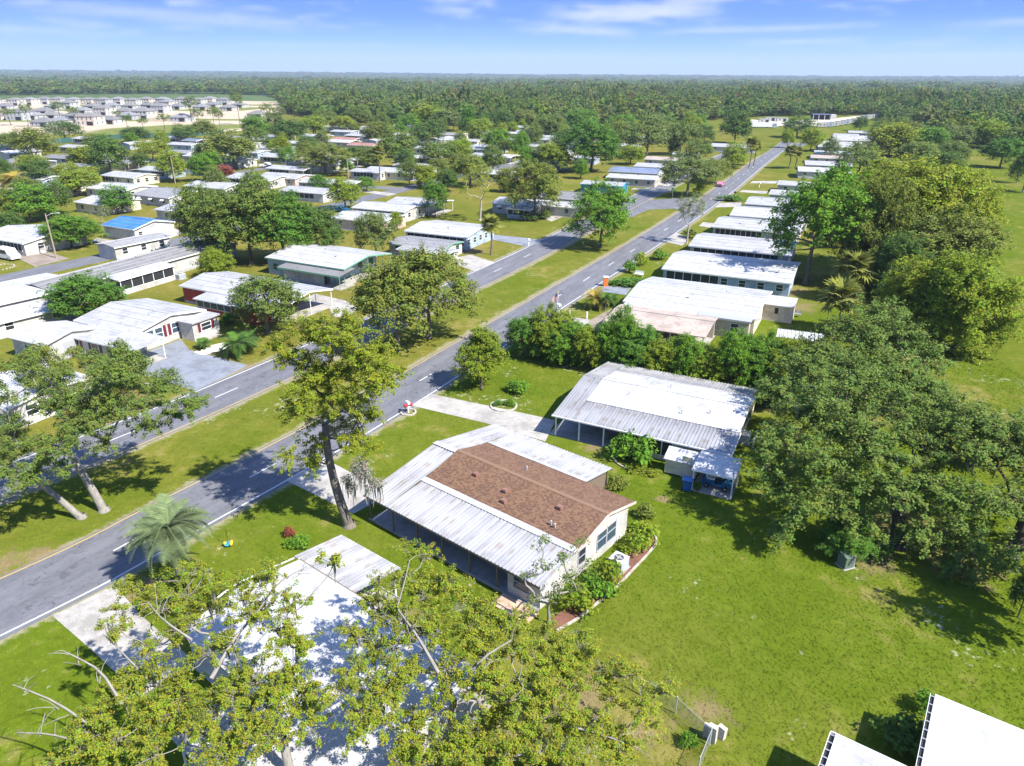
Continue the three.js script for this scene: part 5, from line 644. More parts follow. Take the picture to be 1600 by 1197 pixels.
// --- foreground oaks, lower left
const foreLeaf = { leaf: .088, lai: 2.0, per: 5, more: 2, limb: .0125, spray: 15, hue: .42, wide: .36, twigs: 1, gap: .12 };
oakAt('foreground_oak', 'big sprawling foreground oak with bare pale limbs over the white roof', [-9.67,-22.04], { ...foreLeaf, seed: 21, top: [-.6, 4.5, -1], r: .30, rad: 12, split: .5, moss: .1,
  blobs: [[-18.38,5.74,-23,0.85], [-17.37,6.36,-23.5,0.97], [-16.94,6.35,-25,1.02], [-15.54,5.77,-23,1.08], [-17.4,5.16,-22.5,1.02], [-18.53,5.16,-22,0.83], [-14.74,6.23,-24,1.05], [-13.38,5.58,-22.5,1.12], [-15.19,5.42,-21.5,1.09], [-14.03,7.05,-25.5,0.78], [-16.19,7,-27,0.75], [-17.65,7.5,-28,0.96], [-16.36,7.89,-28.5,0.97], [-14.93,7.53,-28,0.89], [-13.48,8.73,-28,0.94], [-12.14,9.33,-28,0.81], [-10.91,9.2,-27,0.67], [-12.25,8.28,-26.5,0.79], [-10.77,7.97,-26,0.84], [-9.59,7.96,-25,0.7], [-11.67,6.51,-24.5,1], [-12.5,6.4,-23.5,0.97], [-10.67,6.26,-24,0.99], [-9.06,6.43,-23.5,0.86], [-8.6,10.31,-28,0.49], [-7.45,6.83,-23.5,0.97], [-11.13,5.6,-22.5,0.95], [-12.24,5.06,-21.5,1.1], [-6.58,6.41,-22.5,0.94], [-16.07,8.89,-29,0.58], [-13.57,7.36,-26,0.61], [-18.31,7.91,-26,0.48], [-18.69,8.28,-28.5,0.71]],
  bare: [[[-17.08,6.52,-23,0.03], [-19.58,8.47,-24,0.03], .09], [[-18.16,5.54,-22.5,0.03], [-21.57,7.62,-23,0.03], .08], [[-18.49,5.36,-22,0.03], [-21.25,5.91,-22,0.03], .06], [[-14.8,7.82,-25.5,0.03], [-17.4,8.76,-27,0.03], .07], [[-13.73,6.49,-24.5,0.03], [-12.3,8.03,-27,0.03], .13], [[-12.3,8.03,-27,0.03], [-10.04,9.72,-28.5,0.03], .06], [[-16.68,6.47,-24.5,0.03], [-19.25,7.71,-26,0.03], .06], [[-12.47,5.4,-23,0.03], [-9.72,6.8,-25,0.03], .1]].map(([p, q, r]) => [p.slice(0, 3), q.slice(0, 3), r]) }, LF.fore, bark.lichen);
oakAt('foreground_oak', 'foreground oak spreading over the gap beside the brown shingled home', [-3.01,-24.02], { ...foreLeaf, seed: 22, top: [.3, 4.6, -1], r: .28, rad: 12, split: .5, moss: .08,
  blobs: [[-7.2,7.41,-26,0.73], [-6.11,8.07,-27,0.8], [-5.02,9.17,-28.5,0.76], [-4.36,8.41,-28,0.95], [-3.13,8.79,-28.5,0.96], [-4.48,9.58,-29.5,0.71], [-2.44,8.06,-27.5,1.06], [-5.4,7.03,-26,0.97], [-3.61,7.36,-26.5,1.04], [-1.78,6.98,-26.5,1.11], [-0.24,7.13,-27,1], [0.08,6.68,-26,1.04], [1.65,6.54,-27,0.94], [-4.62,6.57,-24.5,0.88], [-2.9,6.46,-25,1.01], [-1.09,6.6,-24.5,1], [0.67,6.22,-24.5,1.06], [-5.63,6.46,-23.5,0.8], [-3.37,5.7,-23.5,0.87], [2.21,5.99,-25.5,1.03], [3.49,6.62,-26.5,0.81], [-4.41,5.27,-22.5,1.01], [0.09,5.51,-23,1.03], [-6.56,8.59,-28,0.44]],
  bare: [[[-3.15,6.58,-24.5,0.03], [-5.47,8.47,-27,0.03], .12], [[-5.47,8.47,-27,0.03], [-4.97,10.14,-28.5,0.03], .06], [[-2.24,6.33,-24,0.03], [0.07,7.47,-26,0.03], .1]].map(([p, q, r]) => [p.slice(0, 3), q.slice(0, 3), r]) }, LF.fore, bark.lichen);
oakAt('foreground_oak', 'foreground oak with tangled pale branches beside the wire fence', [2.59,-23.38], { ...foreLeaf, seed: 23, top: [0, 4, -.6], r: .25, rad: 10, split: .45, gap: .26,
  blobs: [[-1.6,4.9,-22.5,1.02], [0.1,4.93,-22,1.06], [1.83,5.34,-23.5,1.04], [3.05,5.84,-24.5,0.95], [4.34,6.01,-25.5,0.79], [4.86,5.26,-24.5,0.84], [3.88,4.96,-23.5,0.99], [5.57,5.82,-25.5,0.61], [2.35,4.78,-22.3,1.01], [-2.7,4.71,-22,0.95], [4.76,4.4,-23.3,0.76], [6.1,4.66,-24.5,0.66], [7.16,5.01,-25.5,0.49]],
  bare: [[[1.53,5.29,-23.2,0.03], [0.38,6.61,-24.5,0.03], .08], [[2.11,5.29,-23.2,0.03], [5.91,3.96,-23,0.03], .06], [[-1.06,5.83,-23.4,0.03], [-1.8,6.25,-23.9,0.03], .3]].map(([p, q, r]) => [p.slice(0, 3), q.slice(0, 3), r]) }, LF.fore, bark.lichen);
oakAt('foreground_bush', 'low leafy shrubs growing beside the pindo palm', [-23.06,-37.5], { seed: 24, top: [0, 1.2, 0], r: .1, leaf: .13, lai: 2, per: 9, hue: .3, twigs: .4, blobs: [[-22.66,1.99,-37,0.99], [-20.82,1.86,-37.5,1.09], [-19.23,1.21,-38,1.02], [-21.07,1.55,-36,1.06], [-23,1.02,-36,0.9], [-19.54,0.88,-36.5,1.07], [-17.94,1.08,-38.5,0.69]] }, LF.citrus, bark.grey);
// --- small multi-stem tree at the end of the brown home
oakAt('crape_myrtle', 'small open crape myrtle with pale stems at the corner of the brown home', [2.45,-35.33], { seed: 31, top: [-.1, 1.6, 0], r: .13, leaf: .13, lai: 1.2, per: 7, gap: .35, twigs: 1, split: .25, blobs: [[1.75,6.75,-34.5,0.68], [3.09,5.84,-34.5,0.68], [4.06,6.4,-35,0.61], [1.95,5.29,-34,0.68], [3.48,4.84,-34,0.68], [0.83,4.82,-34,0.53], [2.56,3.65,-34,0.69], [3.95,3.49,-34.5,0.54], [1.42,3.16,-34,0.54], [4.51,5,-35,0.54]] }, LF.grey, bark.lichen);
// --- big mossy oaks on the right
const bigLeaf = { leaf: .20, lai: 3.0, per: 6, spray: 8, hue: .3, moss: .16, twigs: .5, wide: .34, gap: .06 };
oakAt('live_oak', 'great mossy live oak above the green utility box', [29.01,-43.99], { ...bigLeaf, seed: 41, top: [-.6, 3.6, -.4], r: .7, rad: 12, split: .5,
  blobs: [[20.67,6.44,-47,2.21], [22.58,8.14,-49,2.26], [25.23,8.86,-51,2.32], [28.6,9.11,-53,2.5], [22.28,6.49,-45,2.13], [20.78,4.32,-45,1.88], [25.26,7.55,-47,2.38], [30.01,7.78,-51,2.54], [21.12,3.43,-43,1.65], [23.64,4.42,-44,2.04], [26.44,6.52,-45,2.22], [30.78,6.52,-48,2.34], [27.16,5.08,-43,1.9], [24.88,2.92,-43,1.65], [30.18,4.39,-45,1.98], [34.22,7.33,-52,2.38], [28.58,2.55,-42,1.54], [33,5.42,-48,2.16], [20.01,1.78,-43,1.11], [19.58,5.08,-46,1.33], [30.88,1.29,-41.5,1.36], [26.99,1.63,-42.5,1.2]] }, LF.live, bark.dark);
oakAt('live_oak', 'mossy live oak cut by the right edge', [35.5,-41.41], { ...bigLeaf, seed: 42, top: [.4, 4, -.4], r: .6, rad: 12, split: .5,
  blobs: [[33.84,7.9,-48,2.03], [35.47,7.62,-47,2], [38,7.1,-47,2.2], [32.91,6.57,-45,2.04], [35.71,7.09,-46,2.25], [37.54,6.6,-45,2.31], [31.2,4.7,-42,1.78], [33.42,4.72,-42,1.87], [35.8,4.21,-42,1.97], [31.8,2.94,-40,1.57], [34.12,2.43,-40,1.48], [40.63,7.12,-47,2.39], [38.6,4.63,-43,2.27], [32.93,7.34,-34,1.99], [35.96,7.3,-36,2.08], [33.05,5.86,-33,1.69], [34.93,6.77,-33,1.96], [34.48,5.64,-37,1.84], [30.91,1.34,-40,1.06], [35.23,6.58,-45,1.85]] }, LF.live, bark.dark);
oakAt('live_oak', 'mossy live oak behind the ribbed-roof home, above the patio table', [34.59,-65.04], { ...bigLeaf, leaf: .23, seed: 43, top: [0, 4, 0], r: .55, split: .5,
  blobs: [[25.43,5.4,-60,2.13], [28.37,6.51,-62,2.42], [32.02,6.65,-65,2.64], [35.17,7.95,-67,2.69], [38.37,7.97,-67,2.56], [36.11,6.48,-63,2.57], [31.67,6.73,-60,2.46], [28.12,5.68,-58,2.18], [40.17,6.71,-65,2.26], [36.91,9.33,-70,2.11], [33.04,7.92,-68,1.95], [37.23,5.48,-60,2.13], [27.82,7.02,-64,1.48], [39.36,9.36,-71,1.6]] }, LF.live, bark.dark);
oakAt('live_oak', 'mossy live oak on the edge of the fairway behind the great oak', [39.19,-59.01], { ...bigLeaf, leaf: .23, seed: 44, top: [0, 4, 0], r: .5, split: .5, blobs: [[36.96,6.34,-61,2.15], [38.22,5.29,-59,2.1], [36.43,4.47,-58,2.2], [37.91,4.5,-56,1.91], [35.61,4.82,-60,1.9]] }, LF.live, bark.dark);
T('round', [32.77,-36.17,4.05,1.84], 'dark', 'young sapling oak at the right edge of the lawn', true);
T('round', [24.43,-42.78,2.78,4.35], 'lush', 'low dark shrub hugging the green utility box', true, 'shrub');
// --- tidy tree on the front lawn and the hedge row
T('cone', [-3.42,-72.37,7.21,7.01], 'citrus', 'neat leafy tree on the lawn beside the concrete drive', true, 'lawn_tree');
{
  const L0 = [0.45,-80.12], az = 116.5, lab = ['road end of', 'second in', 'third in', 'fourth in', 'fifth in', 'sixth in', 'seventh in', 'eighth in', 'ninth in', 'tenth in', 'eleventh in', 'twelfth in', 'thirteenth in', 'far end of'];
  for (let i = 0; i < 14; i++) { const R = rng(60 + i), p = shift(L0, az, i * 2.8 + R() * .6, 3.1 + (R() - .5) * 1.0), h = 4.9 + R() * 1.6 + (i === 4 || i > 8 ? 1.5 : 0); T(i % 3 ? 'dome' : 'round', [p[0], p[1], h, 5.0 + R() * 1.8], ['lush', 'citrus', 'bright', 'lime', 'bright'][i % 5], `hedge tree, ${lab[i]} the tall row behind the ribbed-roof home`, true, 'hedge_tree').userData.group = 'tall hedge row'; }
}
// --- mid-ground trees: base u,v, crown top v and crown width come from the photograph, stored as metres
const mid = [
  ['oak', [-14.39,-83.79,12.4,12.59], 'olive', 'nearer of the two olive-green median oaks', 1], ['oak', [-11.05,-88.61,12.51,12.83], 'olive', 'farther of the two olive-green median oaks', 1], ['round', [17.59,-142.91,12.22,14.02], 'bright', 'round bright green tree alone on the median', 1], ['oak', [50.5,-211.4,12.09,18.19], 'grey', 'grey multi-trunk oak beside the median crossover', 1],
  ['sparse', [36.26,-147.61,10.42,8.04], 'grey', 'thin grey-leaved tree overhanging the road edge', 1], ['tall', [49.32,-116.7,18.7,16.7], 'bright', 'lush bright green tree shading the ribbed roofs', 1], ['dome', [68.55,-123.45,19.77,21.82], 'gold', 'great golden-green dome tree beside the fairway', 1], ['dome', [75.05,-121.86,18.35,13.73], 'gold', 'golden-green dome tree on the fairway side', 1], ['dome', [66.09,-107.06,13.6,15.69], 'olive', 'olive dome tree in front of the golden domes', 1], ['dome', [55.94,-84.54,12.71,11.52], 'lime', 'yellow-green dome tree nearest the fairway', 1], ['dome', [52.81,-89.25,11.03,10.57], 'gold', 'golden rounded tree left of the nearest fairway dome', 1], ['oak', [58.99,-105.23,11.27,9.44], 'dark', 'dark oak under the golden dome trees', 1], ['dome', [58.1,-114.15,18.19,10.92], 'olive', 'olive tree between the lush tree and the golden dome', 1],
  ['round', [-59.25,-94.32,7.22,10.42], 'lush', 'dense bright green tree between the white roofs on the left', 1], ['dome', [-50.27,-118.92,4.98,5.83], 'lime', 'yellow-green rounded shrub tree behind the red home', 1], ['oak', [-32.74,-90.24,8.35,10.38], 'oak', 'sprawling thin garden tree in front of the red home', 1], ['round', [-56.1,-131.73,14.14,12.68], 'oak', 'left oak of the big cluster by the side street', 1], ['round', [-47.81,-127.51,14.65,14.51], 'oak', 'middle mossy oak of the big cluster by the side street', 1], ['round', [-41.85,-129.1,12.92,14.19], 'lush', 'right leafy oak of the big cluster by the side street', 1], ['round', [-36.99,-133.24,10.5,11.19], 'dark', 'small dark oak at the right of the big cluster', 1],
  ['oak', [-25.97,-133.53,8.89,8.54], 'grey', 'grey-green tree behind the green-trimmed home', 1], ['sparse', [-7.88,-170.97,13.64,11.54], 'gold', 'tall bare-trunked tree with thin yellow crown', 1], ['tall', [-18.95,-174.75,8.77,7.94], 'lush', 'lush dark tree beside the tall bare-trunked tree', 1], ['oak', [5.34,-173.87,14.27,15.76], 'olive', 'mossy oak over the dark blue screened room', 1], ['round', [28.08,-267,17.86,21.67], 'lush', 'big dark oak standing above the turquoise home', 1], ['round', [14.12,-266.32,10.55,15.95], 'lime', 'yellow-green tree left of the big dark oak', 1],
  ['oak', [-187.21,-288.5,12.51,18.16], 'olive', 'olive round oak at the far left', 0], ['oak', [-225.3,-375.94,10.3,18.47], 'dark', 'dark round oak before the new estate', 0], ['dome', [-160.86,-277.02,7.1,12.85], 'gold', 'first yellow-green garden tree from the left', 0], ['round', [-138.13,-251.82,11.47,13.36], 'dark', 'dark tree right of the first yellow-green one', 0], ['round', [-189.29,-374.76,7.58,15.29], 'dark', 'dark tree at the green boundary fence', 0], ['oak', [-141.64,-291,8.61,15.43], 'gold', 'golden oak left of the utility pole', 0], ['round', [-108.58,-234.04,9.21,10.48], 'lime', 'light green tree behind the utility pole', 0], ['oak', [-101.63,-268.12,13,21.01], 'olive', 'wide yellow-green tree beyond the red-leaved one', 0], ['round', [-102.54,-250.12,8.34,8.18], 'bright', 'small bright green tree beside the red-leaved one', 0], ['dome', [-96.44,-245.45,3.92,7.24], 'red', 'low red-leaved tree between the white homes', 0],
  ['cone', [-160.9,-233.2,7.25,5.65], 'dark', 'dark conical tree at the left edge', 0], ['round', [-145.14,-222.51,8.07,9.62], 'dark', 'dark tree between outbuildings, left', 0], ['round', [-122.87,-205.78,7.36,12.17], 'lime', 'bright tree left of the cream hip-roofed home', 0], ['round', [-111.25,-174.22,7.86,8.85], 'dark', 'dark tree behind the left white screened home', 0], ['round', [-111.75,-166.03,7.97,11.67], 'bright', 'green tree above the left white screened home', 0], ['oak', [-115.11,-162.09,7.81,7.7], 'olive', 'olive tree cut by the left edge', 0], ['round', [-107.94,-152.41,4.89,6.78], 'dark', 'dark low tree at the left edge', 0], ['round', [-88,-140.59,6.82,11.9], 'bright', 'broad tree on the corner lawn beside the utility pole', 1], ['round', [-97.43,-177.29,6.47,8.72], 'lush', 'rounded tree above the blue-roofed garage', 0], ['sparse', [-87.37,-153.02,6.51,4.07], 'grey', 'thin grey tree before the blue-roofed garage', 0],
  ['round', [-109.01,-365.94,12.09,19.81], 'dark', 'dark tree right of the white gabled home', 0], ['oak', [-101.04,-446.79,9.99,18.1], 'gold', 'golden oak behind the terracotta roof', 0], ['dome', [-101.72,-323.14,6.34,10.5], 'lime', 'small lime tree right of the white gabled home', 0], ['oak', [-64.58,-251.9,10.66,19.86], 'olive', 'wide olive dome tree in the left centre', 1], ['round', [-60.66,-284.39,7.04,9.27], 'dark', 'dark tree right of the wide olive dome', 0], ['round', [-43.13,-185.58,7.51,8.43], 'lime', 'yellow-green tree before the bright white homes', 0], ['round', [-53.37,-270.55,7.4,8.37], 'oak', 'oak left of the tall fan palm', 0], ['oak', [-42.87,-271.08,13.79,16.6], 'oak', 'left oak of the dark central group', 0], ['oak', [-40.54,-356.97,12.38,19.33], 'dark', 'rear oak of the dark central group', 0], ['oak', [-27.64,-271.84,10.53,18.12], 'oak', 'right oak of the dark central group', 0], ['cone', [-24.58,-414.95,16.84,12.54], 'lush', 'tall bright conical tree in the centre distance', 0], ['dome', [-52.41,-472.4,15.35,20.61], 'lime', 'lime dome tree at the edge of the woods, centre', 0],
  ['round', [-7.3,-323.34,11.3,13.73], 'bright', 'green tree right of the tall conical tree', 0], ['oak', [-13.3,-226.73,10.07,12.89], 'olive', 'olive oak behind the tall bare-trunked tree', 0], ['dome', [-26.84,-223.44,7.35,7.35], 'gold', 'golden tree left of the tall bare-trunked tree', 0], ['round', [-43.52,-216.25,4.24,5.28], 'bright', 'small rounded tree beside the long screened home', 0], ['round', [-26.07,-159.01,4.37,3.39], 'lime', 'small light tree beside the white grey-blue home', 0], ['round', [2.64,-310.93,10.15,9], 'bright', 'bright tree in the centre right distance', 0], ['round', [22.71,-247.68,6.22,6.42], 'bright', 'small bright tree beside the turquoise home', 0], ['round', [45.94,-290.01,7.41,11.43], 'lime', 'flat-topped lime tree above the solar panel home', 0], ['oak', [57.21,-319.16,16.5,21.55], 'grey', 'grey-green oak above the white homes, centre right', 0], ['oak', [73.44,-328.11,14.59,17.2], 'grey', 'grey mossy oak left of the storage yard tree', 0], ['round', [114.97,-388.51,15.23,17.66], 'dark', 'large dark tree beside the bend of the road', 0], ['round', [98.73,-387.39,9.36,12.48], 'dark', 'dark tree left of the bend of the road', 0],
  ['oak', [76.16,-302.92,8.69,12.94], 'oak', 'oak behind the multi-trunk median oak', 0], ['oak', [65.39,-237.23,8.54,11.04], 'olive', 'olive oak right of the multi-trunk median oak', 0], ['round', [82.56,-277.38,9.15,10.45], 'lime', 'light green tree left of the double palm', 0], ['oak', [162.03,-429.02,11.31,21.72], 'dark', 'dark spreading oak beyond the second crossover', 0], ['round', [139.26,-349.44,10.47,12.45], 'lime', 'rounded tree at the second crossover', 0], ['round', [133.96,-365.04,8.56,6.82], 'lime', 'small tree left of the rounded crossover tree', 0], ['round', [222.65,-484.45,8.87,11.44], 'dark', 'dark tree beside the far white cabins', 0], ['dome', [165.57,-328.09,14.59,21.64], 'gold', 'distant golden dome tree above the right row of homes', 0], ['oak', [119,-253.73,11.96,16.05], 'grey', 'grey oak above the ends of the right row of homes', 0], ['oak', [150.9,-276.86,10.93,17.96], 'oak', 'oak behind the golden dome beside the fairway', 0], ['oak', [146.63,-251.7,10.03,14.25], 'dark', 'dark oak behind the golden domes', 0], ['round', [179.34,-301.56,8.65,12.88], 'oak', 'oak at the head of the fairway', 0], ['round', [188.86,-286.82,11.52,14.66], 'lush', 'leafy tree across the fairway', 0], ['oak', [155.9,-223.04,14.49,9.53], 'dark', 'dark oak at the right edge across the fairway', 0], ['oak', [166.99,-243.16,9.33,7.11], 'grey', 'grey oak across the fairway', 0], ['oak', [132.26,-310.81,8.89,7.95], 'grey', 'small grey tree among the right row of homes', 0],
];
for (const [k, q, t, l, hi] of mid) T(k, q, t, l, !!hi);
// looser trees between the homes, in lines along the lots
{
  const L = [[-121.53,-351.68,9.68,13.14], [-86.46,-310.86,7.89,10.62], [-67.75,-372.28,11.1,14.5], [-57.21,-412.49,11.56,17.41], [-40.31,-462.36,12.87,19.45], [-17.32,-386.87,12.42,14.38], [8.43,-353.67,10.3,13.2], [20.6,-418.35,12.37,19.76], [22.15,-330.59,10.74,12.36], [48.26,-356.23,12.07,16.89], [62.23,-435.24,12.5,22], [79.73,-409.84,13.11,17.28], [103.8,-438.48,11.89,14.78], [-216.93,-321.68,8.66,10.97], [-186.51,-332.12,6.77,11.34], [-160.8,-365.91,8.88,13.67], [-161.86,-392.16,10.09,14.61], [-144.02,-419.2,10.74,17.7], [-143.9,-453.66,11.92,15.29], [-112.44,-421.65,10.8,15.67], [-120.32,-483.93,12.29,17.91], [-105.09,-510.56,12.53,18.87], [-79.75,-487.54,12.38,16.4], [209.29,-402.82,10.99,18.38], [198.14,-356.21,11.22,18.11], [216.53,-367.05,11.83,18.64], [232.91,-368.1,12.44,20.54], [232.52,-343.23,12.21,19.19], [213.3,-432.89,10.73,14.62], [-8.57,-449.24,12.87,18.91], [7.39,-495.3,12.56,19.15], [42.97,-469.36,13.05,21.31], [-86.69,-213.25,6.88,7.41], [-20.23,-284.39,10.28,11.17], [-7.19,-258.07,9.42,9.74], [-32.45,-228.69,8.08,8.69], [-19.34,-215.97,6.96,7.5], [-2.25,-216.66,6.98,6.77], [-83.45,-272.94,8.13,8.43], [96.56,-220.65,7.09,8.42], [86.17,-187.25,7.73,9.81], [72.38,-151.78,8.71,8.56], [65.65,-145.41,7.14,6.45]];
  const where = ['before the estate', 'in the left centre', 'behind the terracotta roofs', 'behind the central oaks', 'at the wood edge', 'near the conical tree', 'in the centre', 'beyond the central homes', 'by the big dark oak', 'right of the big dark oak', 'far behind the big dark oak', 'above the solar home', 'left of the road bend', 'at the far left', 'by the boundary fence', 'above the awning home', 'above the boundary fence', 'near the white gabled home', 'below the estate sand', 'left of the golden oak', 'above the golden oak', 'above the small white home', 'at the left wood edge', 'right of the far cabins', 'above the fairway head', 'left of the fairway head', 'across the fairway', 'at the right edge', 'by the far cabins', 'by the centre wood edge', 'by the tall white gable', 'behind the big oak crown', 'behind the oak cluster', 'left of the grey-blue roof', 'right of the centre white homes', 'by the long screened home', 'left of the lush dark tree', 'before the mossy oak', 'by the parked pick-up', 'behind the lush tree', 'under the golden dome', 'beside the ribbed roofs', 'behind the ribbed roof ends'];
  L.forEach((q, i) => T(['oak', 'round', 'dome', 'oak', 'round'][i % 5], q, ['oak', 'dark', 'olive', 'bright', 'grey', 'lime', 'oak'][i % 7], `${['grey-green', 'dark', 'olive', 'fresh green', 'dusty', 'light green', 'dull green'][i % 7]} tree ${where[i]}`));
  const P = [[-326.97,-489.8,10.89,10.72], [-308.57,-479.04,14.43,8.85], [-319.19,-531.99,13.44,11.6], [-289.73,-499.79,11.5,8.41], [-273.45,-521.94,8.29,7.04], [-229.21,-446.49,9.63,6.79], [-207.94,-448.28,10.37,7.57], [-230.43,-540.98,17.03,13.57], [-188,-449.96,13.25,8.33], [-175.73,-450.99,12.57,7.59], [-184.98,-509.71,22.02,9.35], [-166.07,-511.51,14.15,10.3], [-140.13,-453.98,14.43,9.16], [-142.95,-494.16,17.94,9.92], [-189.92,-477.73,13.27,8.03], [-217.68,-442.28,7.79,5.99]];
  P.forEach((q, i) => T('pine', [q[0], q[1], q[2], q[3] * 1.5], 'pine', `slender pine at the estate edge, ${ord[i]} from the left`));
}

// garden trees scattered through the far lots, in rows from near to far
{
  const hit = (x, z) => { for (const [p, az, L, W] of lots) { const t = (90 - az) * D2R, dx = x - p[0], dz = z - p[1], u = dx * Math.cos(t) - dz * Math.sin(t), s = -dx * Math.sin(t) - dz * Math.cos(t); if (u > -2.2 && u < L + 2.2 && s > -2.5 && s < W + 2.2) return true; } for (const l of [roadA, roadB, roadC, roadX, roadY]) for (const q of l) if (Math.hypot(q[0] - x, q[1] - z) < 6.5) return true; return false; };
  const R = rng(818), rows = [[[-145.52,-458.9], [136.66,-506.81], 18], [[-145.51,-423.69], [121.77,-465.09], 18], [[-230.6,-338.31], [103.19,-420.15], 12], [[-213.76,-308.55], [90.28,-379.46], 10], [[-180.35,-280.17], [75.93,-342.51], 9], [[-174.95,-250.07], [52.37,-306.37], 8], [[-157.23,-223.36], [18.31,-270.29], 7], [[-135.82,-191.1], [12.09,-237.87], 6]];
  const rn = ['farthest', 'eighth', 'seventh', 'sixth', 'fifth', 'fourth', 'third', 'second'];
  rows.forEach(([a, b, n], i) => { let c = 0; for (let k = 0; k < n; k++) { let x, z, ok = false; for (let t = 0; t < 12 && !ok; t++) { const f = (k + R()) / n; x = mix(a[0], b[0], f) + (R() - .5) * 6; z = mix(a[1], b[1], f) + (R() - .5) * 14; ok = !hit(x, z); } if (!ok) continue; const w = 6 + R() * 4.6; T(['oak', 'round', 'dome', 'oak', 'tall'][Math.floor(R() * 5)], [x, z, 5 + R() * 4.5, w], ['oak', 'dark', 'olive', 'bright', 'grey', 'lime', 'oak', 'lush', 'gold'][Math.floor(R() * 9)], `garden tree in the ${rn[i]} line of lots, ${ord[c++]} from the left`); } });
}
// ---------- palms and garden plants ----------
const frondMat = leafMat(.19, .25, .11), fanMat = leafMat(.24, .26, .04), dateMat = leafMat(.38, .30, .06), cycadMat = leafMat(.09, .19, .025);
function featherFrond(len, n, drop, seed) { // arching midrib with paired leaflets
  const R = rng(seed), P = [], C = [], I = []; const pt = t => [len * (t - .12 * t * t), len * (.62 * t - drop * t * t), 0];
  for (let i = 0; i <= 8; i++) { const a = pt(i / 8), w = .03 * (1 - i / 9); P.push(a[0], a[1] + .01, w, a[0], a[1] + .01, -w); C.push(1, 1, 1, 1, 1, 1); if (i) { const k = i * 2; I.push(k - 2, k, k - 1, k - 1, k, k + 1); } }
  for (let i = 0; i < n; i++) for (const s of [-1, 1]) { const t = .12 + .88 * i / n, a = pt(t), l = len * .34 * Math.sin(Math.PI * Math.min(1, .25 + t * .72)) * (.85 + .3 * R()), w = .055 * len * .6, b = P.length / 3, up = .35 + .2 * R(), g = .75 + .5 * R(); P.push(a[0] - w * .5, a[1], 0, a[0] + w * .5, a[1], 0, a[0] + l * .42, a[1] + l * up * .4 - l * .18, s * l * .8); for (let e = 0; e < 3; e++) C.push(g, g, g); I.push(b, b + 1, b + 2); }
  const g = new THREE.BufferGeometry(); g.setAttribute('position', new THREE.Float32BufferAttribute(P, 3)); g.setAttribute('color', new THREE.Float32BufferAttribute(C, 3)); g.setIndex(I); g.computeVertexNormals(); return g;
}
function fanFrond(len, seed) { // petiole with a round fan of blades
  const R = rng(seed), P = [], C = [], I = []; const c = [len * .5, len * .16, 0]; P.push(0, 0, .025, 0, 0, -.025, c[0], c[1], 0); C.push(1, 1, 1, 1, 1, 1, 1, 1, 1); I.push(0, 1, 2);
  for (let i = 0; i < 18; i++) { const a = (i / 17 - .5) * 4.4, l = len * .55 * (.85 + .25 * R()), w = .095 * len, b = P.length / 3, g = .75 + .5 * R(), x = Math.cos(a), z = Math.sin(a); P.push(c[0] - z * w, c[1], x * w, c[0] + z * w, c[1], -x * w, c[0] + x * l, c[1] - l * (.25 + .3 * R()) + .06 * len, z * l); for (let e = 0; e < 3; e++) C.push(g, g, g); I.push(b, b + 1, b + 2); }
  const g = new THREE.BufferGeometry(); g.setAttribute('position', new THREE.Float32BufferAttribute(P, 3)); g.setAttribute('color', new THREE.Float32BufferAttribute(C, 3)); g.setIndex(I); g.computeVertexNormals(); return g;
}
const ff = [1, 2, 3].map(i => featherFrond(1, 34, .62 + .16 * i, i)), fan = [1, 2, 3].map(i => fanFrond(1, 20 + i));
function palm(name, label, x, z, h, w, feather, mat, n = 26, r = .2, cat = 'palm') {
  const g = thing(name, label, cat, x, z), R = rng(Math.round(x * 13 + z * 7) + 4000), len = w * .56, ty = Math.max(.12, h - len * (feather ? .42 : .55));
  add(g, 'trunk', taper([V3(0, -.1, 0), V3(.03 * h, ty * .5, .02 * h), V3(0, ty, 0)], r * 1.15, r * .85, 6, 9), bark.grey);
  for (let i = 0; i < n; i++) { const m = add(g, 'frond', (feather ? ff : fan)[i % 3], mat); const k = i / n; m.rotation.order = 'YZX'; m.rotation.set((R() - .5) * .6, i * 2.39996 + R() * .3, (feather ? mix(.75, -.45, k) : mix(1.15, -.75, k)) + (R() - .5) * .2); m.position.set(0, ty - .02, 0); const s = len * (.85 + .25 * R()); m.scale.set(s, s, s); } return g;
}
{ const q = [-22.55,-39,5.7,5.33]; palm('pindo_palm', 'silvery feather palm beside the near lane of the road', q[0], q[1], q[2], q[3], true, frondMat, 46, .24); }
[['fan palm behind the golden dome tree, upper of the pair', [52.27,-106.77,6.86,6.42], fanMat], ['fan palm with stone ring at its foot, lower of the pair', [44,-91.65,6.46,6.11], fanMat], ['fan palm on the lawn beside the grey-blue home', [-4.25,-136.2,7,4.38], fanMat], ['tall fan palm before the long screened home', [-43.05,-235.45,10.61,5.26], fanMat], ['left palm of the tall double palm', [89.91,-281.77,10.42,5.77], fanMat], ['right palm of the tall double palm', [93.61,-288.21,8.77,5.42], fanMat], ['left of the fan palms along the right row', [103.88,-278.45,7.82,5.73], fanMat], ['right of the fan palms along the right row', [107.08,-280.62,7.42,5.78], fanMat], ['little fan palm beside the mossy oak', [9.94,-192.35,4.32,3.38], fanMat]].forEach(([l, q, m]) => palm('fan_palm', l, q[0], q[1], q[2], q[3], false, m, 30, .18));
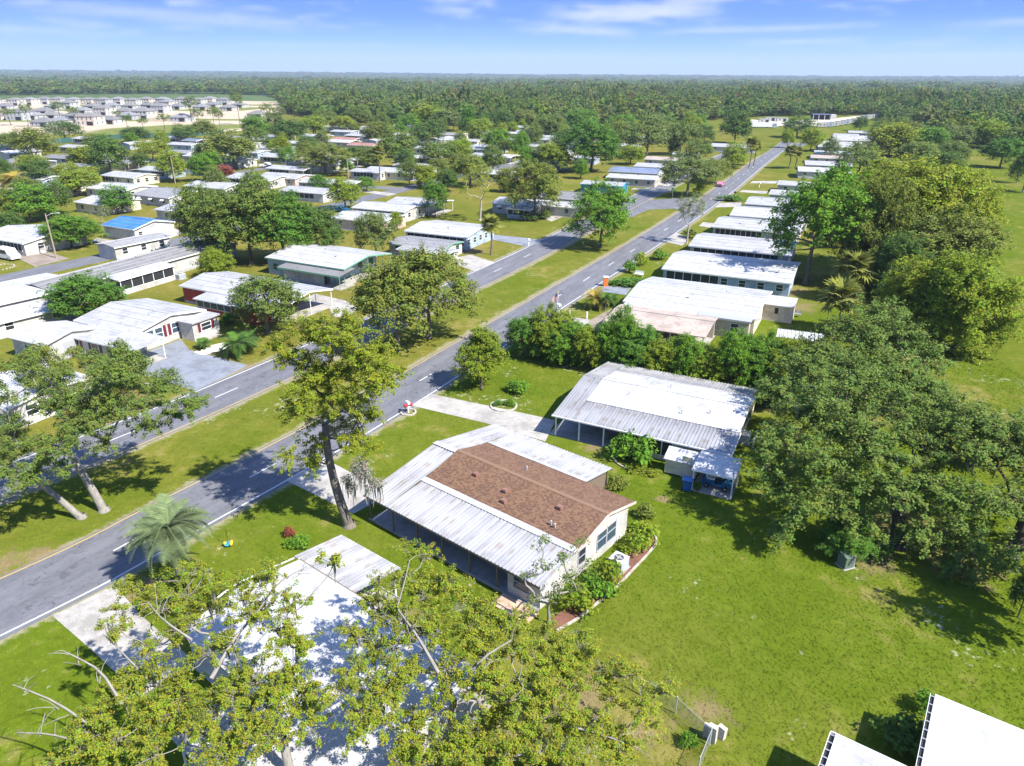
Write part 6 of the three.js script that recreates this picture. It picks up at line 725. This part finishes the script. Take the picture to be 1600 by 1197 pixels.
{ const q = [-139.15,-203.98,6.1,8.54]; palm('date_palm', 'yellowed date palm behind the left rooftops', q[0], q[1], q[2], q[3], true, dateMat, 34, .3); }
[['big cycad beside the white rock bed', [-33.52,-81.26,2.83,4.19]], ['second cycad behind the big one', [-33.25,-84.15,1.97,2.89]], ['small cycad at the tip of the white rock bed', [-38.88,-84.05,1.29,2.09]], ['brownish cycad on the lawn by the white drive', [12.38,-102,2.67,4.17]], ['cycad clump beside the orange post', [14.94,-103.33,1.6,2.89]], ['spiky plants beside the tan-roofed carport', [13.71,-101.08,2.46,2.45]]].forEach(([l, q], i) => palm('cycad', l, q[0], q[1], Math.max(1.1, q[2]), q[3] * 1.15, true, i === 3 ? dateMat : cycadMat, 26, .16, 'cycad'));
// shrubs
const shrubGeo = [0, 1, 2].map(i => treeGeo({ seed: 300 + i, top: [0, .3, 0], r: .04, blobs: [[0, .45, 0, .42], [.3, .4, .1, .32], [-.28, .4, .12, .34], [.05, .42, -.3, .33], [0, .68, .05, .3]], leaf: .13, lai: 2.2, per: 8, subs: () => 5, limbSeg: 2, limbRad: 3 }));
const shrub = (label, x, z, w, h, tint, i, name = 'shrub') => plantTree(name, label, x, z, shrubGeo[i % 3], LF[tint], bark.brown, null, w / 1.2, h / .95, i * 1.3, 'shrub');
[['clipped square hedge before the screened room of the ribbed-roof home', [10.25,-56.7], 3.3, 2.7, 'bright'], ['right half of the clipped hedge before the screened room', [11.71,-56.02], 3.2, 2.6, 'bright'], ['round shrub at the end of the far carport of the brown home', [8.79,-51.35], 1.9, 1.4, 'olive'], ['reddish shrub behind the gable of the brown home', [10.58,-47.31], 1.6, 1.3, 'olive'], ['leafy shrub under the gable window of the brown home', [10.1,-44.43], 2.4, 1.4, 'lime'], ['leafy shrub between the gable window and the air conditioner', [9.03,-43.16], 2.3, 1.4, 'lime'], ['tall shrub left of the round-fan air conditioner', [6.56,-39.07], 2.6, 2.0, 'citrus'], ['tall shrub along the white end wall', [5.42,-37.76], 2.5, 1.9, 'bright'], ['tall shrub at the white corner of the brown home', [4.36,-36.82], 2.5, 1.8, 'citrus'],
  ['white-flowered shrub on the lawn of the ribbed-roof home', [0.57,-71.22], 2.6, 1.5, 'bright'], ['flower bed shrub with yellow blooms in the stone ring', [-1.47,-67.89], 1.1, .6, 'lush'], ['flower bed shrub beside the yellow blooms', [-0.26,-67.91], 1.3, .7, 'bright'], ['dark shrub in the shade of the lower right home', [20.49,-26.53], 2.6, 1.9, 'dark'], ['small shrub behind the corner of the lower right home', [22.74,-28.7], 1.4, 1.5, 'bright'], ['low hedge by the orange post along the road', [18.57,-115.21], 4.5, 1.2, 'lush'], ['low hedge right of the orange post', [20.65,-114.86], 3.5, 1.2, 'lush'], ['shrub on the front bed of the second white home', [20.68,-123.64], 3, 2.2, 'bright'], ['leafy shrub on the road bed before the second white home', [23.37,-128.32], 3, 2.6, 'lime'], ['shrub beside the driveway of the third white home', [27.85,-133.38], 3.2, 2, 'bright'], ['clipped round hedge at the roadside by the sixth home', [61.07,-202.65], 7, 1.8, 'lush'], ['small shrub beside the cart shelter', [15.67,-51.73], 1.0, .6, 'bright'], ['low plants along the kerb of the ribbed-roof home', [11.07,-54.54], 1.8, .6, 'spring'], ['low plants in the curved bed by the clipped hedge', [12.35,-53.79], 1.6, .5, 'spring'], ['dry reddish weed on the lawn by the tall oak', [-16.67,-44.48], .9, .9, 'red'], ['weed clump on the lawn near the ribbed carport', [-15.78,-43.38], 1.8, .7, 'bright'], ['sage tuft by the red home', [-39.51,-94.14], 2.6, 1.6, 'lush'], ['shrub at the base of the wire fence', [9.28,-26.45], 1.0, .8, 'bright'],
  ['red crepe bush by the red home carport', [-33.28,-104.98], 3, 1.6, 'red'], ['roadside shrub under the thin grey tree', [38.09,-152.73], 4, 2.2, 'olive'], ['yellow-green shrub at the tip of the median', [55.24,-216.46], 4, 3, 'gold'], ['shrub bed before the dark blue screened room', [7.52,-173.94], 4, 2, 'oak'], ['second shrub of the bed before the dark blue screened room', [3.59,-171.34], 4, 2, 'dark']].forEach(([l, p, w, h, t], i) => shrub(l, p[0], p[1], w, h, t, i));
// ---------- garden and street things ----------
{
  // letterbox with red flowers in a stone ring
  const p = [-10.66,-65.9], g = thing('letterbox', 'white letterbox with red flowers at the end of the concrete drive', 'letterbox', p[0], p[1], .6); post(g, M.white, 0, 0, 0, 1.05, .12); box(g, 'box_body', M.white, -.13, 1.05, -.28, .13, 1.28, .28); for (const s of [-.3, .3]) { const q = add(g, 'flower_basket', new THREE.IcosahedronGeometry(.22, 1).translate(s, 1.0, .05), stdm(.4, .03, .05, .9)); q.scale.set(1, .9, 1); }
  const ring = (label, q, r, n, m) => { const t = thing('stone_ring', label, 'edging', q[0], q[1]); for (let i = 0; i < n; i++) { const a = i / n * 6.2832, s = add(t, 'stone', cached('st' + (i % 3), () => boxG(-.13, 0, -.08, .13, .12 + .03 * (i % 3), .08)), m); s.position.set(Math.cos(a) * r, 0, Math.sin(a) * r); s.rotation.y = -a + Math.PI / 2; } };
  ring('ring of pale stones around the white letterbox', p, .75, 18, M.stone); ring('ring of stones around the flower bed with yellow blooms', [-0.86,-67.58], 1.35, 30, M.stone); ring('ring of stones at the foot of the lower fan palm', [43.48,-90.6], 1.5, 20, M.edging); ring('pale stone circle on the dry corner lawn at the left', [-91.35,-124.09], 2.2, 24, M.stone);
  // bird feeder by the pindo palm
  const f = thing('bird_bath', 'small yellow flower pot stand with thin pole on the lawn near the palm', 'garden ornament', -20.84,-43.25); add(f, 'pole', cyl(0, 0, 0, 1.5, .015), M.black); add(f, 'basin', cyl(0, .08, 0, .2, .22, .32, 14), M.teal); for (const [x, z] of [[-.2, .1], [.25, -.05], [.3, .2]]) add(f, 'bloom', new THREE.IcosahedronGeometry(.13, 0).translate(x, .32, z), M.yellow);
  // flag pole with flag
  const fl = thing('flag_pole', 'white flag pole with drooping striped flag beside the white drive', 'flag pole', 6.08,-92.01); add(fl, 'pole', cyl(0, 0, 0, 5.4, .04, .03), M.white); add(fl, 'finial', new THREE.SphereGeometry(.08, 10, 8).translate(0, 5.45, 0), M.yellow);
  const fg = add(fl, 'flag', (() => { const g = new THREE.PlaneGeometry(1.1, .95, 10, 8), q = g.attributes.position; for (let i = 0; i < q.count; i++) { const x = q.getX(i) + .55; q.setXYZ(i, -x * .62, q.getY(i) - x * x * .5, Math.sin(x * 7) * .08 * x); } g.computeVertexNormals(); return g.translate(-.03, 4.75, 0); })(), new THREE.MeshStandardMaterial({ side: THREE.DoubleSide, roughness: .9, map: tex(64, 64, (u, v, o) => { const st = Math.floor(v * 13) % 2 === 0; o[0] = st ? .32 : .55; o[1] = st ? .02 : .53; o[2] = st ? .03 : .52; if (u < .42 && v > .46) { o[0] = .015; o[1] = .02; o[2] = .10; const sx = (u / .42 * 6) % 1, sy = ((v - .46) / .54 * 5) % 1; if (Math.hypot(sx - .5, sy - .5) < .2) o[0] = o[1] = o[2] = .55; } }, 1, 1, false) })); 
  const lb = (label, q, m, s = 1) => { const t = thing('letterbox', label, 'letterbox', q[0], q[1], .5); post(t, m, 0, 0, 0, 1.1 * s, .14 * s); box(t, 'box_body', m, -.18 * s, 1.1 * s, -.3 * s, .18 * s, 1.42 * s, .3 * s); };
  lb('white letterbox beside the flag pole', [6.75,-99.1], M.white, 1.1); lb('white letterbox at the long grey-blue drive', [3.23,-144.28], M.white, 1); lb('dark letterbox beside the clipped round hedge', [63.94,-209.56], M.dark, 1.1); lb('white post letterbox near the second crossover', [77.16,-229.16], M.white, 1.1);
  const op = thing('garden_post', 'stubby orange garden post with white cap at the road edge', 'post', 15.38,-114.35); box(op, 'post', M.orange, -.35, 0, -.35, .35, 1.5, .35); box(op, 'cap', M.white, -.4, 1.5, -.4, .4, 1.62, .4);
  [['left short white gate post beside the white drive', [8.24,-97.64]], ['right short white gate post beside the white drive', [10.68,-97.1]]].forEach(([l, q]) => { const t = thing('gate_post', l, 'post', q[0], q[1]); post(t, M.white, 0, 0, 0, .95, .16); box(t, 'cap', M.white, -.12, .95, -.12, .12, 1.02, .12); });
  const bn = thing('garden_bench', 'white garden bench by the bed before the second white home', 'bench', 21.9,-120.61, -.5); box(bn, 'seat', M.white, -.8, .42, -.22, .8, .47, .22); box(bn, 'backrest', M.white, -.8, .5, -.26, .8, .95, -.22); for (const x of [-.7, .7]) for (const z of [-.18, .18]) post(bn, M.white, x, 0, z, .42, .06);
  const ub = thing('utility_box', 'pale green utility cabinet beneath the great oak', 'utility box', 23.83,-41.37, .35); box(ub, 'cabinet', M.boxGreen, -.42, .05, -.4, .42, .95, .4); profile(ub, 'lid', M.boxGreen, [[-.46, .95], [.44, 1.1], [.44, 1.16], [-.46, 1.0]], -.45, .45); box(ub, 'plinth', M.concrete, -.5, -.05, -.5, .5, .05, .5);
  const mk = thing('marker_post', 'thin white marker post beside the utility cabinet', 'post', 24.33,-41.16); post(mk, M.white, 0, 0, 0, 1.0, .06); box(mk, 'cap', M.orange, -.03, 1.0, -.03, .03, 1.06, .03);
  // wire fence with concrete gate pieces at the lower edge
  const fe = thing('wire_fence', 'low chain-link fence on steel posts along the lower lawn edge', 'fence'), pts = [[6.03,-30.92], [7.32,-29.77], [9.04,-28.47], [10.39,-26.46], [9.39,-24.79]], mesh = stdm(.35, .36, .37, .5, { transparent: true, alphaMap: tex(128, 128, (u, v, o) => { const a = ((u + v) * 8) % 1, b = ((u - v + 1) * 8) % 1, k = (a < .13 || b < .13) ? 1 : 0; o[0] = o[1] = o[2] = k; }, 2, 2), side: THREE.DoubleSide });
  for (let i = 1; i < pts.length; i++) { const a = pts[i - 1], b = pts[i], d = Math.hypot(b[0] - a[0], b[1] - a[1]), th = -Math.atan2(b[1] - a[1], b[0] - a[0]); const m = add(fe, 'mesh_panel', new THREE.PlaneGeometry(d, 1.1).translate(d / 2, .6, 0), mesh); m.position.set(a[0], 0, a[1]); m.rotation.y = th; const r = add(fe, 'top_rail', new THREE.CylinderGeometry(.014, .014, d, 6).rotateZ(Math.PI / 2).translate(d / 2, 1.17, 0), M.steel); r.position.set(a[0], 0, a[1]); r.rotation.y = th; }
  for (const p of pts) add(fe, 'fence_post', cyl(p[0], 0, p[1], 1.25, .035), M.steel);
  [['upright pale concrete slab against the fence corner', [10.59,-26.74], .3], ['second pale slab leaning beside the fence corner', [11.12,-26.97], .1], ['low pale block at the fence corner', [10.43,-27.05], .5]].forEach(([l, q, a], i) => { const t = thing('concrete_slab', l, 'slab', q[0], q[1], .6 + a); const b = box(t, 'slab', M.stone, -.14, 0, -.22, .14, [1.15, .7, .85][i], .22); b.rotation.z = [.06, -.1, .1][i]; });
  // mulch bed and kerb at the brown home
  flat('mulch_bed', [[2.46,-35.5], [9.75,-44.11], [10.49,-45.59], [10.91,-44.12], [10.16,-42.87], [7.46,-39.27], [4.43,-36.1], [2.83,-34.76]], .03, M.mulch);
  const ed = [[10.62,-45.75], [10.91,-44.12], [10.15,-42.79], [8.67,-40.8], [7.35,-39.07], [5.8,-37.33], [4.54,-35.99], [2.9,-34.65]], eg = thing('bed_edging', 'pale concrete edging around the red mulch bed', 'edging'); { const c = smoothLine(ed, .42); for (let i = 1; i < c.length; i++) { const a = c[i - 1], b = c[i], d = Math.hypot(b[0] - a[0], b[1] - a[1]), m = add(eg, 'edging_block', cached('eb', () => boxG(.01, 0, -.07, .41, .13, .07)), i % 3 ? M.stone : M.edging); m.position.set(a[0], 0, a[1]); m.rotation.y = -Math.atan2(b[1] - a[1], b[0] - a[0]); m.scale.x = d / .42; } }
  const kd = thing('bed_edging', 'curved brown kerb beside the clipped hedge of the ribbed-roof home', 'edging'); { const c = smoothLine([[9.32,-57.17], [9.4,-55.99], [10,-54.97], [11.34,-54.43], [13,-54.23]], .42); for (let i = 1; i < c.length; i++) { const a = c[i - 1], b = c[i], m = add(kd, 'edging_block', cached('eb', () => boxG(.01, 0, -.07, .41, .13, .07)), M.edging); m.position.set(a[0], 0, a[1]); m.rotation.y = -Math.atan2(b[1] - a[1], b[0] - a[0]); } }
  flat('rock_bed', [[-39.19,-82.25], [-38.52,-85.22], [-37.17,-86.43], [-36,-85.26], [-36.61,-83.41], [-38.15,-81.83]], .05, M.whiteRock);
  { const R = rng(4), t = thing('white_rocks', 'loose white rocks covering the bed beside the blue-grey drive', 'rocks'); t.userData.kind = 'stuff'; const im = new THREE.InstancedMesh(new THREE.DodecahedronGeometry(.16, 0), M.whiteRock, 160), mm = new THREE.Matrix4(); const A = [-38.89,-82.48], B = [-36.49,-85.49]; for (let i = 0; i < 160; i++) { const k = R(), s = .5 + R(); mm.makeRotationY(R() * 6).scale(V3(s, s * .7, s)).setPosition(mix(A[0], B[0], k) + (R() - .5) * 1.4, .08, mix(A[1], B[1], k) + (R() - .5) * 1.6 * Math.sin(k * 3.1)); im.setMatrixAt(i, mm); } im.name = 'rock'; t.add(im); }
  // utility poles
  const pole = (label, q, h, arm) => { const t = thing('utility_pole', label, 'utility pole', q[0], q[1], .5); add(t, 'pole', cyl(0, -.2, 0, h, .16, .11, 10), M.pole); if (arm) { box(t, 'crossarm', M.pole, -1.1, h - .7, -.06, 1.1, h - .56, .06); for (const x of [-.95, 0, .95]) add(t, 'insulator', cyl(x, h - .56, 0, h - .36, .05), M.trimGrey); } else { const a = add(t, 'lamp_arm', tubeG([[0, h - .5, 0], [.9, h - .1, 0], [1.9, h, 0]], .04), M.steel); add(a, 'lamp_head', boxG(1.75, h - .06, -.12, 2.3, h + .05, .12), M.steel); } };
  pole('brown timber utility pole on the left corner lawn', [-85.68,-131.47], 8.2, 0); pole('pale utility pole before the light green tree', [-106.3,-229.76], 8.5, 0); pole('slender pole beside the bright white home', [-53.48,-237.99], 7, 0); pole('utility pole in the centre distance', [-10.69,-343.13], 9, 1); pole('utility pole by the wood edge at the bend', [120.83,-435.08], 9, 1);
  const sg = thing('street_sign', 'green street name sign at the median crossover', 'sign', 44.75,-204.25, .4); add(sg, 'pole', cyl(0, 0, 0, 2.6, .03), M.steel); box(sg, 'sign_plate', M.green, -.7, 2.6, -.02, .7, 2.95, .02); box(sg, 'sign_plate', M.green, -.02, 2.96, -.6, .02, 3.25, .6);
  // vehicles
  const car = (label, q, az, paint, kind) => { const t = frame('parked_' + kind, label, kind, q, az), van = kind === 'van', pk = kind === 'pickup';
    const sh = van ? [[-2.4, .4], [2.4, .4], [2.45, .95], [1.75, 1.25], [1.2, 2.05], [-2.35, 2.1]] : pk ? [[-2.7, .5], [2.6, .5], [2.65, 1.0], [1.5, 1.12], [.9, 1.75], [-.5, 1.78], [-.7, 1.1], [-2.7, 1.08]] : [[-2.2, .35], [2.2, .35], [2.25, .8], [1.3, .95], [.6, 1.42], [-.9, 1.45], [-1.7, 1.0], [-2.25, .92]];
    add(t, 'body', new THREE.ExtrudeGeometry(new THREE.Shape(sh.map(p => new THREE.Vector2(...p))), { depth: 1.66, bevelEnabled: true, bevelSize: .05, bevelThickness: .07, bevelSegments: 2 }).translate(0, 0, -.83), paint);
    for (const s of [-1, 1]) { const y0 = van ? 1.25 : pk ? 1.15 : .98, y1 = van ? 1.9 : pk ? 1.65 : 1.36; add(t, 'side_window', new THREE.ExtrudeGeometry(new THREE.Shape([[pk ? -.4 : -1.1, y0], [van ? 1.3 : .95, y0], [van ? 1.05 : .5, y1], [pk ? -.4 : -.8, y1]].map(p => new THREE.Vector2(...p))), { depth: .02, bevelEnabled: false }).translate(0, 0, s * .905 - .01), M.glass); for (const x of [-1.35, 1.4]) { const w = add(t, 'wheel', cached('carw', () => new THREE.CylinderGeometry(.34, .34, .22, 16).rotateX(Math.PI / 2)), M.tyre); w.position.set(x, .34, s * .82); add(w, 'rim', cached('carr', () => new THREE.CylinderGeometry(.2, .2, .24, 10).rotateX(Math.PI / 2)), M.silver); } add(t, 'headlight', boxG(2.24, .62, s * .6 - .15, 2.31, .78, s * .6 + .15), M.silver); }
    const ws = add(t, 'windscreen', boxG(-.03, 0, -.74, .03, van ? .95 : .62, .74), M.glass); ws.position.set(van ? 1.76 : pk ? 1.5 : 1.3, van ? 1.22 : pk ? 1.12 : .97, 0); ws.rotation.z = van ? .58 : .85; };
  car('white van on the drive at the left edge', [-93.77,-130.25], 117, M.carWhite, 'van'); car('pale pick-up parked before the white home in the left centre', [-91.15,-272.55], 100, M.carWhite, 'pickup'); car('dark car on the drive beside the pale pick-up', [-88.32,-268.79], 105, M.black, 'car'); car('pink car parked on the verge past the crossover', [65.72,-231.47], 30, M.pinkCar, 'car'); car('dark blue car beside the bright white home', [-43.45,-181.84], 117, M.cartBlue, 'car'); car('blue car in the open carport in the centre distance', [-17.94,-365.16], 110, M.cartBlue, 'car'); car('red car under the golden oak left of the utility pole', [-151.92,-299.73], 100, M.red, 'car'); car('grey boat-shaped trailer before the blue-roofed garage', [-77.72,-156.04], 150, M.silver, 'van'); car('blue car under the carport of the home left of the big dark oak', [-0.76,-388.03], 110, M.cartBlue, 'car');
}
// ---------- mown grass tufts on the near lawns and median ----------
{
  const R = rng(99), P = []; for (let i = 0; i < 8; i++) { const a = R() * 6.28, d = R() * .11, x = Math.cos(a) * d, z = Math.sin(a) * d, h = .02 + .03 * R(), w = .02, b = R() * 6.28, lx = (R() - .5) * .06, lz = (R() - .5) * .06; P.push(x - Math.cos(b) * w, -.005, z - Math.sin(b) * w, x + Math.cos(b) * w, -.005, z + Math.sin(b) * w, x + lx, h, z + lz); }
  const g = new THREE.BufferGeometry(); g.setAttribute('position', new THREE.Float32BufferAttribute(P, 3)); g.computeVertexNormals();
  const N = 80000, M4 = [], C = [], o = [0, 0, 0]; const lw = roadA.filter(q => q[1] < -15 && q[1] > -120), lb = roadB.filter(q => q[1] < -15 && q[1] > -130);
  const near = (l, x, z) => { let d = 1e9; for (let i = 0; i < l.length; i++) { const e = (l[i][0] - x) ** 2 + (l[i][1] - z) ** 2; if (e < d) d = e; } return d; };
  const boxes = paved.map(p => { let a = 1e9, b = -1e9, c = 1e9, d = -1e9; for (const q of p) { a = Math.min(a, q[0]); b = Math.max(b, q[0]); c = Math.min(c, q[1]); d = Math.max(d, q[1]); } return [a, b, c, d, p]; });
  for (let t = 0; t < 600000 && M4.length < N; t++) {
    const f = R(), z = -19 - 66 * Math.pow(f, 1.1), hw = -z * .6 + 15, x = (R() * 2 - 1) * hw; if (x > 60 || x < -56) continue;
    if (near(lw, x, z) < 13 || near(lb, x, z) < 13) continue; if (boxes.some(q => x > q[0] && x < q[1] && z > q[2] && z < q[3] && inPoly(q[4], x, z))) continue;
    if (lots.some(([p, az, L, W]) => { const tt = (90 - az) * D2R, dx = x - p[0], dz = z - p[1], u = dx * Math.cos(tt) - dz * Math.sin(tt), s = -dx * Math.sin(tt) - dz * Math.cos(tt); return u > 0 && u < L && s > 0 && s < W; })) continue;
    groundColor(x, z, o, true); const v = 1.35 + .5 * R(); M4.push([x, z, R() * 6.28, .7 + .7 * R()]); C.push([o[0] * v, o[1] * v * 1.04, o[2] * v]);
  }
  const im = new THREE.InstancedMesh(g, new THREE.MeshPhysicalMaterial({ color: 0xffffff, roughness: 1, specularIntensity: .1, side: THREE.DoubleSide }), M4.length), mm = new THREE.Matrix4(), qq = new THREE.Quaternion(), cc = new THREE.Color();
  M4.forEach(([x, z, a, s], i) => { qq.setFromAxisAngle(V3(0, 1, 0), a); mm.compose(V3(x, .002, z), qq, V3(s, s, s)); im.setMatrixAt(i, mm); cc.setRGB(...C[i]); im.setColorAt(i, cc); });
  im.name = 'grass'; im.userData = { label: 'short mown grass tufts over the near lawns and the median', category: 'grass', kind: 'stuff' }; im.receiveShadow = im.castShadow = true; scene.add(im); console.log('tufts', M4.length);
}
// ---------- distant woods ----------
{
  const edge = [[-62, 640], [-37.09,1288.84], [-31.85,1382.02], [-26.74,1387.81], [-21.55,1365.17], [-17.74,1276.18], [-16.57,682.83], [-13.47,544.13], [-7.85,518.63], [-2.06,505.87], [4.73,512.81], [9.5,550.56], [14.13,597.15], [17.02,666.83], [21.1,724.3], [25.49,769.88], [26.93,545.68], [30.86,444.49], [35.11,420.27], [62, 300]];
  const start = az => { for (let i = 1; i < edge.length; i++) if (az <= edge[i][0]) { const t = (az - edge[i - 1][0]) / (edge[i][0] - edge[i - 1][0]); return mix(edge[i - 1][1], edge[i][1], t); } return 300; };
  const R = rng(2024), bins = [], woods = new THREE.Group(); woods.name = 'distant_woods'; woods.userData = { label: 'wide green woods reaching from the homes to the horizon', category: 'woods', kind: 'stuff' }; scene.add(woods);
  const kinds = ['oak', 'round', 'pine', 'round', 'tall', 'oak'], fl = leafMat(1, 1, 1);
  const geos = kinds.map((k, i) => { const F = { oak: [11, 6.2, 3.6, 2.6, 1.9], round: [13, 5.8, 3.5, 3.4, 1.9], pine: [9, 7.4, 2.5, 2.3, 1.3], tall: [12, 6.2, 3.0, 3.4, 1.7] }[k], Q = rng(500 + i), tw = []; for (let j = 0; j < F[0]; j++) { const c = 1 - 2 * (j + .5) / F[0] * .9, a = j * 2.4 + Q(), s = Math.sqrt(Math.max(0, 1 - c * c)), q = .8 + .35 * Q(); for (let e = 0; e < 4; e++) { const a2 = Q() * 6.28, c2 = Q() * 1.4 - .4, s2 = Math.sqrt(1 - c2 * c2), r = F[4] * .7; tw.push([Math.cos(a) * s * F[2] * q + Math.cos(a2) * s2 * r, F[1] + c * F[3] * q + c2 * r * .8, Math.sin(a) * s * F[2] * q + Math.sin(a2) * s2 * r, .8, Math.cos(a2) * s2, c2, Math.sin(a2) * s2, 9]); } } return leaves(tw, { leaf: .85, wide: .55, hue: .3 }, Q); });
  const trunkG = new THREE.CylinderGeometry(.12, .22, 6, 5).translate(0, 3, 0), lists = kinds.map(() => []);
  const tryAt = (az, d, sp) => { if (d < start(az) * (1 + .03 * (R() - .5)) + 4) return; const a = az * D2R, x = Math.sin(a) * d, z = -Math.cos(a) * d; const den = fbm(x * .004 + 3, z * .004, 3); if (den < .38 && R() < .7) return; const pi = vn(x * .006 + 50, z * .006), k = R() < (pi > .6 ? .16 : .03) ? 2 : [0, 1, 3, 4, 5, 1][Math.floor(R() * 6)]; const wide = 1.15; const h = (k === 2 ? 12 + 5 * R() : 8 + 6 * R()) * (.7 + .6 * den) * (.8 + .5 * vn(x * .02, z * .02)); lists[k].push([x, z, h, Math.max(sp * 1.3, (k === 2 ? 8 : 11)) * (.7 + .6 * R()) * wide]); };
  for (let d = 230; d < 1000; d += 6.6) for (let az = -56; az < 56; az += 6.9 / d / D2R) tryAt(az + (R() - .5) * 5 / d / D2R, d + (R() - .5) * 5, 6.8);
  for (let d = 1000; d < 9000;) { const sp = d * .0088; for (let az = -56; az < 56; az += sp / d / D2R) tryAt(az + (R() - .5) * sp / d / D2R, d + (R() - .5) * sp, sp); d += sp * 1.0; }
  const mm = new THREE.Matrix4(), qq = new THREE.Quaternion(), col = new THREE.Color();
  const pal = [[.16, .215, .04], [.13, .20, .034], [.10, .185, .03], [.21, .25, .03], [.12, .17, .042], [.18, .20, .055], [.10, .155, .03], [.14, .24, .025]];
  lists.forEach((l, k) => { const im = new THREE.InstancedMesh(geos[k], fl, l.length), tm = new THREE.InstancedMesh(trunkG, bark.brown, l.length); im.name = 'crowns'; tm.name = 'trunks'; l.forEach(([x, z, h, w], i) => { qq.setFromAxisAngle(V3(0, 1, 0), R() * 6.28); mm.compose(V3(x, ridge(x, z) - (k === 2 ? .1 : .16) * h, z), qq, V3(w / 10, h / 9, w / 10)); im.setMatrixAt(i, mm); if (k === 2) { mm.compose(V3(x, ridge(x, z) - .05, z), qq, V3(w / 10, h / 10, w / 10)); tm.setMatrixAt(i, mm); } const c = pal[Math.floor(R() * pal.length)], v = .85 + .3 * R(), rr = R() < .004; col.setRGB(rr ? .25 : c[0] * v, rr ? .09 : c[1] * v, rr ? .06 : c[2] * v); im.setColorAt(i, col); }); im.castShadow = im.receiveShadow = true; woods.add(im); if (k === 2) woods.add(tm); });
  console.log('woods', lists.map(l => l.length).join(' '));
}
scene.fog = new THREE.FogExp2(new THREE.Color().setRGB(.55, .68, .90), .0001);
scene.updateMatrixWorld(true);
renderer.render(scene, camera);
